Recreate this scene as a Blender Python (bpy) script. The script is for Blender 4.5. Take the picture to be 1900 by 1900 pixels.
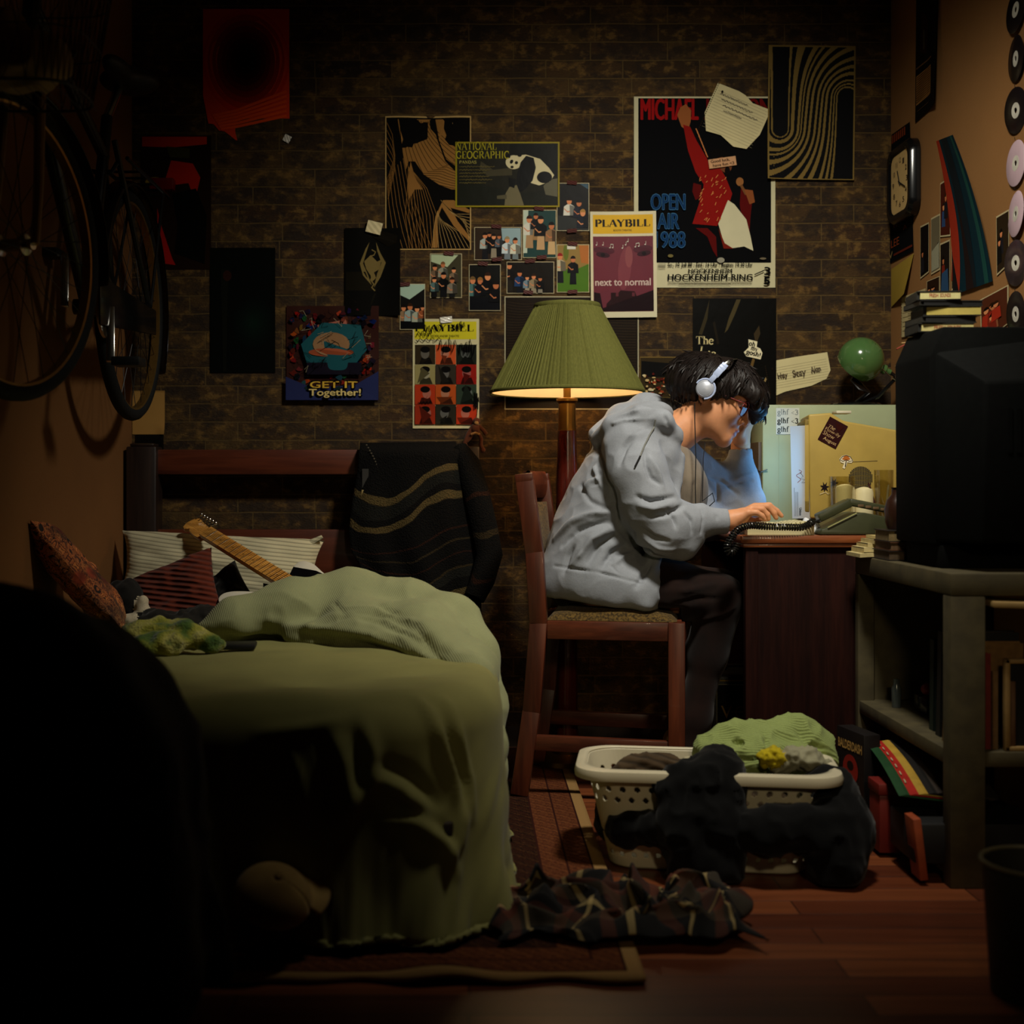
import bpy, bmesh, math, random
import numpy as np
from mathutils import Vector, Matrix, Euler
from mathutils.bvhtree import BVHTree
PI = math.pi
random.seed(7)
for o in list(bpy.data.objects):
    bpy.data.objects.remove(o)
SC = bpy.context.scene
COL = SC.collection

# ------------------------------------------------------------------ camera, world, lights, exposure
CAM_D, CAM_Z, F = 4.4, 0.908, 2398.0
cam = bpy.data.cameras.new('camera')
cam.sensor_width = 36.0
cam.lens = F / 1900.0 * 36.0
cam.shift_x, cam.shift_y = 0.0421, -0.0316
cam.clip_start = 0.05
cam.dof.use_dof = True
cam.dof.focus_distance = 3.8
cam.dof.aperture_fstop = 2.4
cam_o = bpy.data.objects.new('camera', cam)
COL.objects.link(cam_o)
cam_o.location = (0, -CAM_D, CAM_Z)
cam_o.rotation_euler = (PI / 2, 0, 0)
SC.camera = cam_o
SC.view_settings.view_transform = 'Standard'
SC.view_settings.look = 'None'
SC.view_settings.exposure = 0.0
SC.view_settings.gamma = 1.0
SC.view_settings.use_curve_mapping = False
SC.cycles.use_denoising = True
SC.cycles.max_bounces = 6
SC.cycles.sample_clamp_indirect = 4.0
wd = bpy.data.worlds.new('night')
SC.world = wd
wd.use_nodes = True
wd.node_tree.nodes['Background'].inputs[0].default_value = (0.8, 1.0, 0.9, 1)
wd.node_tree.nodes['Background'].inputs[1].default_value = 0.0010

def light(name, kind, loc, target, energy, color, **kw):
    l = bpy.data.lights.new(name, kind)
    l.energy = energy
    l.color = color
    for k, v in kw.items():
        setattr(l, k, v)
    o = bpy.data.objects.new(name, l)
    COL.objects.link(o)
    o.location = loc
    if target is not None:
        o.rotation_euler = (Vector(target) - Vector(loc)).to_track_quat('-Z', 'Y').to_euler()
    return o

# a ceiling lamp over the chair and an added weaker front fill aimed towards the laundry basket
light('ceiling_lamp', 'SPOT', (0.72, -1.80, 2.52), (0.56, -0.50, 1.00), 185.0, (1.0, 0.945, 0.82),
      spot_size=math.radians(106), spot_blend=1.0, shadow_soft_size=0.14)
light('front_fill', 'SPOT', (0.60, -3.9, 1.45), (0.66, -1.0, 0.50), 30.0, (1.0, 0.80, 0.50),
      spot_size=math.radians(48), spot_blend=1.0, shadow_soft_size=0.10)

# ------------------------------------------------------------------ helpers
def P(px, py, d):
    """a point of the room seen at photo position (px, py) that stands d metres in front of the brick wall"""
    s = F / (CAM_D - d)
    return Vector(((px - 870.0) / s, -d, CAM_Z - (py - 890.0) / s))

def lin(c):
    return tuple((v / 255.0 / 12.92) if v / 255.0 <= 0.04045 else ((v / 255.0 + 0.055) / 1.055) ** 2.4 for v in c[:3])

def thing(name, label, cat, loc=(0, 0, 0), group=None, rot=(0, 0, 0)):
    o = bpy.data.objects.new(name, None)
    COL.objects.link(o)
    o.empty_display_size = 0.05
    o.location = loc
    o.rotation_euler = rot
    return tag(o, label, cat, group)

def tag(o, label, cat, group=None, kind=None):
    o['label'] = label
    o['category'] = cat
    if group: o['group'] = group
    if kind: o['kind'] = kind
    return o

def struct(o):
    o['kind'] = 'structure'
    return o

def attach(o, parent):
    """parent a mesh made in world coordinates to its thing"""
    o.parent = parent
    m = Matrix.Identity(4)
    q = parent
    chain = []
    while q is not None:
        chain.append(q)
        q = q.parent
    for q in reversed(chain):
        m = m @ q.matrix_parent_inverse @ q.matrix_basis
    o.matrix_parent_inverse = m.inverted()

def rot_to(v, up=(0, 0, 1)):
    v = Vector(v).normalized()
    u = Vector(up)
    if abs(v.dot(u)) > 0.99: u = Vector((0, 1, 0))
    s = v.cross(u).normalized()
    return s, v, s.cross(v)

class MB:
    """collects shapes; build() links them as ONE mesh object"""
    def __init__(s):
        s.v, s.f, s.m, s.sm, s.col = [], [], [], [], []
    def add(s, vs, fs, mi=0, smooth=False, col=None):
        n = len(s.v)
        s.v += [tuple(p) for p in vs]
        for f in fs:
            s.f.append([n + i for i in f]); s.m.append(mi); s.sm.append(smooth); s.col.append(col)
        return s
    def box(s, lo, hi, mi=0, bevel=0.0, R=None, at=None, seg=2, col=None):
        """axis-aligned box lo..hi; with R and at it is turned about the point at"""
        lo, hi = Vector(lo), Vector(hi)
        bm = bmesh.new()
        bmesh.ops.create_cube(bm, size=1.0)
        c, e = (lo + hi) / 2, hi - lo
        for v in bm.verts:
            v.co = Vector((v.co.x * e.x, v.co.y * e.y, v.co.z * e.z)) + c
        if bevel > 0:
            bmesh.ops.bevel(bm, geom=bm.edges[:], offset=min(bevel, min(e) * 0.45), segments=seg, profile=0.5, affect='EDGES')
        return s.bm(bm, mi, bevel > 0, R, at, col)
    def bm(s, bm, mi=0, smooth=False, R=None, at=None, col=None):
        bm.verts.index_update()
        vs = [v.co.copy() for v in bm.verts]
        if R is not None:
            at = Vector(at) if at is not None else Vector()
            vs = [R @ (v - at) + at for v in vs]
        s.add(vs, [[v.index for v in f.verts] for f in bm.faces], mi, smooth, col)
        bm.free()
        return s
    def beam(s, a, b, w, t, mi=0, bevel=0.003, up=(0, 0, 1)):
        """rectangular bar from a to b, w across, t along up"""
        a, b = Vector(a), Vector(b)
        sd, d, u = rot_to(b - a, up)
        L = (b - a).length
        bm = bmesh.new()
        bmesh.ops.create_cube(bm, size=1.0)
        for v in bm.verts: v.co = Vector((v.co.x * w, v.co.y * L, v.co.z * t))
        if bevel > 0:
            bmesh.ops.bevel(bm, geom=bm.edges[:], offset=min(bevel, min(w, t) * 0.4), segments=2, profile=0.5, affect='EDGES')
        c = (a + b) / 2
        for v in bm.verts: v.co = c + sd * v.co.x + d * v.co.y + u * v.co.z
        return s.bm(bm, mi, bevel > 0)
    def tube(s, pts, r, n=8, mi=0, caps=True, closed=False, flat=1.0, up=None):
        pts = [Vector(p) for p in pts]
        rs = list(r) if isinstance(r, (list, tuple)) else [r] * len(pts)
        N = len(pts)
        vs, fs = [], []
        ref = None
        for i, p in enumerate(pts):
            if closed: t = pts[(i + 1) % N] - pts[i - 1]
            else: t = pts[min(i + 1, N - 1)] - pts[max(i - 1, 0)]
            t = t.normalized() if t.length > 1e-9 else Vector((0, 0, 1))
            if ref is None:
                ref = Vector(up) if up is not None else Vector((0, 0, 1))
                if abs(ref.dot(t)) > 0.95: ref = Vector((0, 1, 0))
            a = (ref - t * ref.dot(t))
            a = a.normalized() if a.length > 1e-6 else t.orthogonal().normalized()
            ref = a
            b = t.cross(a)
            for k in range(n):
                th = 2 * PI * k / n
                vs.append(p + (a * math.cos(th) * flat + b * math.sin(th)) * rs[i])
        M = N if closed else N - 1
        for i in range(M):
            j = (i + 1) % N
            for k in range(n):
                l = (k + 1) % n
                fs.append([i * n + k, i * n + l, j * n + l, j * n + k])
        if caps and not closed:
            fs.append(list(range(n))[::-1]); fs.append([(N - 1) * n + k for k in range(n)])
        return s.add(vs, fs, mi, True)
    def lathe(s, prof, c, axis=(0, 0, 1), n=32, mi=0, close=False, a0=0.0, a1=2 * PI):
        """prof: (radius, height) pairs turned about axis through c"""
        sd, d, u = rot_to(axis, (0, 1, 0) if abs(Vector(axis).normalized().z) > 0.9 else (0, 0, 1))
        c = Vector(c)
        full = abs(a1 - a0 - 2 * PI) < 1e-6
        K = n if full else n + 1
        vs, fs = [], []
        for (r, h) in prof:
            for k in range(K):
                th = a0 + (a1 - a0) * k / n
                vs.append(c + d * h + (sd * math.cos(th) + u * math.sin(th)) * r)
        m = len(prof)
        for i in range(m if close else m - 1):
            j = (i + 1) % m
            for k in range(n):
                l = (k + 1) % K
                fs.append([i * K + k, j * K + k, j * K + l, i * K + l])
        return s.add(vs, fs, mi, True)
    def ball(s, c, r, mi=0, n=16, m=10, R=None):
        rr = Vector(r) if hasattr(r, '__len__') else Vector((r, r, r))
        c = Vector(c)
        vs, fs = [], []
        for i in range(m + 1):
            ph = PI * i / m
            for k in range(n):
                th = 2 * PI * k / n
                q = Vector((math.sin(ph) * math.cos(th) * rr.x, math.sin(ph) * math.sin(th) * rr.y, math.cos(ph) * rr.z))
                vs.append(c + (R @ q if R is not None else q))
        for i in range(m):
            for k in range(n):
                l = (k + 1) % n
                fs.append([i * n + k, (i + 1) * n + k, (i + 1) * n + l, i * n + l])
        return s.add(vs, fs, mi, True)
    def grid(s, fn, nu, nv, mi=0, smooth=True, keep=None):
        vs = [fn(i / nu, j / nv) for j in range(nv + 1) for i in range(nu + 1)]
        fs = []
        for j in range(nv):
            for i in range(nu):
                q = [j * (nu + 1) + i, j * (nu + 1) + i + 1, (j + 1) * (nu + 1) + i + 1, (j + 1) * (nu + 1) + i]
                if keep is None or keep((i + 0.5) / nu, (j + 0.5) / nv): fs.append(q)
        return s.add(vs, fs, mi, smooth)
    def prism(s, poly, o, ex, ey, depth, mi=0, bevel=0.0):
        """polygon (u, v) in the plane o, ex, ey pushed out by depth along ex x ey"""
        o, ex, ey = Vector(o), Vector(ex), Vector(ey)
        nz = ex.cross(ey).normalized()
        bm = bmesh.new()
        f = bm.faces.new([bm.verts.new(o + ex * u + ey * v) for u, v in poly])
        g = bmesh.ops.extrude_face_region(bm, geom=[f])
        for v in [e for e in g['geom'] if isinstance(e, bmesh.types.BMVert)]: v.co += nz * depth
        bmesh.ops.recalc_face_normals(bm, faces=bm.faces[:])
        if bevel > 0:
            bmesh.ops.bevel(bm, geom=bm.edges[:], offset=bevel, segments=2, profile=0.5, affect='EDGES')
        return s.bm(bm, mi, bevel > 0)
    def build(s, name, mats, parent=None, solid=0.0, sub=0, auto=35):
        me = bpy.data.meshes.new(name)
        me.from_pydata(s.v, [], s.f)
        if not isinstance(mats, (list, tuple)): mats = [mats]
        for m in mats: me.materials.append(m)
        me.polygons.foreach_set('material_index', s.m)
        me.polygons.foreach_set('use_smooth', s.sm)
        if any(c is not None for c in s.col):
            at = me.color_attributes.new('ink', 'FLOAT_COLOR', 'CORNER')
            buf = []
            for f, c in zip(s.f, s.col):
                buf += list((*(c or (0, 0, 0)), 1.0)) * len(f)
            at.data.foreach_set('color', buf)
        me.update()
        if auto and any(s.sm):
            try: me.set_sharp_from_angle(angle=math.radians(auto))
            except Exception: pass
        o = bpy.data.objects.new(name, me)
        COL.objects.link(o)
        if solid:
            md = o.modifiers.new('thick', 'SOLIDIFY'); md.thickness = solid; md.offset = 0
        if sub:
            md = o.modifiers.new('sub', 'SUBSURF'); md.levels = md.render_levels = sub
        if parent is not None: attach(o, parent)
        return o

def raw(name, V, Q, mats, parent=None, smooth=True, mi=None):
    me = bpy.data.meshes.new(name)
    V = np.asarray(V, np.float32); Q = np.asarray(Q, np.int32)
    k = Q.shape[1]
    me.vertices.add(len(V)); me.vertices.foreach_set('co', V.ravel())
    me.loops.add(Q.size); me.loops.foreach_set('vertex_index', Q.ravel())
    me.polygons.add(len(Q))
    me.polygons.foreach_set('loop_start', np.arange(0, Q.size, k, dtype=np.int32))
    if not isinstance(mats, (list, tuple)): mats = [mats]
    for m in mats: me.materials.append(m)
    if mi is not None: me.polygons.foreach_set('material_index', np.asarray(mi, np.int32))
    me.polygons.foreach_set('use_smooth', np.full(len(Q), smooth))
    me.update(calc_edges=True); me.validate()
    o = bpy.data.objects.new(name, me)
    COL.objects.link(o)
    if parent is not None: attach(o, parent)
    return o

def turn(o_list, piv, R):
    for o in o_list:
        for v in o.data.vertices: v.co = R @ (v.co - Vector(piv)) + Vector(piv)

def copy_tree(o, parent=None):
    c = o.copy(); COL.objects.link(c)
    if parent is not None: c.parent = parent
    for ch in list(o.children): copy_tree(ch, c)
    return c

# ------------------------------------------------------------------ smooth solids from distance fields
_rng = np.random.RandomState(3)
_LAT = _rng.rand(32, 32, 32).astype(np.float32)
def vnoise(p):
    p = np.asarray(p, np.float64)
    i = np.floor(p).astype(int); f = p - i
    f = f * f * (3 - 2 * f)
    r = 0
    for dx in (0, 1):
        for dy in (0, 1):
            for dz in (0, 1):
                w = (f[..., 0] if dx else 1 - f[..., 0]) * (f[..., 1] if dy else 1 - f[..., 1]) * (f[..., 2] if dz else 1 - f[..., 2])
                r = r + w * _LAT[(i[..., 0] + dx) % 32, (i[..., 1] + dy) % 32, (i[..., 2] + dz) % 32]
    return r * 2 - 1

class Field:
    def __init__(s, lo, hi, h):
        s.lo = np.array(lo, float); s.h = h
        s.n = np.ceil((np.array(hi, float) - s.lo) / h).astype(int) + 1
        s.D = np.full(s.n, 0.08, np.float32)
    def _blk(s, lo, hi):
        a = np.clip(np.floor((np.array(lo) - s.lo) / s.h).astype(int), 0, s.n - 1)
        b = np.clip(np.ceil((np.array(hi) - s.lo) / s.h).astype(int) + 1, 1, s.n)
        sl = tuple(slice(int(i), int(j)) for i, j in zip(a, b))
        ax = [(np.arange(i, j) * s.h + s.lo[k]).astype(np.float32) for k, (i, j) in enumerate(zip(a, b))]
        return sl, ax[0][:, None, None], ax[1][None, :, None], ax[2][None, None, :]
    def _op(s, sl, d, k, sub):
        a = s.D[sl]
        k = max(k, 1e-5)
        if sub:
            d = -d
            h = np.maximum(k - np.abs(a - d), 0) / k
            s.D[sl] = np.maximum(a, d) + h * h * k * 0.25
        else:
            h = np.maximum(k - np.abs(a - d), 0) / k
            s.D[sl] = np.minimum(a, d) - h * h * k * 0.25
    def cap(s, a, b, ra, rb=None, k=0.01, sub=False):
        rb = ra if rb is None else rb
        a, b = np.array(a, float), np.array(b, float)
        m = max(ra, rb) + k + 0.02
        sl, x, y, z = s._blk(np.minimum(a, b) - m, np.maximum(a, b) + m)
        ab = b - a; L = max(float(ab @ ab), 1e-9)
        t = np.clip(((x - a[0]) * ab[0] + (y - a[1]) * ab[1] + (z - a[2]) * ab[2]) / L, 0, 1)
        d = np.sqrt((x - a[0] - t * ab[0]) ** 2 + (y - a[1] - t * ab[1]) ** 2 + (z - a[2] - t * ab[2]) ** 2) - (ra + t * (rb - ra))
        s._op(sl, d, k, sub); return s
    def chain(s, pts, k=0.02, sub=False):
        for (p, r), (q, t) in zip(pts[:-1], pts[1:]): s.cap(p, q, r, t, k, sub)
        return s
    def ell(s, c, r, R=None, k=0.01, sub=False):
        """ellipsoid; R holds its three axes as rows"""
        c = np.array(c, float); r = np.array(r, float)
        R = np.eye(3) if R is None else np.array(R, float)
        m = np.sqrt((R ** 2 * (r ** 2)[:, None]).sum(0)) + k + 0.02
        sl, x, y, z = s._blk(c - m, c + m)
        dx, dy, dz = x - c[0], y - c[1], z - c[2]
        q = [R[i, 0] * dx + R[i, 1] * dy + R[i, 2] * dz for i in range(3)]
        k0 = np.sqrt(sum((q[i] / r[i]) ** 2 for i in range(3)))
        k1 = np.sqrt(sum((q[i] / r[i] ** 2) ** 2 for i in range(3)))
        s._op(sl, k0 * (k0 - 1) / np.maximum(k1, 1e-6), k, sub); return s
    def box(s, c, half, R=None, r=0.01, k=0.01, sub=False):
        c = np.array(c, float); half = np.array(half, float)
        R = np.eye(3) if R is None else np.array(R, float)
        m = (np.abs(R) * half[:, None]).sum(0) + k + 0.02
        sl, x, y, z = s._blk(c - m, c + m)
        dx, dy, dz = x - c[0], y - c[1], z - c[2]
        q = [np.abs(R[i, 0] * dx + R[i, 1] * dy + R[i, 2] * dz) - (half[i] - r) for i in range(3)]
        d = np.sqrt(sum(np.maximum(v, 0) ** 2 for v in q)) + np.minimum(np.maximum(np.maximum(q[0], q[1]), q[2]), 0) - r
        s._op(sl, d, k, sub); return s
    def mesh(s, smooth=1):
        D = s.D; n = s.n
        S = D < 0
        c = np.zeros(n - 1, np.int8)
        for i in (0, 1):
            for j in (0, 1):
                for k in (0, 1):
                    c += S[i:n[0] - 1 + i, j:n[1] - 1 + j, k:n[2] - 1 + k]
        cells = np.argwhere((c > 0) & (c < 8))
        idx = np.full(n - 1, -1, np.int32)
        idx[cells[:, 0], cells[:, 1], cells[:, 2]] = np.arange(len(cells))
        acc = np.zeros((len(cells), 3)); cnt = np.zeros(len(cells))
        cr = [(i, j, k) for i in (0, 1) for j in (0, 1) for k in (0, 1)]
        val = {q: D[cells[:, 0] + q[0], cells[:, 1] + q[1], cells[:, 2] + q[2]] for q in cr}
        for q in cr:
            for ax in range(3):
                if q[ax] == 0:
                    w = list(q); w[ax] = 1; w = tuple(w)
                    a, b = val[q], val[w]
                    m = (a < 0) != (b < 0)
                    t = np.where(m, a / np.where(m, a - b, 1), 0)
                    pt = np.tile(np.array(q, float), (len(cells), 1)); pt[:, ax] += t
                    acc[m] += pt[m]; cnt[m] += 1
        V = (cells + acc / cnt[:, None]) * s.h + s.lo
        Q = []
        for ax in range(3):
            sl0 = [slice(None)] * 3; sl1 = [slice(None)] * 3
            sl0[ax] = slice(0, n[ax] - 1); sl1[ax] = slice(1, n[ax])
            A, B = S[tuple(sl0)], S[tuple(sl1)]
            e = np.argwhere(A != B)
            u, w = (ax + 1) % 3, (ax + 2) % 3
            ok = (e[:, u] > 0) & (e[:, w] > 0) & (e[:, u] < n[u] - 1) & (e[:, w] < n[w] - 1)
            e = e[ok]
            ins = A[e[:, 0], e[:, 1], e[:, 2]]
            def at(du, dw):
                g = e.copy(); g[:, u] += du; g[:, w] += dw
                return idx[g[:, 0], g[:, 1], g[:, 2]]
            q = np.stack([at(-1, -1), at(0, -1), at(0, 0), at(-1, 0)], 1)
            q[~ins] = q[~ins][:, ::-1]
            Q.append(q)
        Q = np.concatenate(Q)
        Q = Q[(Q >= 0).all(1)]
        for _ in range(smooth): V = relax(V, Q)
        return V, Q

def relax(V, Q, w=0.5):
    acc = np.zeros_like(V); cnt = np.zeros(len(V))
    k = Q.shape[1]
    for i in range(k):
        a, b = Q[:, i], Q[:, (i + 1) % k]
        for ax in range(3):
            acc[:, ax] += np.bincount(a, V[b, ax], len(V)) + np.bincount(b, V[a, ax], len(V))
        cnt += np.bincount(a, minlength=len(V)) + np.bincount(b, minlength=len(V))
    return V * (1 - w) + w * acc / np.maximum(cnt, 1)[:, None]

def normals(V, Q):
    fn = np.cross(V[Q[:, 2]] - V[Q[:, 0]], V[Q[:, 3]] - V[Q[:, 1]])
    N = np.zeros_like(V)
    for i in range(4):
        for ax in range(3):
            N[:, ax] += np.bincount(Q[:, i], fn[:, ax], len(V))
    return N / np.maximum(np.linalg.norm(N, axis=1), 1e-12)[:, None]

def creases(V, Q, lines, facing=None):
    """press folds along lines: each (points, width, depth); depth < 0 raises a ridge"""
    N = normals(V, Q)
    off = np.zeros(len(V))
    for pts, w, dep in lines:
        pts = np.array([list(p) for p in pts], float)
        best = np.full(len(V), 1e9); tt = np.zeros(len(V))
        L = len(pts) - 1
        for i in range(L):
            a, ab = pts[i], pts[i + 1] - pts[i]
            t = np.clip(((V - a) @ ab) / max(ab @ ab, 1e-9), 0, 1)
            d = np.linalg.norm(V - a - t[:, None] * ab, axis=1)
            m = d < best
            best[m] = d[m]; tt[m] = (i + t[m]) / L
        fade = np.sin(PI * np.clip(tt * 0.9 + 0.05, 0, 1)) ** 0.6
        off += -dep * fade * np.exp(-(best / w) ** 2)
    return V + N * off[:, None]

def rumple(V, Q, amp, freq, seed=0.0, ridged=False):
    N = normals(V, Q)
    nz = vnoise(V * freq + seed)
    if ridged: nz = 1 - 2 * np.abs(nz) ** 0.7
    return V + N * (amp * nz)[:, None]

def ray_on(ob_V, ob_Q):
    bv = BVHTree.FromPolygons([Vector(v) for v in ob_V], [list(map(int, q)) for q in ob_Q])
    o = Vector((0, -CAM_D, CAM_Z))
    def f(px, py, lift=0.0, default=0.7):
        d = (P(px, py, 0.7) - o).normalized()
        h, n, i, t = bv.ray_cast(o, d)
        return (h - d * lift) if h is not None else P(px, py, default)
    return f

# ------------------------------------------------------------------ materials
def new_mat(name):
    m = bpy.data.materials.new(name)
    m.use_nodes = True
    nt = m.node_tree
    return m, nt, nt.nodes['Principled BSDF']

def node(nt, kind, **kw):
    n = nt.nodes.new(kind)
    for k, v in kw.items():
        if k in n.inputs.keys(): n.inputs[k].default_value = v
        else: setattr(n, k, v)
    return n

def mapped(nt, scale=(1, 1, 1), rot=(0, 0, 0)):
    tc = node(nt, 'ShaderNodeTexCoord')
    mp = node(nt, 'ShaderNodeMapping')
    mp.inputs['Scale'].default_value = scale
    mp.inputs['Rotation'].default_value = rot
    nt.links.new(tc.outputs['Object'], mp.inputs['Vector'])
    return mp.outputs['Vector']

def ramp(nt, fac, stops, interp='LINEAR'):
    r = node(nt, 'ShaderNodeValToRGB')
    r.color_ramp.interpolation = interp
    e = r.color_ramp.elements
    while len(e) < len(stops): e.new(0.5)
    for el, (p, c) in zip(e, stops):
        el.position = p; el.color = (*c, 1)
    nt.links.new(fac, r.inputs['Fac'])
    return r.outputs['Color']

def bump(nt, b, height, strength=0.3, dist=0.002):
    n = node(nt, 'ShaderNodeBump', Strength=strength, Distance=dist)
    nt.links.new(height, n.inputs['Height'])
    nt.links.new(n.outputs['Normal'], b.inputs['Normal'])
    return n

def mix(nt, fac, a, b, mode='MIX'):
    n = node(nt, 'ShaderNodeMix', data_type='RGBA', blend_type=mode)
    for s, v in ((0, fac), (6, a), (7, b)):
        if isinstance(v, (int, float)): n.inputs[s].default_value = v
        elif isinstance(v, tuple): n.inputs[s].default_value = (*v, 1)
        else: nt.links.new(v, n.inputs[s])
    return n.outputs[2]

def plain(name, rgb, rough=0.6, metal=0.0, var=0.12, scale=30, bmp=0.0, spec=0.5, coat=0.0, trans=0.0, ior=1.45, sheen=0.0, sss=0.0):
    m, nt, b = new_mat(name)
    v = mapped(nt, (scale,) * 3)
    nz = node(nt, 'ShaderNodeTexNoise', Scale=1.0, Detail=3.0)
    nt.links.new(v, nz.inputs['Vector'])
    c = lin(rgb)
    col = ramp(nt, nz.outputs['Fac'], [(0.3, tuple(x * (1 - var) for x in c)), (0.7, tuple(min(1, x * (1 + var)) for x in c))])
    nt.links.new(col, b.inputs['Base Color'])
    b.inputs['Roughness'].default_value = rough
    b.inputs['Metallic'].default_value = metal
    b.inputs['Specular IOR Level'].default_value = spec
    b.inputs['Coat Weight'].default_value = coat
    b.inputs['Transmission Weight'].default_value = trans
    b.inputs['IOR'].default_value = ior
    b.inputs['Sheen Weight'].default_value = sheen
    if sss:
        b.inputs['Subsurface Weight'].default_value = sss
        b.inputs['Subsurface Radius'].default_value = (0.008, 0.003, 0.0015)
        b.inputs['Subsurface Scale'].default_value = 1.0
    if bmp: bump(nt, b, nz.outputs['Fac'], bmp, 0.003)
    return m

def wood(name, dark, light_, scale=1.0, axis='Z', rough=0.4, coat=0.15):
    m, nt, b = new_mat(name)
    st = {'X': (1.2, 16, 16), 'Y': (16, 1.2, 16), 'Z': (16, 16, 1.2)}[axis]
    v = mapped(nt, tuple(s * scale for s in st))
    n1 = node(nt, 'ShaderNodeTexNoise', Scale=1.0, Detail=4.0, Distortion=0.6)
    n2 = node(nt, 'ShaderNodeTexNoise', Scale=5.0, Detail=3.0)
    nt.links.new(v, n1.inputs['Vector']); nt.links.new(v, n2.inputs['Vector'])
    c = ramp(nt, n1.outputs['Fac'], [(0.32, lin(dark)), (0.5, tuple((x + y) / 2 for x, y in zip(lin(dark), lin(light_)))), (0.68, lin(light_))])
    f = ramp(nt, n2.outputs['Fac'], [(0.42, (0.55, 0.5, 0.5)), (0.6, (1, 1, 1))])
    nt.links.new(mix(nt, 0.6, c, f, 'MULTIPLY'), b.inputs['Base Color'])
    b.inputs['Roughness'].default_value = rough
    b.inputs['Coat Weight'].default_value = coat
    bump(nt, b, n2.outputs['Fac'], 0.08, 0.001)
    return m

def cloth(name, rgb, rib=0.0, rib_dir=(1, 0, 0), weave=900.0, rough=0.9, var=0.12, rgb2=None, ribdepth=0.5, varscale=9.0, ribcol=0.3):
    """woven cloth; rib > 0 gives cords that many per metre along rib_dir"""
    m, nt, b = new_mat(name)
    tc = node(nt, 'ShaderNodeTexCoord')
    nz = node(nt, 'ShaderNodeTexNoise', Scale=varscale, Detail=4.0)
    nt.links.new(tc.outputs['Object'], nz.inputs['Vector'])
    fine = node(nt, 'ShaderNodeTexNoise', Scale=weave, Detail=1.0)
    nt.links.new(tc.outputs['Object'], fine.inputs['Vector'])
    c = lin(rgb); c2 = lin(rgb2) if rgb2 else tuple(x * (1 - 2 * var) for x in c)
    col = ramp(nt, nz.outputs['Fac'], [(0.35, c2), (0.65, c)])
    col = mix(nt, 0.35, col, ramp(nt, fine.outputs['Fac'], [(0.3, (0.45,) * 3), (0.65, (1,) * 3)]), 'MULTIPLY')
    h = fine.outputs['Fac']
    bs, bd = 0.25, 0.0006
    if rib:
        vm = node(nt, 'ShaderNodeVectorMath', operation='DOT_PRODUCT')
        nt.links.new(tc.outputs['Object'], vm.inputs[0])
        vm.inputs[1].default_value = tuple(Vector(rib_dir).normalized() * rib * 2 * PI)
        sn = node(nt, 'ShaderNodeMath', operation='SINE')
        nt.links.new(vm.outputs['Value'], sn.inputs[0])
        mr = node(nt, 'ShaderNodeMapRange')
        mr.inputs['From Min'].default_value = -1
        nt.links.new(sn.outputs[0], mr.inputs['Value'])
        h = mr.outputs['Result']
        col = mix(nt, ribcol, col, ramp(nt, h, [(0.0, (0.25,) * 3), (0.4, (1,) * 3)]), 'MULTIPLY')
        bs, bd = ribdepth, 0.4 / rib
    nt.links.new(col, b.inputs['Base Color'])
    b.inputs['Roughness'].default_value = rough
    b.inputs['Specular IOR Level'].default_value = 0.15
    b.inputs['Sheen Weight'].default_value = 0.08
    bump(nt, b, h, bs, bd)
    return m

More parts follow.
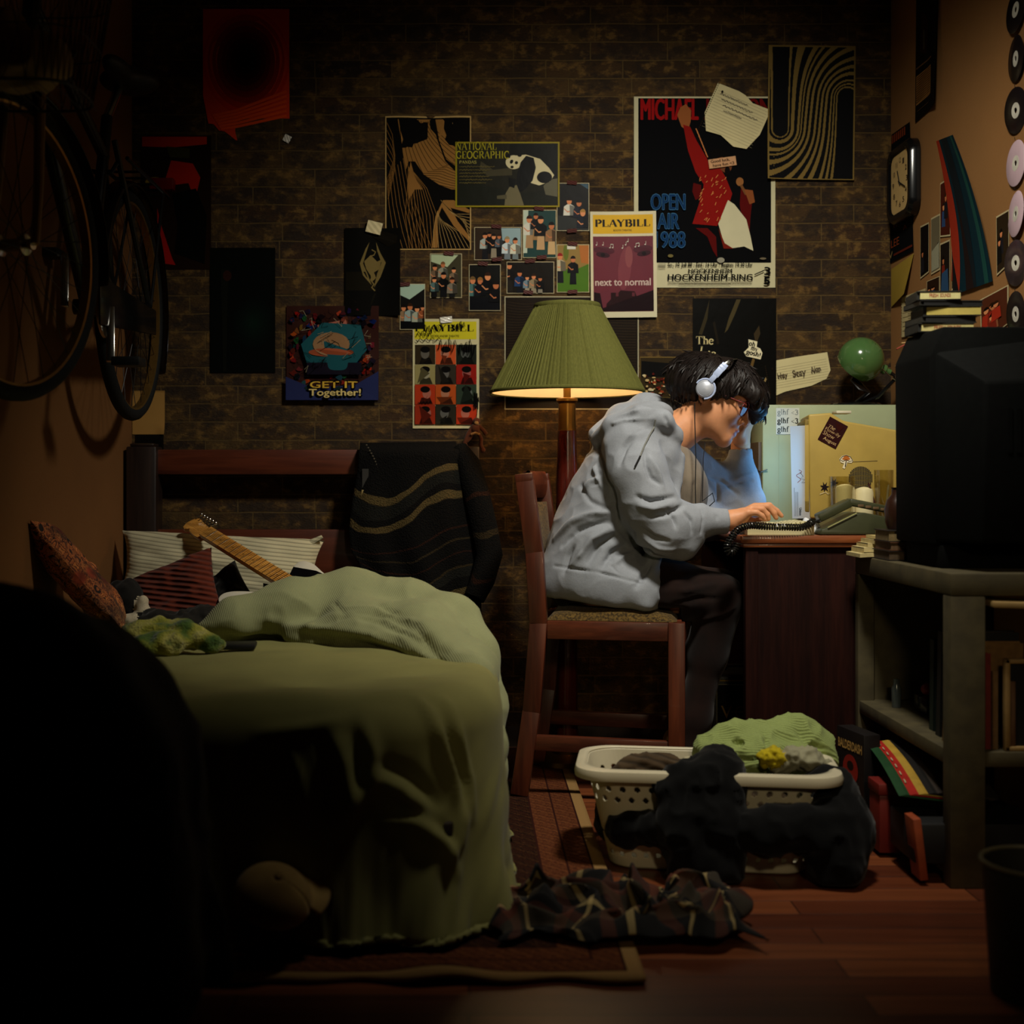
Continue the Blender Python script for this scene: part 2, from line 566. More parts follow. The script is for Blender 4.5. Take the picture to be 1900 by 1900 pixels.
def brick_wall():
    m, nt, b = new_mat('old_brick')
    tc = node(nt, 'ShaderNodeTexCoord')
    sp = node(nt, 'ShaderNodeSeparateXYZ'); nt.links.new(tc.outputs['Object'], sp.inputs[0])
    # slow waviness of the courses
    wv = node(nt, 'ShaderNodeTexNoise', Scale=5.0, Detail=2.0); nt.links.new(tc.outputs['Object'], wv.inputs['Vector'])
    wz = node(nt, 'ShaderNodeMath', operation='MULTIPLY_ADD'); wz.inputs[1].default_value = 0.010
    nt.links.new(wv.outputs['Fac'], wz.inputs[0]); nt.links.new(sp.outputs['Z'], wz.inputs[2])
    cb = node(nt, 'ShaderNodeCombineXYZ')
    nt.links.new(sp.outputs['X'], cb.inputs['X']); nt.links.new(wz.outputs[0], cb.inputs['Y'])
    br = node(nt, 'ShaderNodeTexBrick', offset=0.42, offset_frequency=2, squash=0.82, squash_frequency=3)
    br.inputs['Scale'].default_value = 1.0
    br.inputs['Mortar Size'].default_value = 0.0028
    br.inputs['Mortar Smooth'].default_value = 0.25
    br.inputs['Brick Width'].default_value = 0.262
    br.inputs['Row Height'].default_value = 0.0616
    br.inputs['Bias'].default_value = 0.0
    br.inputs['Color1'].default_value = (0, 0, 0, 1); br.inputs['Color2'].default_value = (1, 1, 1, 1)
    nt.links.new(cb.outputs[0], br.inputs['Vector'])
    def nz(scale, detail, sx=1.0, sz=1.0, off=0.0):
        mp = node(nt, 'ShaderNodeMapping'); mp.inputs['Scale'].default_value = (sx, 1, sz); mp.inputs['Location'].default_value = (off, off, off)
        nt.links.new(tc.outputs['Object'], mp.inputs['Vector'])
        n = node(nt, 'ShaderNodeTexNoise', Scale=scale, Detail=detail, Roughness=0.65)
        nt.links.new(mp.outputs[0], n.inputs['Vector'])
        return n.outputs['Fac']
    big, mid, fine, soot = nz(3.2, 4), nz(20, 6, 1, 1.5, 3), nz(120, 4, 1, 2), nz(8, 6, 1, 1.5, 9)
    base = ramp(nt, br.outputs['Color'], [(0.0, lin((46, 31, 16))), (0.35, lin((68, 48, 23))), (0.7, lin((78, 57, 27))), (1.0, lin((58, 37, 19)))])
    base = mix(nt, ramp(nt, mid, [(0.50, (0,) * 3), (0.60, (0.7,) * 3)]), base, lin((120, 90, 42)))
    base = mix(nt, ramp(nt, soot, [(0.47, (0,) * 3), (0.56, (0.8,) * 3)]), base, lin((38, 28, 20)))
    base = mix(nt, 0.5, base, ramp(nt, fine, [(0.25, (0.35,) * 3), (0.65, (1,) * 3)]), 'MULTIPLY')
    base = mix(nt, 0.5, base, ramp(nt, big, [(0.3, (0.5, 0.48, 0.45)), (0.7, (1, 1, 1))]), 'MULTIPLY')
    base = mix(nt, ramp(nt, br.outputs['Fac'], [(0.2, (0,) * 3), (0.9, (0.5,) * 3)]), base, lin((104, 82, 42)))
    nt.links.new(base, b.inputs['Base Color'])
    b.inputs['Roughness'].default_value = 0.85
    b.inputs['Specular IOR Level'].default_value = 0.25
    hh = node(nt, 'ShaderNodeMath', operation='MULTIPLY_ADD'); hh.inputs[1].default_value = -1.0
    nt.links.new(br.outputs['Fac'], hh.inputs[0])
    mm = node(nt, 'ShaderNodeMath', operation='MULTIPLY_ADD'); mm.inputs[1].default_value = 0.5
    nt.links.new(mid, mm.inputs[0])
    f2 = node(nt, 'ShaderNodeMath', operation='MULTIPLY'); f2.inputs[1].default_value = 0.25
    nt.links.new(fine, f2.inputs[0]); nt.links.new(f2.outputs[0], mm.inputs[2])
    nt.links.new(mm.outputs[0], hh.inputs[2])
    bump(nt, b, hh.outputs[0], 1.0, 0.013)
    return m

def plaster(name, rgb):
    m, nt, b = new_mat(name)
    v = mapped(nt)
    n1 = node(nt, 'ShaderNodeTexNoise', Scale=2.0, Detail=5.0); n2 = node(nt, 'ShaderNodeTexNoise', Scale=160.0, Detail=3.0)
    nt.links.new(v, n1.inputs['Vector']); nt.links.new(v, n2.inputs['Vector'])
    c = lin(rgb)
    nt.links.new(ramp(nt, n1.outputs['Fac'], [(0.3, tuple(x * 0.82 for x in c)), (0.7, c)]), b.inputs['Base Color'])
    b.inputs['Roughness'].default_value = 0.8
    b.inputs['Specular IOR Level'].default_value = 0.25
    bump(nt, b, n2.outputs['Fac'], 0.25, 0.0015)
    return m

def planks():
    m, nt, b = new_mat('floor_planks')
    tc = node(nt, 'ShaderNodeTexCoord')
    br = node(nt, 'ShaderNodeTexBrick', offset=0.37, offset_frequency=2)
    br.inputs['Scale'].default_value = 1.0
    br.inputs['Brick Width'].default_value = 1.1; br.inputs['Row Height'].default_value = 0.085
    br.inputs['Mortar Size'].default_value = 0.0016; br.inputs['Mortar Smooth'].default_value = 0.3
    br.inputs['Color1'].default_value = (0, 0, 0, 1); br.inputs['Color2'].default_value = (1, 1, 1, 1)
    nt.links.new(tc.outputs['Object'], br.inputs['Vector'])
    mp = node(nt, 'ShaderNodeMapping'); mp.inputs['Scale'].default_value = (3, 40, 3)
    nt.links.new(tc.outputs['Object'], mp.inputs['Vector'])
    n = node(nt, 'ShaderNodeTexNoise', Scale=1.0, Detail=5.0, Distortion=0.4); nt.links.new(mp.outputs[0], n.inputs['Vector'])
    c = ramp(nt, br.outputs['Color'], [(0, lin((92, 44, 24))), (0.5, lin((122, 62, 32))), (1, lin((140, 78, 42)))])
    c = mix(nt, 0.7, c, ramp(nt, n.outputs['Fac'], [(0.3, (0.45, 0.4, 0.4)), (0.7, (1, 1, 1))]), 'MULTIPLY')
    c = mix(nt, br.outputs['Fac'], c, lin((22, 12, 8)))
    nt.links.new(c, b.inputs['Base Color'])
    b.inputs['Roughness'].default_value = 0.38
    hh = node(nt, 'ShaderNodeMath', operation='MULTIPLY'); hh.inputs[1].default_value = -1.0
    nt.links.new(br.outputs['Fac'], hh.inputs[0])
    bump(nt, b, hh.outputs[0], 0.5, 0.002)
    return m

def ink_mat(name, rough=0.5, spec=0.4, crinkle=0.0, coat=0.0):
    m, nt, b = new_mat(name)
    a = node(nt, 'ShaderNodeAttribute', attribute_name='ink')
    v = mapped(nt)
    n = node(nt, 'ShaderNodeTexNoise', Scale=14.0, Detail=4.0); nt.links.new(v, n.inputs['Vector'])
    nt.links.new(mix(nt, 0.25, a.outputs['Color'], ramp(nt, n.outputs['Fac'], [(0.3, (0.7,) * 3), (0.7, (1,) * 3)]), 'MULTIPLY'), b.inputs['Base Color'])
    b.inputs['Roughness'].default_value = rough
    b.inputs['Specular IOR Level'].default_value = spec
    b.inputs['Coat Weight'].default_value = coat
    b.inputs['Coat Roughness'].default_value = 0.12
    if crinkle: bump(nt, b, n.outputs['Fac'], crinkle, 0.006)
    return m

def glow(name, rgb, strength):
    m, nt, b = new_mat(name)
    b.inputs['Base Color'].default_value = (*lin(rgb), 1)
    b.inputs['Emission Color'].default_value = (*lin(rgb), 1)
    b.inputs['Emission Strength'].default_value = strength
    return m

M = {}
M['brick'] = brick_wall()
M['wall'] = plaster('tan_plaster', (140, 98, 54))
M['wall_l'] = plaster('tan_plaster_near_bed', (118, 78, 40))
M['ceil'] = plaster('ceiling_paint', (150, 130, 100))
M['floor'] = planks()
M['chair_wood'] = wood('reddish_chair_wood', (66, 28, 15), (104, 48, 24), 1.0, 'Z')
M['chair_rail'] = wood('reddish_rail_wood', (66, 28, 15), (104, 48, 24), 1.0, 'X')
M['desk_wood'] = wood('dark_desk_wood', (30, 11, 7), (44, 17, 10), 1.4, 'Z', 0.75, 0.0)
M['desk_wood'].node_tree.nodes['Principled BSDF'].inputs['Specular IOR Level'].default_value = 0.1
M['desk_top'] = wood('desk_top_wood', (110, 56, 28), (150, 82, 42), 1.0, 'X', 0.35)
M['bed_wood'] = wood('red_bed_wood', (72, 30, 16), (100, 46, 24), 1.0, 'X')
M['dark_wood'] = wood('dark_bed_post_wood', (28, 18, 13), (44, 28, 19), 1.0, 'Z')
M['lamp_wood'] = wood('mahogany_column', (64, 18, 12), (92, 30, 18), 0.8, 'Z', 0.22, 0.4)
M['brass'] = plain('brass', (130, 98, 48), 0.32, 1.0, 0.08, 20)
M['black'] = plain('black_plastic', (16, 16, 15), 0.5, 0, 0.2, 40)
M['tvblack'] = plain('matte_black_plastic', (6, 7, 6), 0.8, 0, 0.2, 60, 0.1, 0.1)
M['gloss_black'] = plain('glossy_black_enamel', (10, 10, 11), 0.18, 0, 0.1, 20, 0, 0.6)
M['chrome'] = plain('worn_chrome', (190, 188, 180), 0.2, 1.0, 0.1, 60)
M['rubber'] = plain('tyre_rubber', (16, 17, 17), 0.75, 0, 0.3, 120, 0.15, 0.3)
M['olive_paint'] = plain('chipped_olive_paint', (70, 62, 38), 0.75, 0, 0.25, 22, 0.25)
M['paper'] = plain('old_paper', (205, 190, 145), 0.8, 0, 0.10, 25)
M['maroon_tape'] = plain('maroon_tape', (70, 24, 18), 0.5, 0, 0.1, 40)
# ------------------------------------------------------------------ the room
XL, XR, YF, ZC = -1.147, 1.437, -5.2, 2.62
def slab(name, lo, hi, mat):
    return struct(MB().box(lo, hi).build(name, mat))
slab('wall_back', (XL - 0.1, 0, -0.1), (XR + 0.1, 0.1, ZC), M['brick'])
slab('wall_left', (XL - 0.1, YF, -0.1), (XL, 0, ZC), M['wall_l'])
slab('wall_right', (XR, YF, -0.1), (XR + 0.1, 0, ZC), M['wall'])
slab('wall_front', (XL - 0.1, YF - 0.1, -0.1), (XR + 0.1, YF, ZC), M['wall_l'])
slab('floor', (XL, YF, -0.1), (XR, 0, 0), M['floor'])
slab('ceiling', (XL - 0.1, YF - 0.1, ZC), (XR + 0.1, 0.1, ZC + 0.1), M['ceil'])
slab('trim_1', (XL + 0.0, -0.006, 0.0), (XR, 0.0, 0.07), M['dark_wood'])

# ------------------------------------------------------------------ rug
def rug():
    m, nt, b = new_mat('persian_rug')
    tc = node(nt, 'ShaderNodeTexCoord')
    sp = node(nt, 'ShaderNodeSeparateXYZ'); nt.links.new(tc.outputs['Object'], sp.inputs[0])
    mp = node(nt, 'ShaderNodeMapping'); mp.inputs['Scale'].default_value = (1, 1, 1); nt.links.new(tc.outputs['Object'], mp.inputs['Vector'])
    vo = node(nt, 'ShaderNodeTexVoronoi', Scale=44.0, feature='F1', distance='MANHATTAN'); nt.links.new(mp.outputs[0], vo.inputs['Vector'])
    ma = node(nt, 'ShaderNodeTexMagic', Scale=22.0, Distortion=2.4, turbulence_depth=3); nt.links.new(mp.outputs[0], ma.inputs['Vector'])
    field = ramp(nt, ma.outputs['Fac'], [(0.25, lin((26, 11, 8))), (0.42, lin((52, 24, 13))), (0.55, lin((15, 10, 8))), (0.68, lin((76, 44, 22))), (0.8, lin((32, 13, 9)))])
    field = mix(nt, ramp(nt, vo.outputs['Distance'], [(0.12, (1,) * 3), (0.2, (0,) * 3)]), field, lin((80, 52, 28)))
    bord = ramp(nt, ma.outputs['Fac'], [(0.3, lin((82, 40, 22))), (0.5, lin((112, 66, 35))), (0.7, lin((68, 32, 19)))])
    bord = mix(nt, ramp(nt, vo.outputs['Distance'], [(0.2, (0.8,) * 3), (0.3, (0,) * 3)]), bord, lin((70, 30, 20)))
    # distance from the rug's edge picks the bands
    ex = node(nt, 'ShaderNodeMath', operation='SUBTRACT'); ex.inputs[0].default_value = 0.318; nt.links.new(sp.outputs['X'], ex.inputs[1])
    ey = node(nt, 'ShaderNodeMath', operation='ADD'); ey.inputs[1].default_value = 2.08; nt.links.new(sp.outputs['Y'], ey.inputs[0])
    mn = node(nt, 'ShaderNodeMath', operation='MINIMUM'); nt.links.new(ex.outputs[0], mn.inputs[0]); nt.links.new(ey.outputs[0], mn.inputs[1])
    sc = node(nt, 'ShaderNodeMath', operation='MULTIPLY'); sc.inputs[1].default_value = 4.0; nt.links.new(mn.outputs[0], sc.inputs[0])
    cream, line = lin((150, 116, 70)), lin((48, 20, 14))
    f_b = ramp(nt, sc.outputs[0], [(0.0, (1,) * 3), (0.6, (0,) * 3)], 'CONSTANT')
    body = mix(nt, f_b, field, bord)
    f_l = ramp(nt, sc.outputs[0], [(0.0, (0,) * 3), (0.115, (1,) * 3), (0.135, (0,) * 3), (0.345, (1,) * 3), (0.365, (0,) * 3), (0.59, (1,) * 3), (0.61, (0,) * 3)], 'CONSTANT')
    body = mix(nt, f_l, body, line)
    f_c = ramp(nt, sc.outputs[0], [(0.0, (1,) * 3), (0.115, (0,) * 3)], 'CONSTANT')
    body = mix(nt, f_c, body, cream)
    nt.links.new(body, b.inputs['Base Color'])
    b.inputs['Roughness'].default_value = 0.95
    b.inputs['Specular IOR Level'].default_value = 0.1
    fz = node(nt, 'ShaderNodeTexNoise', Scale=420.0, Detail=2.0); nt.links.new(tc.outputs['Object'], fz.inputs['Vector'])
    bump(nt, b, fz.outputs['Fac'], 0.5, 0.003)
    mb = MB()
    def f(u, v):
        x = XL + 0.03 + (0.318 - XL - 0.03) * u; y = -0.10 - 1.98 * v
        if v == 1: y += 0.008 * math.sin(u * 23) + 0.006 * math.sin(u * 51)
        z = 0.010 + 0.0012 * math.sin(x * 17 + y * 5)
        if v > 0.97: z += 0.010 * max(0, math.sin(u * 19)) ** 2
        return (x, y, z)
    mb.grid(f, 90, 90)
    o = mb.build('rug', m, solid=0.008)
    tag(o, 'worn red patterned rug with a cream edge band under the bed', 'rug')
rug()

# ------------------------------------------------------------------ bed
bed = thing('bed', 'wooden bed with plank headboard against the brick wall', 'bed', (-0.55, -1.0, 0))
M['mattress'] = cloth('mattress_ticking', (150, 140, 110))
M['sheet'] = cloth('dark_fitted_sheet', (40, 40, 32))
hb_d = 0.085
def headboard_plank(z0, z1):
    MB().box((-1.06, -hb_d - 0.012, z0), (0.0, -hb_d + 0.012, z1), bevel=0.004).build('headboard_plank', M['bed_wood'], bed)
headboard_plank(0.925, 1.008); headboard_plank(0.592, 0.742)
MB().box((-1.135, -0.125, 0.0), (-1.035, -0.03, 1.018), bevel=0.006).box((-1.125, -0.115, 1.018), (-1.045, -0.04, 1.028), bevel=0.004).build('headboard_post', M['dark_wood'], bed)
MB().box((-0.03, -0.125, 0.0), (0.035, -0.03, 1.018), bevel=0.006).build('headboard_post', M['dark_wood'], bed)
MB().box((-1.10, -1.88, 0.14), (-0.03, -0.13, 0.24), bevel=0.006).build('bed_frame', M['dark_wood'], bed)
for x in (-1.08, -0.08):
    MB().box((x, -1.86, 0.0), (x + 0.06, -1.80, 0.14), bevel=0.004).build('leg', M['dark_wood'], bed)
MB().box((-1.10, -1.86, 0.24), (-0.035, -0.14, 0.452), bevel=0.05, seg=4).build('mattress', M['sheet'], bed)

M['duvet'] = cloth('olive_green_cotton', (138, 134, 78), var=0.06, weave=1400, rough=0.85)
M['comforter'] = cloth('olive_corded_cotton', (154, 156, 112), rib=230, rib_dir=(0.9, 0.35, 0.1), var=0.05, ribdepth=0.35, ribcol=0.35)

def duvet():
    x0, x1, y0, y1 = XL + 0.012, -0.012, -0.50, -1.86
    h, drop, rb, rc = 0.486, 0.60, 0.085, 0.27
    NU, NV = 190, 210
    ua = np.linspace(x0, x1 + drop, NU); va = np.linspace(y0, y1 - drop, NV)
    A, B = np.meshgrid(ua, va)
    # nearest point of the rounded top rectangle (only the right and foot sides hang)
    cx, cy = x1 - rc, y1 + rc
    qx = np.maximum(A - cx, 0); qy = np.maximum(cy - B, 0)
    r = np.sqrt(qx ** 2 + qy ** 2)
    e = r - rc
    nx, ny = np.where(r > 0, qx / np.maximum(r, 1e-9), 0), np.where(r > 0, -qy / np.maximum(r, 1e-9), 0)
    out = np.where(e > 0, rb * np.sin(np.clip(e / rb, 0, PI / 2)), 0)
    down = np.where(e > 0, np.where(e < rb * PI / 2, rb * (1 - np.cos(np.clip(e / rb, 0, PI / 2))), rb + e - rb * PI / 2), 0)
    px, py = np.where(e > 0, cx * (qx > 0) + A * (qx <= 0) + nx * rc, A), np.where(e > 0, np.where(qy > 0, cy, B) + ny * rc, B)
    t = np.clip((down - 0.05) / 0.4, 0, 1)
    arc = np.arctan2(qx, np.maximum(qy, 1e-6))            # 0 on the foot side, pi/2 on the right side
    s = np.where(qy > 0, A * 1.0, 0) - np.where(qx > 0, B * 1.0, 0) * (qy <= 0)
    fold = np.sin(A * 19 + 1.3 * np.sin(B * 5 + A * 3)) * (arc < 0.05) + np.sin(B * 24 + 1.1 * np.sin(A * 7)) * (arc > 1.5) \
        + np.sin(arc * 13 + 0.6) * 1.3 * ((arc >= 0.05) & (arc <= 1.5))
    corner = np.sin(np.clip(arc, 0, PI / 2) * 2)
    out = out + t * (0.004 + 0.022 * (fold * 0.5 + 0.5) * t + 0.05 * corner * t)
    X = px + nx * out; Y = py + ny * out; Z = h - down
    p = np.stack([A, B, np.zeros_like(A)], -1)
    top = np.clip(1 - np.maximum(e, 0) / 0.05, 0, 1)
    Z = Z + top * (0.014 * vnoise(p * 3.1) + 0.007 * vnoise(p * 9 + 5)) + (1 - top) * 0
    wr = 0.006 * vnoise(p * np.array([14, 5, 1]) + 2) + 0.004 * vnoise(p * np.array([30, 8, 1]))
    X = X + nx * wr * t * 1.6; Y = Y + ny * wr * t * 1.6
    Z = np.maximum(Z, 0.022 + 0.012 * (vnoise(p * 11) + 1))
    V = np.stack([X, Y, Z], -1).reshape(-1, 3)
    i, j = np.meshgrid(np.arange(NU - 1), np.arange(NV - 1))
    q = (j * NU + i).ravel()
    Q = np.stack([q, q + NU, q + NU + 1, q + 1], 1)
    keep = (e.ravel()[Q] < 0.66).all(1)
    Q = Q[keep][:, ::-1]
    used = np.unique(Q); re = np.full(len(V), -1); re[used] = np.arange(len(used))
    V, Q = V[used], re[Q]
    sf = ray_on(V, Q)
    def cr(w, dep, *pp): return ([sf(x, y, 0, 1.9) for x, y in pp], w, dep)
    V = creases(V, Q, [
        cr(.016, .022, (622, 1372), (640, 1420), (650, 1480), (640, 1540)), cr(.013, -.014, (596, 1370), (612, 1430), (616, 1500)),
        cr(.016, .020, (676, 1352), (690, 1400), (686, 1450), (660, 1500)), cr(.014, -.014, (654, 1346), (668, 1400), (666, 1450)),
        cr(.018, .020, (700, 1440), (740, 1462), (780, 1500), (812, 1560)), cr(.016, -.016, (706, 1418), (760, 1440), (810, 1490)),
        cr(.016, .018, (712, 1520), (760, 1520), (816, 1560), (846, 1620)), cr(.016, -.014, (720, 1500), (780, 1510), (836, 1560)),
        cr(.014, .018, (776, 1300), (812, 1360), (838, 1440), (852, 1520)), cr(.012, -.012, (800, 1300), (836, 1370), (860, 1450)),
        cr(.012, .014, (826, 1300), (852, 1370), (870, 1450), (876, 1520)), cr(.02, .02, (820, 1600), (846, 1560), (860, 1500)),
        cr(.012, .012, (540, 1390), (556, 1440), (566, 1500)), cr(.014, .010, (480, 1360), (560, 1352), (640, 1338))])
    o = raw('duvet', V, Q, M['duvet'])
    md = o.modifiers.new('thick', 'SOLIDIFY'); md.thickness = 0.006; md.offset = 1
    tag(o, 'olive green duvet hanging over the foot of the bed', 'duvet')
duvet()

def comforter():
    fd = Field((-0.85, -1.75, 0.02), (0.20, -0.45, 0.80), 0.008)
    fd.chain([((-0.70, -1.06, 0.505), 0.022), ((-0.62, -1.03, 0.535), 0.055), ((-0.47, -0.96, 0.555), 0.080), ((-0.32, -0.90, 0.565), 0.092),
              ((-0.16, -0.93, 0.545), 0.085), ((-0.05, -1.00, 0.52), 0.075), ((0.015, -1.07, 0.46), 0.055), ((0.035, -1.16, 0.34), 0.05), ((0.045, -1.24, 0.20), 0.04), ((0.05, -1.30, 0.08), 0.028)], 0.05)
    fd.chain([((-0.45, -1.06, 0.50), 0.035), ((-0.28, -1.12, 0.505), 0.055), ((-0.10, -1.22, 0.495), 0.055), ((0.01, -1.34, 0.44), 0.045), ((0.045, -1.44, 0.30), 0.036), ((0.055, -1.52, 0.14), 0.028)], 0.04)
    fd.chain([((-0.20, -0.86, 0.55), 0.05), ((-0.06, -0.90, 0.545), 0.045), ((0.01, -0.97, 0.48), 0.04), ((0.045, -1.02, 0.33), 0.03)], 0.03)
    fd.chain([((-0.30, -1.03, 0.535), 0.07), ((-0.12, -1.10, 0.51), 0.075), ((0.00, -1.22, 0.44), 0.06), ((0.03, -1.34, 0.30), 0.04)], 0.05)
    V, Q = fd.mesh(2)
    V = rumple(V, Q, 0.006, 7.0, 1.0)
    V = rumple(V, Q, 0.004, 16.0, 4.0, True)
    sf = ray_on(V, Q)
    top = lambda px, py, d: sf(px, py)
    V = creases(V, Q, [([top(560, 1175, 1.0), top(660, 1195, 1.05), top(760, 1230, 1.1), top(830, 1300, 1.2)], 0.017, 0.024),
                       ([top(620, 1150, 0.92), top(700, 1150, 0.95), top(780, 1190, 1.0), top(835, 1260, 1.1)], 0.013, 0.014),
                       ([top(700, 1120, 0.85), top(770, 1160, 0.92), top(825, 1215, 1.0)], 0.010, 0.012),
                       ([top(415, 1184, 1.02), top(500, 1192, 1.02), top(600, 1212, 1.05), top(700, 1222, 1.05)], 0.020, 0.030),
                       ([top(500, 1150, 1.02), top(590, 1168, 1.02), top(690, 1180, 1.05), top(770, 1218, 1.05)], 0.012, -0.014),
                       ([top(640, 1128, 1.0), top(700, 1130, 1.0), top(760, 1150, 1.0), top(812, 1200, 1.0)], 0.006, -0.008),
                       ([top(660, 1136, 1.0), top(720, 1142, 1.0), top(780, 1176, 1.0), top(822, 1232, 1.0)], 0.006, 0.009),
                       ([top(740, 1180, 1.0), top(800, 1224, 1.0), top(838, 1290, 1.0)], 0.007, -0.009),
                       ([top(750, 1240, 1.0), top(812, 1300, 1.0), top(850, 1370, 1.0)], 0.009, 0.014),
                       ([top(560, 1108, 1.0), top(620, 1118, 1.0), top(640, 1140, 1.0)], 0.005, 0.006),
                       ([top(480, 1150, 0.95), top(560, 1165, 0.95)], 0.010, -0.006),
                       ([top(800, 1290, 1.25), top(850, 1380, 1.35), top(875, 1470, 1.4)], 0.011, 0.012),
                       ([top(770, 1290, 1.25), top(830, 1370, 1.35), top(868, 1480, 1.45)], 0.011, -0.010)])
    o = raw('comforter', V, Q, M['comforter'])
    tag(o, 'corded olive comforter bunched in a roll across the bed', 'comforter')
comforter()

# ------------------------------------------------------------------ wooden chair
def chair():
    ang = math.radians(-10)
    fx, fy = math.cos(ang), math.sin(ang)            # facing
    org = Vector((0.198, -0.745, 0))                 # near rear leg at seat height
    def L(a, w, z): return org + Vector((fx * a - fy * w, fy * a + fx * w, z))
    c = thing('wooden_chair', 'reddish wooden high chair the young man sits on', 'chair', L(0.2, 0.2, 0))
    W, D = 0.40, 0.385
    for w, nm in ((0, 'near'), (W, 'far')):
        mb = MB()
        pts = [(-0.055, 0.016), (-0.02, 0.25), (0.0, 0.50), (-0.012, 0.70), (-0.040, 0.90), (-0.043, 0.925)]
        for (a, z), (b, y) in zip(pts[:-1], pts[1:]):
            mb.beam(L(a, w, z), L(b, w, y + (0.006 if y < 0.92 else 0)), 0.036, 0.050, up=(fx, fy, 0.05))
        mb.build('leg', M['chair_wood'], c)
    for w in (0, W):
        MB().beam(L(D, w, 0), L(D, w, 0.512), 0.042, 0.046, up=(fx, fy, 0)).build('leg', M['chair_wood'], c)
    for w in (0.0, W):
        MB().beam(L(0.024, w, 0.485), L(D - 0.022, w, 0.485), 0.026, 0.052).build('seat_rail', M['chair_rail'], c)
    for a in (0.0, D):
        MB().beam(L(a, 0.02, 0.485), L(a, W - 0.02, 0.485), 0.026, 0.052).build('seat_rail', M['chair_rail'], c)
    for w in (0.0, W):
        MB().beam(L(-0.012, w, 0.165), L(D - 0.02, w, 0.160), 0.022, 0.044).build('foot_rail', M['chair_rail'], c)
    MB().beam(L(D, 0.02, 0.215), L(D, W - 0.02, 0.215), 0.022, 0.044).build('foot_rail', M['chair_rail'], c)
    # curved top rail
    mb = MB()
    def tr(u, v):
        w = 0.012 + (W - 0.024) * u
        cv = -0.030 * math.sin(PI * u)
        th = 2 * PI * v
        return L(-0.032 + cv + 0.014 * math.cos(th), w, 0.893 + 0.042 * math.sin(th))
    mb.grid(tr, 14, 14)
    mb.build('top_rail', M['chair_rail'], c)
    M['tweed'] = tweed = cloth('ochre_tweed', (104, 80, 36), weave=260, rgb2=(44, 33, 17), varscale=160)
    mb = MB()
    def bp(u, v):
        w = 0.03 + (W - 0.06) * u; z = 0.57 + 0.27 * v
        th = 0.010 + 0.016 * (math.sin(PI * u) * math.sin(PI * v)) ** 0.4
        a = -0.004 - 0.035 * ((z - 0.52) / 0.4) ** 1.3 - 0.026 * math.sin(PI * u)
        return L(a + th, w, z)
    def bq(u, v):
        w = 0.03 + (W - 0.06) * u; z = 0.57 + 0.27 * v
        a = -0.004 - 0.035 * ((z - 0.52) / 0.4) ** 1.3 - 0.026 * math.sin(PI * u)
        return L(a - 0.012, w, z)
    mb.grid(bp, 12, 12); mb.grid(lambda u, v: bq(1 - u, v), 12, 12)
    mb.build('back_pad', tweed, c)
    mb = MB()
    def st(u, v):
        a = 0.02 + (D - 0.02) * u; w = -0.005 + (W + 0.01) * v
        e = (min(u, 1 - u) * min(v, 1 - v) * 16)
        return L(a, w, 0.512 + 0.034 * min(1, max(0, e)) ** 0.35)
    mb.grid(st, 24, 24)
    mb.grid(lambda u, v: L(0.02 + (D - 0.02) * (1 - u), -0.005 + (W + 0.01) * v, 0.511), 1, 1)
    mb.build('seat_pad', tweed, c)
    return L
CH = chair()

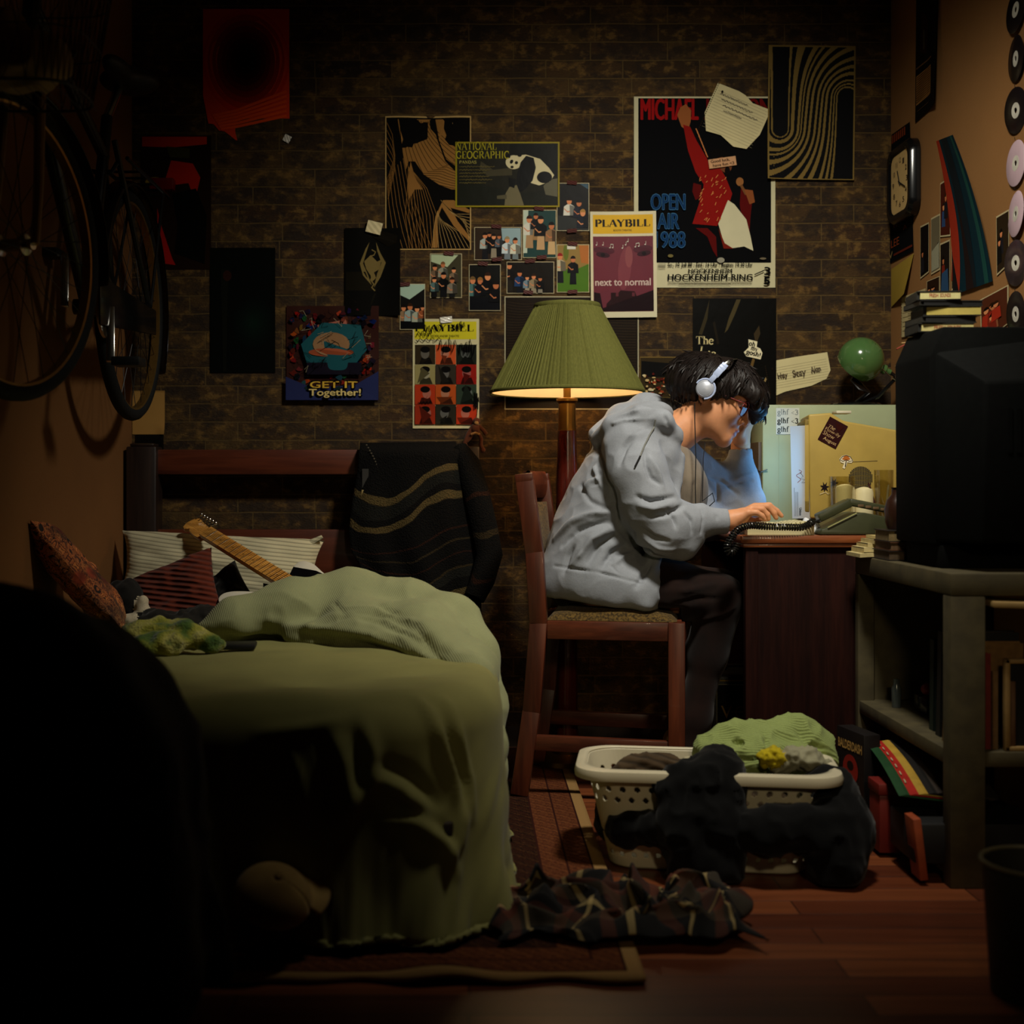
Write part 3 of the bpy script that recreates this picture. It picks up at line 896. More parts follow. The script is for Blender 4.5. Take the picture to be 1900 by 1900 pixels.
# ------------------------------------------------------------------ floor lamp with a pleated green shade
def lamp():
    x, y = 0.313, -0.28
    t = thing('floor_lamp', 'lit lamp with a pleated green shade behind the seated person', 'lamp', (x, y, 0))
    MB().lathe([(0.0, 0), (0.125, 0), (0.13, 0.012), (0.12, 0.028), (0.05, 0.04), (0.036, 0.06)], (x, y, 0)).build('base', M['brass'], t)
    MB().lathe([(0.036, 0.055), (0.033, 0.3), (0.034, 0.6), (0.0365, 0.75), (0.035, 0.9), (0.031, 1.0), (0.030, 1.064)], (x, y, 0)).build('column', M['lamp_wood'], t)
    MB().lathe([(0.030, 1.064), (0.028, 1.075), (0.027, 1.15), (0.034, 1.158), (0.034, 1.166), (0.012, 1.17), (0.012, 1.20), (0.0, 1.20)], (x, y, 0)).build('neck', M['brass'], t)
    # pleated shade
    m, nt, b = new_mat('pleated_green_cotton')
    b.inputs['Base Color'].default_value = (*lin((126, 140, 78)), 1)
    b.inputs['Roughness'].default_value = 0.85
    b.inputs['Specular IOR Level'].default_value = 0.15
    fz = node(nt, 'ShaderNodeTexNoise', Scale=240.0, Detail=2.0); nt.links.new(mapped(nt, (1, 1, 0.1)), fz.inputs['Vector'])
    nt.links.new(ramp(nt, fz.outputs['Fac'], [(0.3, lin((84, 84, 38))), (0.7, lin((96, 95, 44)))]), b.inputs['Base Color'])
    z0, z1, r0, r1 = 1.186, 1.462, 0.243, 0.101
    NP = 118
    rnd = random.Random(4)
    amp = [0.0030 + 0.0042 * rnd.random() ** 2 for _ in range(NP)]
    sh = [rnd.uniform(-0.3, 0.3) for _ in range(NP)]
    mb = MB()
    NA, NZ = NP * 4, 10
    vs, fs = [], []
    for j in range(NZ + 1):
        v = j / NZ
        for i in range(NA):
            k = i // 4; ph = (i % 4) / 4
            th = 2 * PI * (i + sh[k] * (0 if j in (0, NZ) else 1) * 0.6) / NA
            r = r0 + (r1 - r0) * v + amp[k] * (0.0, 0.45, 0.8, 1.0)[i % 4] * (1 - 0.45 * v)
            vs.append((x + r * math.cos(th), y + r * math.sin(th), z0 + (z1 - z0) * v))
    for j in range(NZ):
        for i in range(NA):
            l = (i + 1) % NA
            fs.append([j * NA + i, j * NA + l, (j + 1) * NA + l, (j + 1) * NA + i])
    mb.add(vs, fs, 0, True)
    shade = mb.build('lamp_shade', m, t, auto=22)
    def ring(z, r, w):
        return [(r + 0.0015, z - w), (r + 0.0045, z - w * 0.4), (r + 0.0045, z + w * 0.4), (r + 0.0015, z + w)]
    MB().lathe(ring(z0 + 0.002, r0, 0.006), (x, y, 0), n=96).build('bottom_band', m, shade)
    MB().lathe(ring(z1 - 0.003, r1 + 0.0015, 0.009), (x, y, 0), n=64).lathe([(r1 + 0.003, z1 + 0.004), (r1 - 0.012, z1 + 0.004)], (x, y, 0), n=64).build('top_band', m, shade)
    lining = plain('shade_lining', (240, 222, 190), 0.45, 0, 0.03, 10)
    MB().lathe([(r1 - 0.004, z1), (r0 - 0.004, z0 - 0.001)], (x, y, 0), n=96).build('lining', lining, shade)
    MB().ball((x, y, 1.275), (0.028, 0.028, 0.04), 0, 20, 12).lathe([(0.014, 1.20), (0.014, 1.24)], (x, y, 0)).build('bulb', glow('warm_bulb', (255, 205, 140), 22.0), t)
    l = light('bulb_light', 'POINT', (x, y, 1.262), None, 6.5, (1.0, 0.70, 0.38), shadow_soft_size=0.035)
    attach(l, t)
lamp()

# ------------------------------------------------------------------ desk
def desk():
    t = thing('desk', 'dark wooden desk with the old computer on it', 'desk', (1.09, -0.43, 0))
    x0, x1, y0, y1, z = 0.758, 1.432, -0.80, -0.05, 0.752
    prof = [(0, 0), (0, -0.012), (0.006, -0.018), (0.006, -0.026), (0.002, -0.032)]
    MB().box((x0, y0, z - 0.022), (x1, y1, z), bevel=0.005).box((x0 + 0.006, y0 + 0.006, z - 0.034), (x1, y1, z - 0.022), bevel=0.004).build('desk_top', M['desk_top'], t)
    MB().box((x0 + 0.022, y0 + 0.018, 0.0), (x1 - 0.02, y0 + 0.038, z - 0.034), bevel=0.002).box((x0 + 0.016, y0 + 0.014, 0.0), (x0 + 0.052, y0 + 0.05, z - 0.034), bevel=0.003).build('side_panel', M['desk_wood'], t)
    MB().box((x0 + 0.022, y1 - 0.03, 0.0), (x1 - 0.02, y1 - 0.01, z - 0.034), bevel=0.002).build('side_panel', M['desk_wood'], t)
    MB().box((x1 - 0.03, y0 + 0.038, 0.3), (x1 - 0.015, y1 - 0.03, z - 0.034)).build('back_panel', M['desk_wood'], t)
desk()

# ------------------------------------------------------------------ low shelf unit by the right wall
SX, SZ = 1.068, 0.700
def shelf():
    t = thing('shelf_unit', 'chipped olive wooden shelf unit along the right wall', 'shelf', (1.25, -1.17, 0))
    m = M['olive_paint']
    y0, y1, xb = -0.825, -1.535, XR - 0.006
    MB().box((SX, y1, SZ - 0.05), (xb, y0, SZ), bevel=0.004).build('top_board', m, t)
    MB().box((SX + 0.004, y1 + 0.01, 0.268), (xb, y0, 0.302), bevel=0.003).build('shelf_board', m, t)
    MB().box((SX + 0.004, y1 + 0.01, 0.02), (xb, y0, 0.045), bevel=0.003).build('shelf_board', m, t)
    MB().box((SX, y1, 0), (SX + 0.078, y1 + 0.05, SZ - 0.05), bevel=0.004).build('post', m, t)
    MB().box((SX, y0 - 0.028, 0), (SX + 0.045, y0, SZ - 0.05), bevel=0.003).build('post', m, t)
    for y in (y1, y0 - 0.04):
        MB().box((xb - 0.045, y, 0), (xb, y + 0.04, SZ - 0.05), bevel=0.003).build('post', m, t)
    MB().box((SX + 0.05, y0 - 0.012, 0.05), (xb - 0.045, y0, SZ - 0.06)).build('end_panel', m, t)
shelf()
# ------------------------------------------------------------------ lettering
_tc = {}
def text_polys(body, bold=0.0):
    """flat letter shapes of the default font as (verts, faces) scaled to a unit box"""
    k = (body, bold)
    if k not in _tc:
        cu = bpy.data.curves.new('lettering', 'FONT')
        cu.body = body; cu.offset = bold; cu.resolution_u = 3
        o = bpy.data.objects.new('lettering', cu)
        me = bpy.data.meshes.new_from_object(o)
        v = [(p.co.x, p.co.y) for p in me.vertices]; f = [list(p.vertices) for p in me.polygons]
        bpy.data.objects.remove(o); bpy.data.curves.remove(cu); bpy.data.meshes.remove(me)
        xs = [p[0] for p in v]; ys = [p[1] for p in v]
        w, h = max(xs) - min(xs), max(ys) - min(ys)
        _tc[k] = ([((a - min(xs)) / w, (b - min(ys)) / h) for a, b in v], f)
    return _tc[k]

def arc(cx, cy, rx, ry, a0, a1, n=12):
    return [(cx + rx * math.cos(math.radians(a0 + (a1 - a0) * i / n)), cy + ry * math.sin(math.radians(a0 + (a1 - a0) * i / n))) for i in range(n + 1)]
# serif letters: advance, strokes (weight, points); T thick, t thin, s serif bars centred at points
SERIF = {
 'A': (.72, [('t', [(.06, 0), (.36, 1)]), ('T', [(.36, 1), (.64, 0)]), ('t', [(.17, .36), (.53, .36)])], [(.07, 0), (.64, 0)]),
 'B': (.66, [('T', [(.16, 0), (.16, 1)]), ('t', [(.16, .97), (.36, .97)]), ('T', arc(.36, .75, .17, .22, 90, -90)), ('t', [(.16, .53), (.38, .53)]), ('T', arc(.38, .28, .2, .25, 90, -90)), ('t', [(.16, .03), (.38, .03)])], [(.14, 0), (.14, 1)]),
 'C': (.72, [('T', arc(.4, .5, .31, .47, 50, 310, 20)), ('t', [(.61, .98), (.61, .7)])], []),
 'D': (.74, [('T', [(.16, 0), (.16, 1)]), ('t', [(.16, .97), (.34, .97)]), ('T', arc(.34, .5, .31, .47, 90, -90, 16)), ('t', [(.16, .03), (.34, .03)])], [(.14, 0), (.14, 1)]),
 'E': (.62, [('T', [(.16, 0), (.16, 1)]), ('t', [(.16, .97), (.54, .97), (.54, .75)]), ('t', [(.16, .52), (.42, .52)]), ('t', [(.16, .03), (.56, .03), (.56, .27)])], [(.14, 0), (.14, 1)]),
 'G': (.76, [('T', arc(.4, .5, .31, .47, 50, 320, 20)), ('t', [(.61, .98), (.61, .72)]), ('T', [(.62, .05), (.62, .42)])], [(.62, .43)]),
 'H': (.78, [('T', [(.16, 0), (.16, 1)]), ('T', [(.62, 0), (.62, 1)]), ('t', [(.16, .52), (.62, .52)])], [(.16, 0), (.16, 1), (.62, 0), (.62, 1)]),
 'I': (.36, [('T', [(.18, 0), (.18, 1)])], [(.18, 0), (.18, 1)]),
 'L': (.62, [('T', [(.16, 0), (.16, 1)]), ('t', [(.16, .03), (.56, .03), (.56, .3)])], [(.15, 0), (.16, 1)]),
 'N': (.78, [('t', [(.14, 0), (.14, 1)]), ('T', [(.14, 1), (.62, 0)]), ('t', [(.62, 0), (.62, 1)])], [(.14, 0), (.12, 1), (.62, 1)]),
 'O': (.8, [('T', arc(.4, .5, .31, .47, 0, 360, 28))], []),
 'P': (.64, [('T', [(.16, 0), (.16, 1)]), ('t', [(.16, .97), (.34, .97)]), ('T', arc(.34, .73, .21, .24, 90, -90)), ('t', [(.16, .49), (.34, .49)])], [(.16, 0), (.14, 1)]),
 'R': (.7, [('T', [(.16, 0), (.16, 1)]), ('t', [(.16, .97), (.34, .97)]), ('T', arc(.34, .75, .19, .22, 90, -90)), ('t', [(.16, .53), (.34, .53)]), ('T', [(.36, .52), (.62, .02)])], [(.16, 0), (.14, 1), (.63, 0)]),
 'S': (.58, [('T', arc(.29, .74, .19, .23, 40, 250, 12) + arc(.29, .26, .21, .24, 80, -140, 12)), ('t', [(.48, .98), (.48, .74)]), ('t', [(.09, .02), (.09, .26)])], []),
 'T': (.7, [('T', [(.35, 0), (.35, 1)]), ('t', [(.06, .74), (.06, .97), (.64, .97), (.64, .74)])], [(.35, 0)]),
 'Y': (.7, [('T', [(.08, 1), (.35, .48)]), ('t', [(.62, 1), (.35, .48)]), ('T', [(.35, .5), (.35, 0)])], [(.08, 1), (.62, 1), (.35, 0)]),
 'a': (.5, [('T', arc(.22, .44, .17, .2, 130, 0, 8) + [(.39, .08), (.46, .02)]), ('T', arc(.22, .2, .15, .2, 60, 330, 12)), ('t', [(.3, .37), (.39, .4)])], []),
 'e': (.5, [('T', arc(.26, .32, .2, .32, 20, 320, 20)), ('t', [(.07, .36), (.45, .36)])], []),
 'f': (.36, [('T', [(.17, 0), (.17, .8)] + arc(.31, .8, .14, .18, 180, 50, 8)), ('t', [(.04, .62), (.32, .62)])], [(.17, 0)]),
 'g': (.52, [('T', arc(.25, .42, .17, .21, 0, 360, 18)), ('t', [(.14, .24), (.1, .1), (.16, .04)]), ('T', arc(.25, -.16, .2, .17, 0, 360, 18)), ('t', [(.36, .58), (.48, .64)])], []),
 'h': (.58, [('T', [(.14, 0), (.14, 1)]), ('T', arc(.3, .42, .15, .22, 180, 0, 10) + [(.45, 0)])], [(.14, 0), (.45, 0), (.1, 1)]),
 'l': (.3, [('T', [(.15, 0), (.15, 1)])], [(.15, 0), (.11, 1)]),
 'm': (.86, [('T', [(.14, 0), (.14, .64)]), ('T', arc(.28, .42, .14, .22, 180, 0, 10) + [(.42, 0)]), ('T', arc(.57, .42, .14, .22, 180, 0, 10) + [(.71, 0)])], [(.14, 0), (.42, 0), (.71, 0), (.1, .64)]),
 'n': (.58, [('T', [(.14, 0), (.14, .64)]), ('T', arc(.3, .42, .15, .22, 180, 0, 10) + [(.45, 0)])], [(.14, 0), (.45, 0), (.1, .64)]),
 'o': (.54, [('T', arc(.27, .32, .2, .32, 0, 360, 22))], []),
 's': (.42, [('T', arc(.21, .47, .12, .16, 40, 250, 10) + arc(.21, .17, .14, .16, 80, -140, 10))], []),
 't': (.36, [('T', [(.17, .85), (.17, .12)] + arc(.28, .12, .11, .1, 180, 320, 6)), ('t', [(.04, .62), (.33, .62)])], []),
 'y': (.54, [('T', [(.08, .64), (.28, .04)]), ('t', [(.47, .64), (.28, .04), (.18, -.24), (.06, -.26)])], [(.08, .64), (.47, .64)]),
 '!': (.3, [('T', [(.15, .28), (.15, 1)]), ('T', [(.15, -.01), (.15, .1)])], []),
 '<': (.56, [('t', [(.46, .66), (.08, .38), (.46, .1)])], []),
 '3': (.52, [('T', arc(.23, .75, .17, .22, 150, -90, 12)), ('T', arc(.23, .27, .2, .27, 90, -150, 12))], []),
 ' ': (.32, [], []),
}
def stroke_quads(pts, w):
    vs, fs = [], []
    n = len(pts)
    for i, (x, y) in enumerate(pts):
        a, b = pts[max(i - 1, 0)], pts[min(i + 1, n - 1)]
        if i == n - 1 and n > 2 and abs(pts[0][0] - x) + abs(pts[0][1] - y) < 1e-6: b = pts[1]
        if i == 0 and n > 2 and abs(pts[-1][0] - x) + abs(pts[-1][1] - y) < 1e-6: a = pts[-2]
        dx, dy = b[0] - a[0], b[1] - a[1]
        L = math.hypot(dx, dy) or 1
        nx, ny = -dy / L * w / 2, dx / L * w / 2
        vs += [(x + nx, y + ny), (x - nx, y - ny)]
        if i: fs.append([2 * i - 2, 2 * i - 1, 2 * i + 1, 2 * i])
    return vs, fs
def serif_polys(body, bold=1.0, slant=0.0):
    V, Fc = [], []
    x0 = 0
    for ch in body:
        adv, st, sf = SERIF[ch]
        parts = [stroke_quads(p, (0.135 if k == 'T' else 0.055) * bold) for k, p in st]
        parts += [stroke_quads([(x - 0.11, y + (0.02 if y < 0.3 else -0.02)), (x + 0.11, y + (0.02 if y < 0.3 else -0.02))], 0.05 * max(1, bold * 0.9)) for x, y in sf]
        for v, f in parts:
            n = len(V)
            V += [(a + x0 + slant * b, b) for a, b in v]; Fc += [[n + i for i in q] for q in f]
        x0 += adv
    xs = [p[0] for p in V]; ys = [p[1] for p in V]
    w, h = max(xs) - min(xs), max(ys) - min(ys)
    return [((a - min(xs)) / w, (b - min(ys)) / h) for a, b in V], Fc

# ------------------------------------------------------------------ sheets of paper: print lies in thin layers on a base
M['print'] = ink_mat('printed_paper', 0.75, 0.05)
M['gloss_print'] = ink_mat('glossy_print', 0.42, 0.06, 0.15)
M['tape'] = plain('clear_tape', (210, 205, 190), 0.12, 0, 0.05, 90, 0.5, 0.8)

def ink(c):
    """printed colour with the contrast of real ink"""
    return tuple(v ** 1.22 for v in lin(c))

class Sheet:
    """authored in its own pixel grid; to_world maps (u, v) in 0..1 (v down) and height to the room"""
    def __init__(s, x0, y0, x1, y1, to_world, curl=None, angle=0.0):
        s.r = (x0, y0, x1, y1); s.tw = to_world; s.curl = curl; s.mb = MB(); s.k = 0; s.clip = False
        s.ang = angle
    def w(s, x, y, h):
        x0, y0, x1, y1 = s.r
        u, v = (x - x0) / (x1 - x0), (y - y0) / (y1 - y0)
        c = s.curl(u, v) if s.curl else 0.0
        return s.tw(x, y, h + c)
    def base(s, col, n=None, outline=None):
        x0, y0, x1, y1 = s.r
        n = n or (14 if s.curl else 1)
        if outline:
            s.mb.add([s.w(x, y, 0.0005) for x, y in outline], [list(range(len(outline)))[::-1]], 0, False, ink(col))
            return s
        vs = [s.w(x0 + (x1 - x0) * i / n, y0 + (y1 - y0) * j / n, 0.0005) for j in range(n + 1) for i in range(n + 1)]
        s.mb.add(vs, [[j * (n + 1) + i, (j + 1) * (n + 1) + i, (j + 1) * (n + 1) + i + 1, j * (n + 1) + i + 1] for j in range(n) for i in range(n)], 0, bool(s.curl), ink(col))
        return s
    def _lay(s):
        s.k += 1
        return 0.0007 + 0.00012 * s.k
    def poly(s, pts, col, div=1):
        h = s._lay()
        x0, y0, x1, y1 = s.r
        if s.clip:
            for ax, lim, sg in ((0, x0 + 1, 1), (0, x1 - 1, -1), (1, y0 + 1, 1), (1, y1 - 1, -1)):
                out = []
                for a, b in zip(pts, pts[1:] + pts[:1]):
                    ia, ib = sg * (a[ax] - lim) >= 0, sg * (b[ax] - lim) >= 0
                    if ia: out.append(a)
                    if ia != ib:
                        t = (lim - a[ax]) / (b[ax] - a[ax])
                        out.append((a[0] + (b[0] - a[0]) * t, a[1] + (b[1] - a[1]) * t))
                pts = out
            if len(pts) < 3: return s
        s.mb.add([s.w(x, y, h) for x, y in pts], [list(range(len(pts)))], 0, False, ink(col)); return s
    def rect(s, x0, y0, x1, y1, col):
        if not s.curl: return s.poly([(x0, y0), (x0, y1), (x1, y1), (x1, y0)], col)
        h = s._lay(); n = 12
        vs = [s.w(x0 + (x1 - x0) * i / n, y0 + (y1 - y0) * j / n, h) for j in range(n + 1) for i in range(n + 1)]
        s.mb.add(vs, [[j * (n + 1) + i, (j + 1) * (n + 1) + i, (j + 1) * (n + 1) + i + 1, j * (n + 1) + i + 1] for j in range(n) for i in range(n)], 0, True, ink(col)); return s
    def ell(s, cx, cy, rx, ry, col, n=20, a=0.0):
        ca, sa = math.cos(a), math.sin(a)
        return s.poly([(cx + rx * math.cos(t) * ca - ry * math.sin(t) * sa, cy + rx * math.cos(t) * sa + ry * math.sin(t) * ca) for t in [-2 * PI * i / n for i in range(n)]], col)
    def line(s, pts, w, col):
        h = s._lay()
        v, f = stroke_quads(pts, w)
        s.mb.add([s.w(x, y, h) for x, y in v], f, 0, False, ink(col)); return s
    def lines(s, many, w, col):
        h = s._lay()
        for pts in many:
            v, f = stroke_quads(pts, w)
            s.mb.add([s.w(x, y, h) for x, y in v], f, 0, False, ink(col))
        return s
    def _txt(s, vf, x0, y0, x1, y1, col, ang=0.0):
        v, f = vf
        h = s._lay()
        cx, cy = (x0 + x1) / 2, (y0 + y1) / 2
        ca, sa = math.cos(ang), math.sin(ang)
        out = []
        for a, b in v:
            dx, dy = x0 + (x1 - x0) * a - cx, y1 - (y1 - y0) * b - cy
            out.append(s.w(cx + dx * ca - dy * sa, cy + dx * sa + dy * ca, h))
        s.mb.add(out, f, 0, False, ink(col)); return s
    def text(s, body, x0, y0, x1, y1, col, bold=0.02, ang=0.0):
        b = max(bold, 0.0) * 1.1 * (y1 - y0)
        for dx, dy in ((-b, 0), (b, 0), (0, -b * .6), (0, b * .6)) if b > 0.05 else ((0, 0),):
            s._txt(text_polys(body), x0 + b + dx, y0 + dy, x1 - b + dx, y1 + dy, col, ang)
            s.k -= 0.8
        s.k += 1
        return s
    def serif(s, body, x0, y0, x1, y1, col, bold=1.0, ang=0.0, slant=0.0):
        return s._txt(serif_polys(body, bold, slant), x0, y0, x1, y1, col, ang)
    def scribble(s, x0, y0, x1, y1, col, w=0.7, seed=1, amp=0.5, turns=9):
        r = random.Random(seed)
        pts = []
        n = turns * 6
        for i in range(n + 1):
            t = i / n
            pts.append((x0 + (x1 - x0) * t + math.sin(i * 1.9) * (x1 - x0) * 0.025, (y0 + y1) / 2 + (y1 - y0) * 0.5 * amp * math.sin(i * PI / 3 + r.uniform(-.6, .6)) * r.uniform(0.3, 1)))
        return s.line(pts, w, col)
    def build(s, name, label, cat, mat='print', group=None, solid=True):
        o = s.mb.build(name, M[mat], auto=0)
        return tag(o, label, cat, group)

def back(d0):
    return lambda x, y, h: ((x - 870.0) / 545.0, -(d0 + h), CAM_Z + (890.0 - y) / 545.0)

def tilt(to, cx, cy, ang):
    ca, sa = math.cos(ang), math.sin(ang)
    return lambda x, y, h: to(cx + (x - cx) * ca - (y - cy) * sa, cy + (x - cx) * sa + (y - cy) * ca, h)

def tape(name, label, x, y, w, h, ang, d, mat='tape', curl=None):
    sh = MB()
    to = tilt(back(d), x, y, ang)
    n = 4
    vs = [to(x - w / 2 + w * i / n, y - h / 2 + h * j / n, 0.0016 + 0.0014 * ((i + j) % 2)) for j in range(n + 1) for i in range(n + 1)]
    sh.add(vs, [[j * (n + 1) + i, (j + 1) * (n + 1) + i, (j + 1) * (n + 1) + i + 1, j * (n + 1) + i + 1] for j in range(n) for i in range(n)])
    return tag(sh.build(name, M[mat], auto=0), label, 'tape')

# ---- red poster high on the left
def corner_curl(cu, cv, amp, reach=0.35):
    return lambda u, v: amp * max(0.0, 1 - math.hypot(u - cu, v - cv) / reach) ** 2
s = Sheet(377, 17, 537, 262, back(0.002), curl=lambda u, v: 0.010 * max(0, v - 0.75) / 0.25 * max(0, 0.4 - u) / 0.4 + 0.003 * math.sin(v * 5))
n = 16
rr = random.Random(2)
vs, fs = [], []
for j in range(n + 1):
    for i in range(n + 1):
        u, v = i / n, j / n
        bottom = 262 - (44 if u < 0.01 else 0) - max(0, 0.42 - u) / 0.42 * 40 + (3 * math.sin(u * 40) if u < 0.4 else 0)
        vs.append(s.w(377 + 160 * u, 17 + (bottom - 17) * v, 0.0005))
for j in range(n):
    for i in range(n):
        q = [j * (n + 1) + i, (j + 1) * (n + 1) + i, (j + 1) * (n + 1) + i + 1, j * (n + 1) + i + 1]
        fs.append(q)
s.mb.add(vs, fs, 0, True, lin((205, 58, 24)))
for k in range(9):
    f = 1 - k / 9
    g = (205 - 24 * k, 58 - 6 * k, 24 - 2 * k)
    s.ell(457, 115, 78 * f + 2, 96 * f + 2, g, 36)
for k in range(6):
    s.line([(395 + 3 * k, 215 + 5 * k), (440, 205 + 6 * k), (532, 170 + 9 * k)], 5, (225, 92, 30))
s.build('abstract_poster', 'red and orange poster with a black glow at its centre, torn lower corner', 'poster', 'gloss_print')
tape('tape_strip', 'crumpled clear tape at the lower right corner of the red poster', 533, 258, 13, 13, 0.5, 0.004)

# ---- dark posters by the bicycle and headboard
s = Sheet(262, 252, 392, 500, back(0.002)).base((44, 26, 14))
s.poly([(264, 254), (264, 272), (320, 274), (384, 268), (384, 254)], (190, 60, 28)).poly([(318, 298), (308, 330), (312, 345), (350, 340), (362, 372), (372, 330), (358, 304)], (180, 44, 28))
s.poly([(308, 272), (316, 292), (352, 294), (352, 276)], (70, 66, 28)).ell(288, 338, 18, 9, (150, 130, 46)).poly([(292, 386), (300, 420), (320, 480), (326, 492), (294, 488)], (170, 34, 24))
s.poly([(320, 360), (330, 420), (324, 470), (380, 490), (384, 400), (364, 350)], (14, 12, 10))
s.build('figure_poster', 'dark brown poster with red figure beside the hanging bicycle', 'poster')
s = Sheet(390, 460, 511, 692, back(0.0025)).base((14, 18, 14))
for k in range(7):
    s.ell(470, 600, 38 - 5 * k, 46 - 6 * k, (14 + k, 22 + 3 * k, 18 + 2 * k))
s.poly([(410, 500), (414, 690), (420, 690), (424, 500)], (26, 28, 20)).ell(422, 512, 8, 10, (56, 30, 20))
s.build('dim_poster', 'nearly black green poster above the headboard planks', 'poster')
s = Sheet(246, 725, 306, 806, back(0.002), curl=corner_curl(1, 1, 0.012)).base((176, 140, 84))
s.poly([(246, 725), (246, 726), (306, 728), (306, 725)], (160, 126, 74))
s.build('blank_sheet', 'blank tan sheet in the wall corner under the bicycle wheel', 'paper')
s = Sheet(252, 806, 304, 834, back(0.003)).base((30, 26, 20)).rect(256, 810, 300, 830, (24, 21, 17)).build('dark_card', 'small near-black card between the tan sheet and headboard post', 'card')

# ---- tan line-pattern poster
tan, dk = (150, 112, 62), (18, 14, 10)
s = Sheet(715, 216, 874, 464, back(0.003), curl=lambda u, v: 0.004 * math.sin(u * 9) * max(0, 0.2 - v) / 0.2).base((188, 160, 108))
s.rect(717, 219, 872, 462, dk)
def flow(t, a):
    """a family of long S curves; t along, a across"""
    x = 734 + 26 * a + 44 * t ** 1.6 * (1 - a) + 130 * max(0, t - 0.1) ** 2.2 * (0.35 + a)
    y = 220 + 205 * t - 55 * a * t ** 2
    return x, y
s.poly([(738, 222), (800, 222), (812, 262), (826, 300), (844, 318), (871, 326), (871, 352), (838, 352), (816, 344), (786, 324), (770, 300), (758, 300), (752, 320), (746, 270)], tan)
s.poly([(808, 222), (822, 222), (852, 262), (871, 290), (871, 318), (850, 312), (828, 296), (815, 262)], tan)
s.lines([[(738 + 4.2 * k + (10 + 2 * k) * (t / 10) ** 2 + 3.0 * k * (t / 10), 222 + (112 - 3 * k) * (t / 10) ** 0.9) for t in range(11)] +
         [(784 + 5 * k + (87 - 5 * k) * q / 5, 334 - 3.3 * k + 18 * math.sin(q / 5 * 1.6) - 0.9 * k) for q in range(1, 6)] for k in range(15)], 0.9, dk)
s.poly([(762, 300), (770, 330), (784, 352), (770, 352), (758, 372), (756, 340)], tan)
s.poly([(842, 372), (822, 372), (808, 402), (801, 460), (812, 460), (812, 405), (820, 385), (842, 420), (870, 448), (872, 440), (850, 412), (836, 386), (871, 396), (871, 390)], tan)
s.lines([[(718 + 5 * k, 330 - 14 * k + 8 * k), (722 + 7 * k, 380), (730 + 8.4 * k, 430), (738 + 9 * k, 461)] for k in range(8)], 0.8, tan)
s.lines([[(758 + 1.0 * k, 310 + k), (756 + 4 * k, 350), (752 + 6.5 * k, 400), (760 + 6.0 * k, 461)] for k in range(10)], 0.8, tan)
s.lines([[(718, 228 + 14 * k), (728, 250 + 13 * k), (733, 290 + 5 * k), (720, 330 + 8 * k)] for k in range(6)], 0.7, tan)
s.lines([[(818 + 1.5 * k, 372 + 2 * k), (840 + 3 * k, 398 + 1.5 * k), (871, 398 + 6.5 * k)] for k in range(9)], 0.7, (180, 150, 98))
s.lines([[(812 + 0.6 * k, 392 + 2 * k), (804 + 6 * k, 430), (806 + 8 * k, 461)] for k in range(9)], 0.7, (180, 150, 98))
s.build('wave_poster', 'tan and black poster of flowing fine lines beside the panda poster', 'poster')

# ---- panda poster
s = Sheet(845, 264, 1038, 385, back(0.0055)).base((150, 136, 30))
s.rect(848, 267, 1035, 382, (40, 38, 24)).poly([(848, 330), (848, 382), (1035, 382), (1035, 350), (960, 360)], (32, 34, 20))
s.poly([(946, 268), (1033, 268), (1033, 330), (946, 300)], (20, 22, 14)).poly([(892, 300), (915, 316), (950, 312), (950, 326), (905, 328), (890, 314)], (78, 72, 50))
s.poly([(945, 348), (960, 344), (972, 382), (936, 382), (938, 360)], (120, 112, 84)).poly([(1008, 346), (1020, 334), (1034, 332), (1034, 366), (1012, 362)], (108, 104, 84)).poly([(922, 364), (940, 362), (940, 370), (922, 370)], (96, 90, 66))
cream = (206, 196, 158)
s.poly([(952, 290), (976, 288), (1002, 296), (1018, 312), (1028, 326), (1020, 338), (1000, 345), (984, 340), (970, 312)], cream).ell(953, 302, 15, 13, cream)
s.poly([(976, 290), (990, 294), (994, 312), (988, 336), (974, 352), (964, 358), (958, 342), (960, 322), (966, 302)], (12, 12, 11)).ell(1010, 330, 14, 11, (14, 13, 12)).poly([(944, 330), (958, 334), (954, 350), (945, 346)], (14, 14, 12))
s.ell(943, 291, 4, 4, (12, 12, 11)).ell(964, 289, 4, 3, (12, 12, 11)).ell(949, 301, 3, 4, (14, 13, 12), 10, 0.5).ell(958, 303, 3, 3, (14, 13, 12)).ell(950, 311, 3, 2.4, (16, 14, 12))
s.serif('NATIONAL', 846, 264, 921, 280, (168, 158, 44)).serif('GEOGRAPHIC', 846, 281, 944, 296, (168, 158, 44))
s.serif('PANDAS', 852, 299, 884, 305, (170, 160, 90))
for i, w in enumerate((66, 58, 50, 56, 62, 50)):
    s.scribble(852, 308 + 6 * i, 852 + w, 313 + 6 * i, (128, 116, 68), 0.7, i + 3, 0.6, 11)
s.build('panda_poster', 'landscape wildlife poster of a panda with a yellow border', 'poster', 'gloss_print')

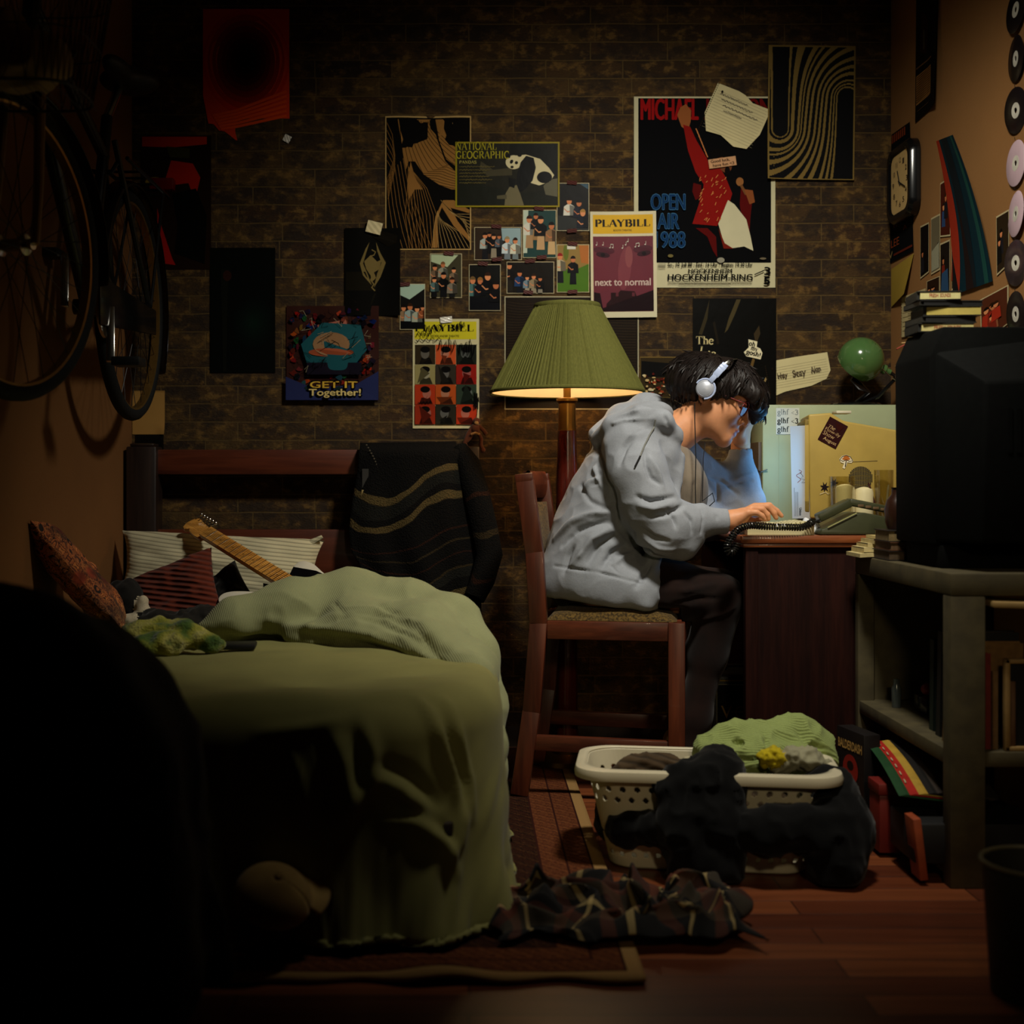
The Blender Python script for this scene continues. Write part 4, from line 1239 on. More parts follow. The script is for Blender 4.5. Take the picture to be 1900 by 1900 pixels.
# ---- black banner with an emblem
s = Sheet(640, 424, 743, 586, back(0.006), curl=lambda u, v: 0.010 * max(0, u - 0.55) + 0.004 * math.sin(u * 7)).base((20, 19, 14))
s.rect(642, 505, 698, 540, (34, 30, 18)).poly([(662, 440), (690, 440), (720, 458), (736, 452), (738, 438), (700, 426)], (30, 26, 16)).poly([(642, 545), (698, 545), (690, 566), (660, 562)], (32, 30, 20))
bone = (128, 112, 70)
s.poly([(686, 450), (679, 462), (668, 490), (674, 512), (690, 530), (682, 508), (674, 490), (681, 466)], bone).poly([(698, 450), (706, 470), (716, 488), (706, 515), (694, 534), (700, 508), (708, 488), (700, 466)], bone)
s.poly([(676, 486), (688, 474), (700, 486), (708, 482), (704, 500), (694, 506), (698, 516), (690, 524), (688, 512), (680, 500)], bone).line([(690, 464), (697, 468), (694, 474), (688, 476)], 2, bone).line([(692, 512), (688, 520), (694, 528), (690, 534), (696, 540)], 2.5, bone)
s.build('emblem_banner', 'black cloth banner with a bone-coloured diamond dragon emblem', 'banner')
tape('paper_tape', 'torn white tape holding the top of the black emblem banner', 695, 424, 28, 22, 0.25, 0.016, 'paper')

# ---- colourful Get It Together poster
s = Sheet(532, 568, 703, 743, back(0.005), curl=lambda u, v: 0.003 * math.sin(u * 14) * math.sin(v * 9)).base((66, 40, 34))
r = random.Random(5)
for k in range(150):
    x, y = r.uniform(540, 694), r.uniform(576, 736)
    c = r.choice([(150, 40, 34), (40, 66, 96), (170, 90, 50), (34, 30, 44), (130, 60, 60), (44, 92, 96), (60, 40, 70)])
    s.poly([(x + r.uniform(2, 8) * math.cos(a), y + r.uniform(2, 8) * math.sin(a)) for a in [-i * 1.05 for i in range(6)]], tuple(v * r.uniform(.5, 1) for v in c))
s.poly([(532, 700), (532, 743), (703, 743), (703, 690), (660, 715), (580, 720)], (52, 58, 96))
s.poly([(560, 640), (600, 600), (670, 604), (682, 650), (650, 690), (575, 688)], (40, 92, 98)).ell(616, 640, 34, 22, (150, 118, 86)).ell(616, 655, 42, 8, (156, 88, 60))
s.rect(571, 674, 672, 696, (36, 32, 44))
for k in range(60):
    x, y = r.uniform(540, 694), r.uniform(576, 700)
    s.line([(x, y), (x + r.uniform(-14, 14), y + r.uniform(-8, 8)), (x + r.uniform(-20, 20), y + r.uniform(-14, 14))], .8, r.choice([(150, 140, 116), (20, 18, 22), (20, 18, 22)]))
s.text('GET IT', 574, 707, 668, 722, (14, 13, 20), 0.075).text('GET IT', 577, 709, 665, 721, (206, 172, 74), 0.03)
s.text('Together!', 572, 721, 674, 741, (14, 13, 20), 0.07).text('Together!', 575, 723, 671, 739, (210, 190, 130), 0.028)
s.build('cartoon_poster', 'glossy crowded cartoon poster reading GET IT Together!', 'poster', 'gloss_print')
def sticker_gosh(name, label, to, x, y, k, ang=0.3):
    q = Sheet(x - 20 * k, y - 20 * k, x + 22 * k, y + 20 * k, tilt(to, x, y, ang))
    q.base((0, 0, 0), outline=[(x - 18 * k, y - 20 * k), (x + 4 * k, y - 21 * k), (x + 6 * k, y - 8 * k), (x + 15 * k, y - 7 * k), (x + 23 * k, y + 2 * k), (x + 23 * k, y + 18 * k), (x - 12 * k, y + 20 * k), (x - 20 * k, y + 12 * k), (x - 12 * k, y - 2 * k)])
    q.mb.col[0] = lin((214, 204, 168))
    q.serif('oh', x - 14 * k, y - 18 * k, x + 1 * k, y - 6 * k, (16, 14, 12), 1.3).serif('my', x - 7 * k, y - 6 * k, x + 11 * k, y + 6 * k, (16, 14, 12), 1.3).serif('gosh!', x - 15 * k, y + 3 * k, x + 20 * k, y + 18 * k, (16, 14, 12), 1.3)
    return q.build(name, label, 'sticker')
sticker_gosh('gosh_sticker', 'oh my gosh sticker on the cartoon poster', back(0.0125), 620, 642, 0.9, -0.12)
def luck(name, label, to, x, y, w, h, ang, rgb):
    q = Sheet(x - w / 2, y - h / 2, x + w / 2, y + h / 2, tilt(to, x, y, ang)).base(rgb)
    q.text('Good luck,', x - w * .42, y - h * .4, x + w * .28, y - h * .02, (44, 20, 18), 0.03).text('have fun <3', x - w * .36, y + h * .06, x + w * .42, y + h * .38, (44, 20, 18), 0.03)
    return q.build(name, label, 'sticker')
luck('luck_sticker', 'pink Good luck sticker on the cartoon poster', back(0.0125), 618, 607, 54, 17, -0.2, (172, 110, 92))

# ---- theatre programme with signatures and picture tiles
s = Sheet(766, 592, 889, 795, back(0.004), curl=lambda u, v: 0.004 * abs(math.sin(v * 4)) * u, angle=0).base((196, 188, 152))
s.rect(769, 597, 884, 630, (196, 186, 52))
s.serif('PLAYBILL', 770, 602, 879, 616, (20, 18, 12), 1.25).text('NEDERLANDER THEATRE', 799, 622, 852, 626, (50, 46, 20), 0.02)
cols = [[(60, 50, 34), (190, 92, 52), (40, 44, 36)], [(150, 140, 96), (64, 58, 48), (150, 40, 30)], [(170, 64, 34), (176, 88, 40), (60, 72, 58)], [(150, 56, 32), (52, 50, 40), (168, 62, 34)]]
r = random.Random(11)
for a in range(4):
    for b in range(3):
        x, y = 770 + 38.3 * b, 640 + 37 * a
        c = cols[a][b]
        s.rect(x, y, x + 37.6, y + 36.4, c)
        s.poly([(x + 8, y + 36), (x + 12, y + 24), (x + 28, y + 24), (x + 33, y + 36)], tuple(v * 0.4 for v in c)).ell(x + 19 + r.uniform(-3, 3), y + 16, 8, 10, tuple(min(230, v * 0.55 + 70) for v in c)).ell(x + 19, y + 9, 9, 6, (20, 16, 13))
        s.poly([(x + r.uniform(0, 20), y + r.uniform(0, 30)), (x + r.uniform(4, 20), y + 35), (x + r.uniform(20, 34), y + r.uniform(15, 35))], tuple(v * 0.6 for v in c))
for i, q in enumerate([(772, 612, 800, 628), (790, 596, 822, 622), (812, 622, 846, 660), (838, 594, 862, 618), (850, 626, 884, 668), (772, 626, 816, 636), (878, 722, 888, 770), (776, 742, 800, 752)]):
    s.scribble(*q, (12, 11, 9), 1.3, i, 0.9, 4)
s.build('theatre_programme', 'signed yellow-banded PLAYBILL with a grid of portrait tiles', 'programme')
tape('tape_strip', 'clear tape at the top of the signed portrait-tile programme', 828, 594, 22, 11, -0.1, 0.0085)

# ---- snapshots held with dark tape
def snap(name, label, x0, y0, x1, y1, bg, people, extra=None, d=0.004, tapes=((0.5, 0),), border=(196, 184, 150)):
    q = Sheet(x0, y0, x1, y1, back(d)).base(border)
    q.clip = True
    q.rect(x0 + 1, y0 + 1, x1 - 1, y1 - 1, bg)
    if extra: extra(q)
    for (x, y, k, shirt, skin, hair, legs) in people:
        if legs: q.poly([(x - 4.5 * k, y + 18 * k), (x - 6 * k, y + 44 * k), (x + 6 * k, y + 44 * k), (x + 5 * k, y + 18 * k)], legs)
        q.poly([(x - 3 * k, y + 5 * k), (x - 9 * k, y + 9 * k), (x - 10 * k, y + 24 * k), (x + 10 * k, y + 24 * k), (x + 9 * k, y + 9 * k), (x + 3 * k, y + 5 * k)], shirt)
        q.poly([(x - 9 * k, y + 13 * k), (x - 3 * k, y + 19 * k), (x + 3 * k, y + 17.5 * k), (x + 3 * k, y + 16 * k), (x - 3 * k, y + 17 * k), (x - 8 * k, y + 12 * k)], skin).poly([(x + .5 * k, y + 6 * k), (x + 1 * k, y + 24 * k), (x + 10 * k, y + 24 * k), (x + 9 * k, y + 9 * k)], tuple(v * .6 for v in shirt))
        q.ell(x, y, 4.2 * k, 5.4 * k, skin).poly([(x + 4.6 * k * math.cos(t), y - 1.2 * k + 5.4 * k * math.sin(t)) for t in [-i * PI / 8 for i in range(9)]], hair)
    # keep the print inside its frame: everything was laid out to fit
    o = q.build(name, label, 'photo', 'gloss_print', 'snapshots on the brick wall')
    return o
sk = [(206, 140, 98), (190, 124, 84), (214, 150, 106)]
hr = [(30, 20, 15), (58, 36, 22), (22, 18, 16)]
W_, B_, T_ = (206, 204, 190), (20, 20, 22), (160, 128, 88)
snap('snapshot', 'snapshot of three friends huddled in the dark beside the panda poster', 1033, 340, 1093, 429, (26, 24, 22),
     [(1056, 374, 1.1, W_, sk[0], hr[0], None), (1074, 378, 1.1, (34, 38, 52), sk[1], hr[2], None), (1081, 396, 1.15, (30, 34, 48), sk[2], (170, 130, 70), None)],
     lambda q: q.poly([(1034, 400), (1034, 428), (1092, 428), (1092, 412), (1060, 404)], (56, 58, 56)).poly([(1076, 342), (1091, 342), (1091, 352)], (70, 96, 110)))
snap('snapshot', 'snapshot of a group leaning in a row against a teal wall', 970, 390, 1032, 479, (44, 76, 72),
     [(982, 408, 1.2, W_, sk[0], hr[1], (170, 140, 104)), (994, 402, 1.0, (30, 30, 34), sk[1], hr[0], T_), (1003, 409, 1.25, B_, sk[2], hr[0], (190, 158, 118)), (1023, 420, 1.2, (150, 116, 82), sk[1], hr[2], (196, 168, 124))],
     lambda q: q.poly([(971, 391), (971, 470), (978, 470), (980, 391)], (186, 196, 178)))
snap('snapshot', 'wide snapshot of people in white shirts, pale patch on its right half', 880, 422, 968, 483, (60, 46, 32),
     [(900, 438, 1.0, (170, 176, 168), sk[0], hr[0], (30, 30, 34)), (908, 436, .8, B_, sk[1], hr[2], B_), (916, 440, .9, (24, 24, 28), sk[2], hr[0], (150, 140, 120)), (926, 440, .8, (96, 104, 110), sk[1], hr[1], B_), (941, 446, 1.05, (196, 206, 206), sk[2], (150, 140, 110), (120, 130, 134)), (956, 448, 1.0, (206, 204, 184), sk[0], hr[1], (120, 130, 130))],
     lambda q: q.poly([(930, 424), (932, 446), (966, 460), (966, 424)], (150, 170, 172)))  # pale bluish patch behind the right-hand figures
snap('snapshot', 'snapshot of a band posing in two rows under a bright lamp', 798, 471, 857, 553, (74, 70, 50),
     [(807, 497, .95, (120, 100, 78), sk[0], hr[0], B_), (822, 492, .95, (150, 148, 130), sk[1], (130, 96, 60), B_), (842, 502, .9, (130, 112, 90), sk[2], hr[2], B_), (823, 512, 1.1, B_, sk[0], hr[0], (24, 24, 26)), (839, 521, 1.0, (132, 124, 108), sk[1], hr[1], (30, 30, 30)), (806, 520, .9, (96, 120, 116), sk[2], hr[2], B_)],
     lambda q: q.poly([(800, 473), (800, 486), (830, 496), (850, 474)], (176, 188, 156)))
snap('snapshot', 'snapshot of four serious faces close together in dark clothes', 870, 491, 929, 577, (24, 24, 20),
     [(877, 521, 1.2, (90, 124, 120), sk[0], (120, 96, 60), None), (891, 522, 1.15, (24, 26, 34), sk[1], (150, 110, 60), None), (905, 514, 1.3, (18, 18, 22), sk[2], hr[1], None), (920, 530, 1.3, (16, 16, 20), sk[1], hr[0], None)],
     lambda q: q.rect(871, 552, 928, 576, (14, 15, 22)))
snap('snapshot', 'wide snapshot of friends sitting on a log at night', 940, 486, 1028, 545, (34, 28, 20),
     [(945, 494, 1.1, (40, 34, 34), sk[0], hr[0], (46, 40, 34)), (964, 508, 1.0, (42, 72, 110), sk[1], hr[2], (24, 26, 34)), (978, 516, .8, (120, 140, 150), sk[2], hr[0], (160, 150, 130)), (990, 514, .9, (150, 136, 108), sk[0], hr[1], (150, 140, 118)), (1002, 518, .8, B_, sk[1], hr[2], (140, 134, 120))])
snap('snapshot', 'snapshot of two young men standing on bright green grass', 1033, 454, 1093, 543, (150, 126, 74),
     [(1039, 477, 1.1, (188, 178, 150), sk[0], (150, 40, 34), (34, 34, 40)), (1063, 482, 1.05, B_, sk[1], hr[0], (22, 24, 30))],
     lambda q: q.poly([(1034, 500), (1034, 542), (1092, 542), (1092, 490), (1070, 500)], (86, 122, 40)).ell(1050, 468, 5, 16, (110, 120, 50)).poly([(1074, 456), (1092, 456), (1092, 490), (1078, 488)], (176, 116, 60)).rect(1052, 456, 1068, 463, (206, 204, 190)))
snap('snapshot', 'snapshot of a crowd under a bright ceiling, lowest of the photos', 742, 527, 789, 612, (28, 26, 24),
     [(749, 572, 1.0, (150, 124, 96), sk[0], hr[0], None), (761, 570, 1.1, (150, 164, 158), sk[1], hr[1], None), (774, 574, 1.0, (164, 168, 150), sk[2], hr[0], None), (784, 572, .8, (150, 90, 56), sk[0], hr[2], None)],
     lambda q: q.poly([(743, 528), (743, 548), (760, 556), (788, 536), (788, 528)], (168, 188, 170)).rect(743, 592, 788, 611, (12, 12, 14)))
for i, (x, y) in enumerate([(1061, 340), (1061, 429), (1000, 388), (1005, 478), (921, 421), (922, 482), (896, 490), (983, 485), (1062, 453), (1062, 542), (980, 543), (752, 528), (833, 471)]):
    tag(tape('dark_tape', 'x', x, y, 18, 7, 0.08 * (-1) ** i, 0.0075, 'maroon_tape'), 'short maroon tape strip on a snapshot edge', 'tape', 'maroon tape strips on the snapshots')

# ---- purple theatre programme
s = Sheet(1095, 394, 1217, 590, tilt(back(0.0125), 1156, 492, -0.012), curl=lambda u, v: 0.006 * (1 - v) * abs(2 * u - 1) ** 2).base((206, 198, 168))
s.rect(1100, 400, 1211, 435, (208, 170, 44)).serif('PLAYBILL', 1104, 408, 1206, 423, (30, 22, 12), 1.5).text('BOOTH THEATRE', 1138, 427, 1172, 430.5, (80, 60, 20), 0.02)
s.rect(1100, 440, 1211, 579, (116, 58, 68))
for (x, y, rx, ry, c, a) in [(1120, 466, 20, 7, (92, 44, 56), .1), (1192, 464, 18, 7, (92, 44, 56), -.1), (1118, 474, 13, 5, (66, 34, 44), .15), (1194, 472, 13, 5, (66, 34, 44), -.15), (1118, 474, 4, 3.6, (36, 20, 26), 0), (1194, 472, 4, 3.6, (36, 20, 26), 0), (1158, 500, 12, 40, (130, 70, 78), .1), (1166, 478, 7, 20, (142, 84, 86), 0)]:
    s.ell(x, y, rx, ry, c, 20, a)
s.text('next to normal', 1103, 518, 1206, 531, (196, 176, 166), 0.03)
s.poly([(1101, 543), (1101, 578), (1211, 578), (1211, 540), (1206, 548), (1200, 578), (1118, 578), (1112, 545)], (40, 18, 24)).poly([(1122, 578), (1124, 564), (1132, 556), (1132, 544), (1146, 544), (1150, 540), (1176, 542), (1180, 552), (1192, 556), (1194, 578)], (52, 22, 26))
for x in (1141, 1171): s.rect(x, 544, x + 5, 551, (104, 52, 60))
for (x, y) in ((1106, 456), (1118, 456), (1131, 461), (1136, 461), (1154, 462), (1160, 456), (1164, 450), (1178, 460), (1184, 459), (1196, 456)):
    s.ell(x, y, 1.4, 1.1, (206, 200, 186), 8).line([(x + 1.2, y), (x + 1.2, y - 6)], 0.6, (206, 200, 186))
s.line([(1132, 455), (1137, 455)], 1.2, (206, 200, 186)).line([(1179, 454), (1185, 453)], 1.2, (206, 200, 186))
s.build('theatre_programme', 'yellow-banded PLAYBILL in purple reading next to normal', 'programme', 'gloss_print')

# ---- concert poster
s = Sheet(1176, 180, 1438, 534, back(0.004)).base((196, 190, 158))
s.rect(1184, 183, 1430, 488, (12, 12, 15))
s.text('MICHAEL', 1188, 184, 1296, 223, (150, 26, 26), 0.03).text('JACKSON', 1306, 184, 1429, 223, (110, 22, 22), 0.03)
red, red2 = (138, 30, 24), (96, 20, 18)
s.poly([(1262, 200), (1272, 194), (1282, 206), (1281, 226), (1276, 244), (1264, 236), (1256, 214)], (150, 96, 56))
s.poly([(1267, 232), (1280, 236), (1292, 262), (1312, 296), (1318, 330), (1306, 344), (1290, 320), (1276, 280)], red)
s.poly([(1310, 300), (1326, 296), (1346, 330), (1358, 360), (1352, 380), (1338, 402), (1330, 420), (1310, 418), (1284, 416), (1296, 380), (1304, 352)], red)
s.poly([(1286, 340), (1300, 344), (1302, 366), (1290, 372), (1284, 356)], red2).poly([(1374, 350), (1396, 366), (1392, 400), (1390, 432), (1378, 420), (1372, 380)], red2)
s.ell(1344, 302, 13, 20, (120, 76, 50), 20, -0.3).poly([(1314, 284), (1330, 276), (1352, 284), (1356, 300), (1340, 292), (1322, 296)], (18, 14, 12)).ell(1349, 318, 5, 8, (22, 12, 12))
s.ell(1372, 338, 7, 8, (150, 106, 64)).line([(1374, 344), (1384, 362)], 5, (120, 84, 52)).poly([(1380, 352), (1396, 354), (1400, 376), (1390, 380)], (140, 86, 50))
s.poly([(1350, 372), (1362, 380), (1384, 408), (1392, 440), (1397, 466), (1380, 458), (1352, 462), (1342, 450), (1332, 416)], (196, 190, 160))
s.poly([(1290, 424), (1312, 424), (1328, 440), (1330, 478), (1322, 466), (1312, 440)], red2).poly([(1332, 424), (1344, 452), (1360, 462), (1342, 462)], (120, 40, 26))
r = random.Random(9)
for k in range(34):
    x, y = r.uniform(1296, 1350), r.uniform(330, 414)
    if x < 1284 + (414 - y) * 0.1 or x > 1356 - (y - 330) * 0.2: continue
    s.line([(x, y), (x + r.uniform(2, 5), y + r.uniform(-8, -2))], 1.2, (196, 130, 80))
for k in range(8):
    x, y = 1290 + 2.6 * k, 240 + 6.5 * k
    s.line([(x, y), (x + 4, y + 8)], 1.8, (190, 130, 84))
for t, y0, y1, x0, x1 in (('OPEN', 361, 391, 1206, 1271), ('AIR', 397, 426, 1218, 1260), ('1988', 431, 461, 1214, 1271)):
    s.text(t, x0, y0, x1, y1, (70, 110, 140), 0.035).text(t, x0 + .7, y0 + 1, x1 - .7, y1 - 1, (28, 62, 98), 0.018)
s.ell(1243, 476, 5, 3, (120, 110, 70)).ell(1414, 481, 6, 2, (120, 110, 90)).ell(1336, 484, 7, 5, (150, 146, 130))
inkc = (16, 15, 14)
s.text('So., 10. Juli 88 - Einl.: 16 Uhr - Beginn: 19.30 Uhr', 1238, 489, 1395, 497, inkc, 0.03).text('HOCKENHEIM', 1276, 500, 1357, 507.5, inkc, 0.04).text('HOCKENHEIM-RING', 1238, 510, 1395, 520.5, inkc, 0.04)
for i in range(3): s.line([(1238 + 20 * (i == 2), 523.5 + 2.4 * i), (1394 - 40 * (i == 2), 523.5 + 2.4 * i)], 0.9, (120, 112, 90))
for i in range(4): s.line([(1220, 491 + 2.2 * i), (1234, 491 + 2.2 * i)], 0.8, (110, 104, 84))
s.line([(1398, 511), (1416, 503)], 2, inkc).text('3', 1416, 497, 1428, 512, inkc, 0.05).text('5', 1415, 516, 1427, 529, inkc, 0.09).text('TELE', 1416, 514, 1427, 517.5, inkc, 0.03)
s.build('concert_poster', 'black concert poster of a red-jacketed singer, reading OPEN AIR 1988', 'poster')
luck('luck_sticker', 'pale Good luck sticker across the face on the concert poster', back(0.0125), 1339, 303, 51, 17, -0.14, (196, 156, 120))

# ---- black and tan stripe poster
s = Sheet(1423, 87, 1584, 335, tilt(back(0.0135), 1503, 211, 0.012), curl=corner_curl(0, 1, 0.012, 0.4)).base((132, 112, 66))
def stripes():
    """black bands between contour levels of a field that circles the two long tongues"""
    def seg(x, y, ax, ay, bx, by):
        t = max(0, min(1, ((x - ax) * (bx - ax) + (y - ay) * (by - ay)) / ((bx - ax) ** 2 + (by - ay) ** 2)))
        return math.hypot(x - ax - t * (bx - ax), y - ay - t * (by - ay))
    def phi(x, y):
        a = max(0, seg(x, y, 1446, 40, 1446, 242) - 13) * (1 + .004 * (y - 200))
        b = max(0, seg(x, y, 1568, 182, 1568, 380) - 11)
        return a / (a + b + 1e-6)
    bands = [(-1, .012), (.035, .075), (.14, .205), (.25, .275), (.30, .34), (.385, .43), (.475, .535), (.575, .62), (.66, .70), (.745, .80), (.83, .86), (.885, .91), (.935, 1.1)]
    h = s._lay()
    c = lin((13, 13, 14)); st = 1.6
    vs, fs = [], []
    y = 90.0
    while y < 332:
        x0 = None
        x = 1426.0
        while x <= 1581.5:
            on = x < 1580.5 and any(lo <= phi(x, y + st / 2) < hi for lo, hi in bands)
            if on and x0 is None: x0 = x
            if not on and x0 is not None:
                # split the run so that it follows the curl of the sheet
                n = len(vs); k = max(1, int((x - x0) / 14))
                for i in range(k + 1):
                    xx = x0 + (x - x0) * i / k
                    vs += [s.w(xx, y, h), s.w(xx, y + st, h)]
                fs += [[n + 2 * i, n + 2 * i + 1, n + 2 * i + 3, n + 2 * i + 2] for i in range(k)]
                x0 = None
            x += .8
        y += st
    s.mb.add(vs, fs, 0, False, c)
stripes()
s.build('stripe_poster', 'tan poster of curving black stripes, top right of the brick wall', 'poster')

# ---- notebook pages and notes
def notebook(name, label, to, pts, x0, y0, x1, y1, nl, ang, body=None, rgb=(196, 184, 138), seed=0):
    q = Sheet(x0, y0, x1, y1, to)
    q.base(rgb, outline=pts); q.mb.col[0] = lin(rgb)
    q.lines([[(x0 + 6, y0 + 14 + (y1 - y0 - 20) * i / nl), (x1 - 4, y0 + 14 + (y1 - y0 - 20) * i / nl)] for i in range(nl)], 0.5, (142, 134, 106))
    for i in range(int((y1 - y0) / 4)): q.ell(x0 + 2.2, y0 + 3 + 4 * i, 1.0, 1.2, (50, 40, 26), 8)
    q.ell(x0 + 14, y0 + 14, 2.2, 2.4, (36, 28, 20), 10)
    if body: body(q)
    return q.build(name, label, 'paper')
cx, cy = 1356, 222
def body1(q):
    for i in range(4): q.scribble(1318 + 6 * i, 184 + 9 * i, 1372 + 14 * i * (i < 3), 192 + 9 * i, (96, 92, 90), 0.7, i, 0.5, 10)
notebook('notebook_page', 'torn spiral notebook page over the top of the concert poster', tilt(back(0.012), cx, cy, 0.42),
         [(1306, 172), (1306, 232), (1322, 262), (1350, 258), (1380, 268), (1404, 262), (1416, 228), (1416, 178), (1380, 180), (1362, 172), (1348, 170)], 1306, 170, 1416, 268, 14, 0.4, body1)
def body2(q):
    for i, (a, b) in enumerate([(1442, 1458), (1470, 1494), (1504, 1522)]): q.scribble(a, 686, b, 702, (92, 80, 66), 0.9, i + 4, 0.8, 4)
    q.text('Stay', 1469, 686, 1494, 703, (92, 80, 66), -0.005).text('Hey', 1441, 686, 1460, 700, (92, 80, 66), -0.005).text('Alan', 1503, 685, 1522, 697, (92, 80, 66), -0.005)
notebook('notebook_page', 'notebook page with a handwritten line beside the green desk lamp', tilt(back(0.003), 1480, 690, -0.18),
         [(1420, 662), (1418, 716), (1424, 728), (1450, 722), (1500, 720), (1530, 712), (1540, 698), (1540, 664), (1480, 662)], 1420, 662, 1540, 724, 9, -0.18, body2)

# ---- framed dark print behind the lamp
s = Sheet(936, 550, 1185, 760, back(0.002)).base((176, 168, 140))
s.rect(938, 552, 1183, 758, (40, 30, 20))
s.lines([[(940 + 10 * i, 560 + 5 * k + 6 * math.sin(i * 0.5 + k * 0.12) * math.exp(-((i - 8) / 9) ** 2)) for i in range(25)] for k in range(36)], 0.6, (70, 56, 38))
s.build('line_print', 'dark brown print with fine wavy lines behind the lampshade', 'poster', 'gloss_print')

# ---- black film poster behind the head
s = Sheet(1285, 554, 1440, 752, back(0.0035)).base((17, 16, 12))
for pts, c in (([(1296, 620), (1306, 590), (1316, 556), (1312, 592), (1302, 622)], (66, 58, 38)), ([(1344, 618), (1352, 590), (1366, 556), (1374, 556), (1362, 586), (1350, 612)], (84, 74, 48)),
               ([(1398, 620), (1408, 604), (1410, 620), (1402, 640)], (72, 60, 40)), ([(1388, 690), (1396, 664), (1400, 668), (1393, 694)], (110, 88, 52)), ([(1412, 716), (1420, 700), (1422, 704), (1416, 718)], (150, 130, 90)), ([(1322, 600), (1330, 640), (1334, 638), (1326, 596)], (40, 34, 22))):
    s.poly(pts, c)
s.serif('The', 1291, 624, 1324, 640, (200, 186, 140)).serif('L', 1296, 643, 1306, 668, (200, 186, 140), 1.3, 0, 0.25).serif('ate', 1303, 651, 1328, 662, (200, 186, 140)).serif('TE', 1336, 664, 1355, 680, (190, 176, 130))
s.build('film_poster', 'black poster reading The Late behind the young man\'s head', 'poster', 'gloss_print')
sticker_gosh('gosh_sticker', 'oh my gosh sticker on the black poster reading The Late', back(0.0065), 1397, 649, 0.78, 0.28)

# ---- small snapshot under the lampshade's edge
s = Sheet(1187, 662, 1276, 738, back(0.0028)).base((120, 100, 56))
s.rect(1188, 664, 1275, 737, (64, 52, 30)).poly([(1190, 670), (1190, 700), (1240, 700), (1242, 674)], (16, 15, 14)).poly([(1246, 672), (1262, 664), (1275, 664), (1275, 690), (1250, 696)], (150, 134, 74))
r = random.Random(21)
for k in range(70):
    x, y = r.uniform(1194, 1270), r.uniform(694, 734)
    s.ell(x, y, r.uniform(1, 4), r.uniform(1, 3), r.choice([(120, 40, 26), (150, 72, 40), (70, 22, 18), (196, 170, 120), (206, 190, 150), (96, 30, 22)]), 7)
s.build('snapshot', 'red and brown snapshot between the lampshade and the dark hair', 'photo', 'gloss_print', 'snapshots on the brick wall')
# ------------------------------------------------------------------ the young man at the desk
M['skin'] = plain('warm_skin', (214, 150, 108), 0.5, 0, 0.05, 60, 0.05, 0.4, sss=0.12)
M['lip'] = plain('lip_skin', (176, 96, 80), 0.42, 0, 0.05, 60, 0.0, 0.4, sss=0.1)
M['brow'] = plain('dark_brow', (34, 24, 20), 0.8, 0, 0.2, 300)
def fleece():
    m, nt, b = new_mat('grey_fleece')
    tc = node(nt, 'ShaderNodeTexCoord')
    n1 = node(nt, 'ShaderNodeTexNoise', Scale=7.0, Detail=4.0); nt.links.new(tc.outputs['Object'], n1.inputs['Vector'])
    n2 = node(nt, 'ShaderNodeTexNoise', Scale=520.0, Detail=2.0); nt.links.new(tc.outputs['Object'], n2.inputs['Vector'])
    n3 = node(nt, 'ShaderNodeTexNoise', Scale=60.0, Detail=5.0, Roughness=0.7); nt.links.new(tc.outputs['Object'], n3.inputs['Vector'])
    c = ramp(nt, n1.outputs['Fac'], [(0.3, lin((144, 148, 154))), (0.7, lin((160, 164, 171)))])
    c = mix(nt, 0.35, c, ramp(nt, n2.outputs['Fac'], [(0.3, (0.6,) * 3), (0.65, (1,) * 3)]), 'MULTIPLY')
    c = mix(nt, 0.25, c, ramp(nt, n3.outputs['Fac'], [(0.3, (0.72,) * 3), (0.65, (1,) * 3)]), 'MULTIPLY')
    nt.links.new(c, b.inputs['Base Color'])
    b.inputs['Roughness'].default_value = 0.95; b.inputs['Specular IOR Level'].default_value = 0.1
    b.inputs['Sheen Weight'].default_value = 0.06
    bump(nt, b, n3.outputs['Fac'], 0.2, 0.004)
    return m
M['hoodie'] = fleece()
M['tee'] = cloth('greige_jersey', (132, 120, 104), weave=900)
M['trousers'] = cloth('dark_brown_twill', (38, 20, 14), weave=900, rgb2=(22, 13, 10))
M['boot'] = cloth('tan_suede', (150, 116, 62))

person = thing('person', 'young man in a grey hoodie hunched at the desk, cheek on his hand', 'person', P(1120, 1130, 0.55))
HS = 1.1
HE = np.array(P(1318, 731, 0.56))
_p, _a = math.radians(25), math.radians(15)
HF = np.array([math.cos(_p) * math.cos(_a), -math.cos(_p) * math.sin(_a), -math.sin(_p)])
HU = np.array([math.sin(_p) * math.cos(_a), -math.sin(_p) * math.sin(_a), math.cos(_p)])
HR = np.cross(HF, HU)
HM = np.array([HF, HR, HU])
def hd(f, r, u): return HE + HS * (f * HF + r * HR + u * HU)

def tilt_axes(pitch, yaw=0.0):
    """rows: sagittal, lateral, along"""
    al = np.array([math.sin(pitch) * math.cos(yaw), -math.sin(pitch) * math.sin(yaw), math.cos(pitch)])
    sg = np.array([math.cos(pitch) * math.cos(yaw), -math.cos(pitch) * math.sin(yaw), -math.sin(pitch)])
    return np.array([sg, np.cross(sg, al), al])

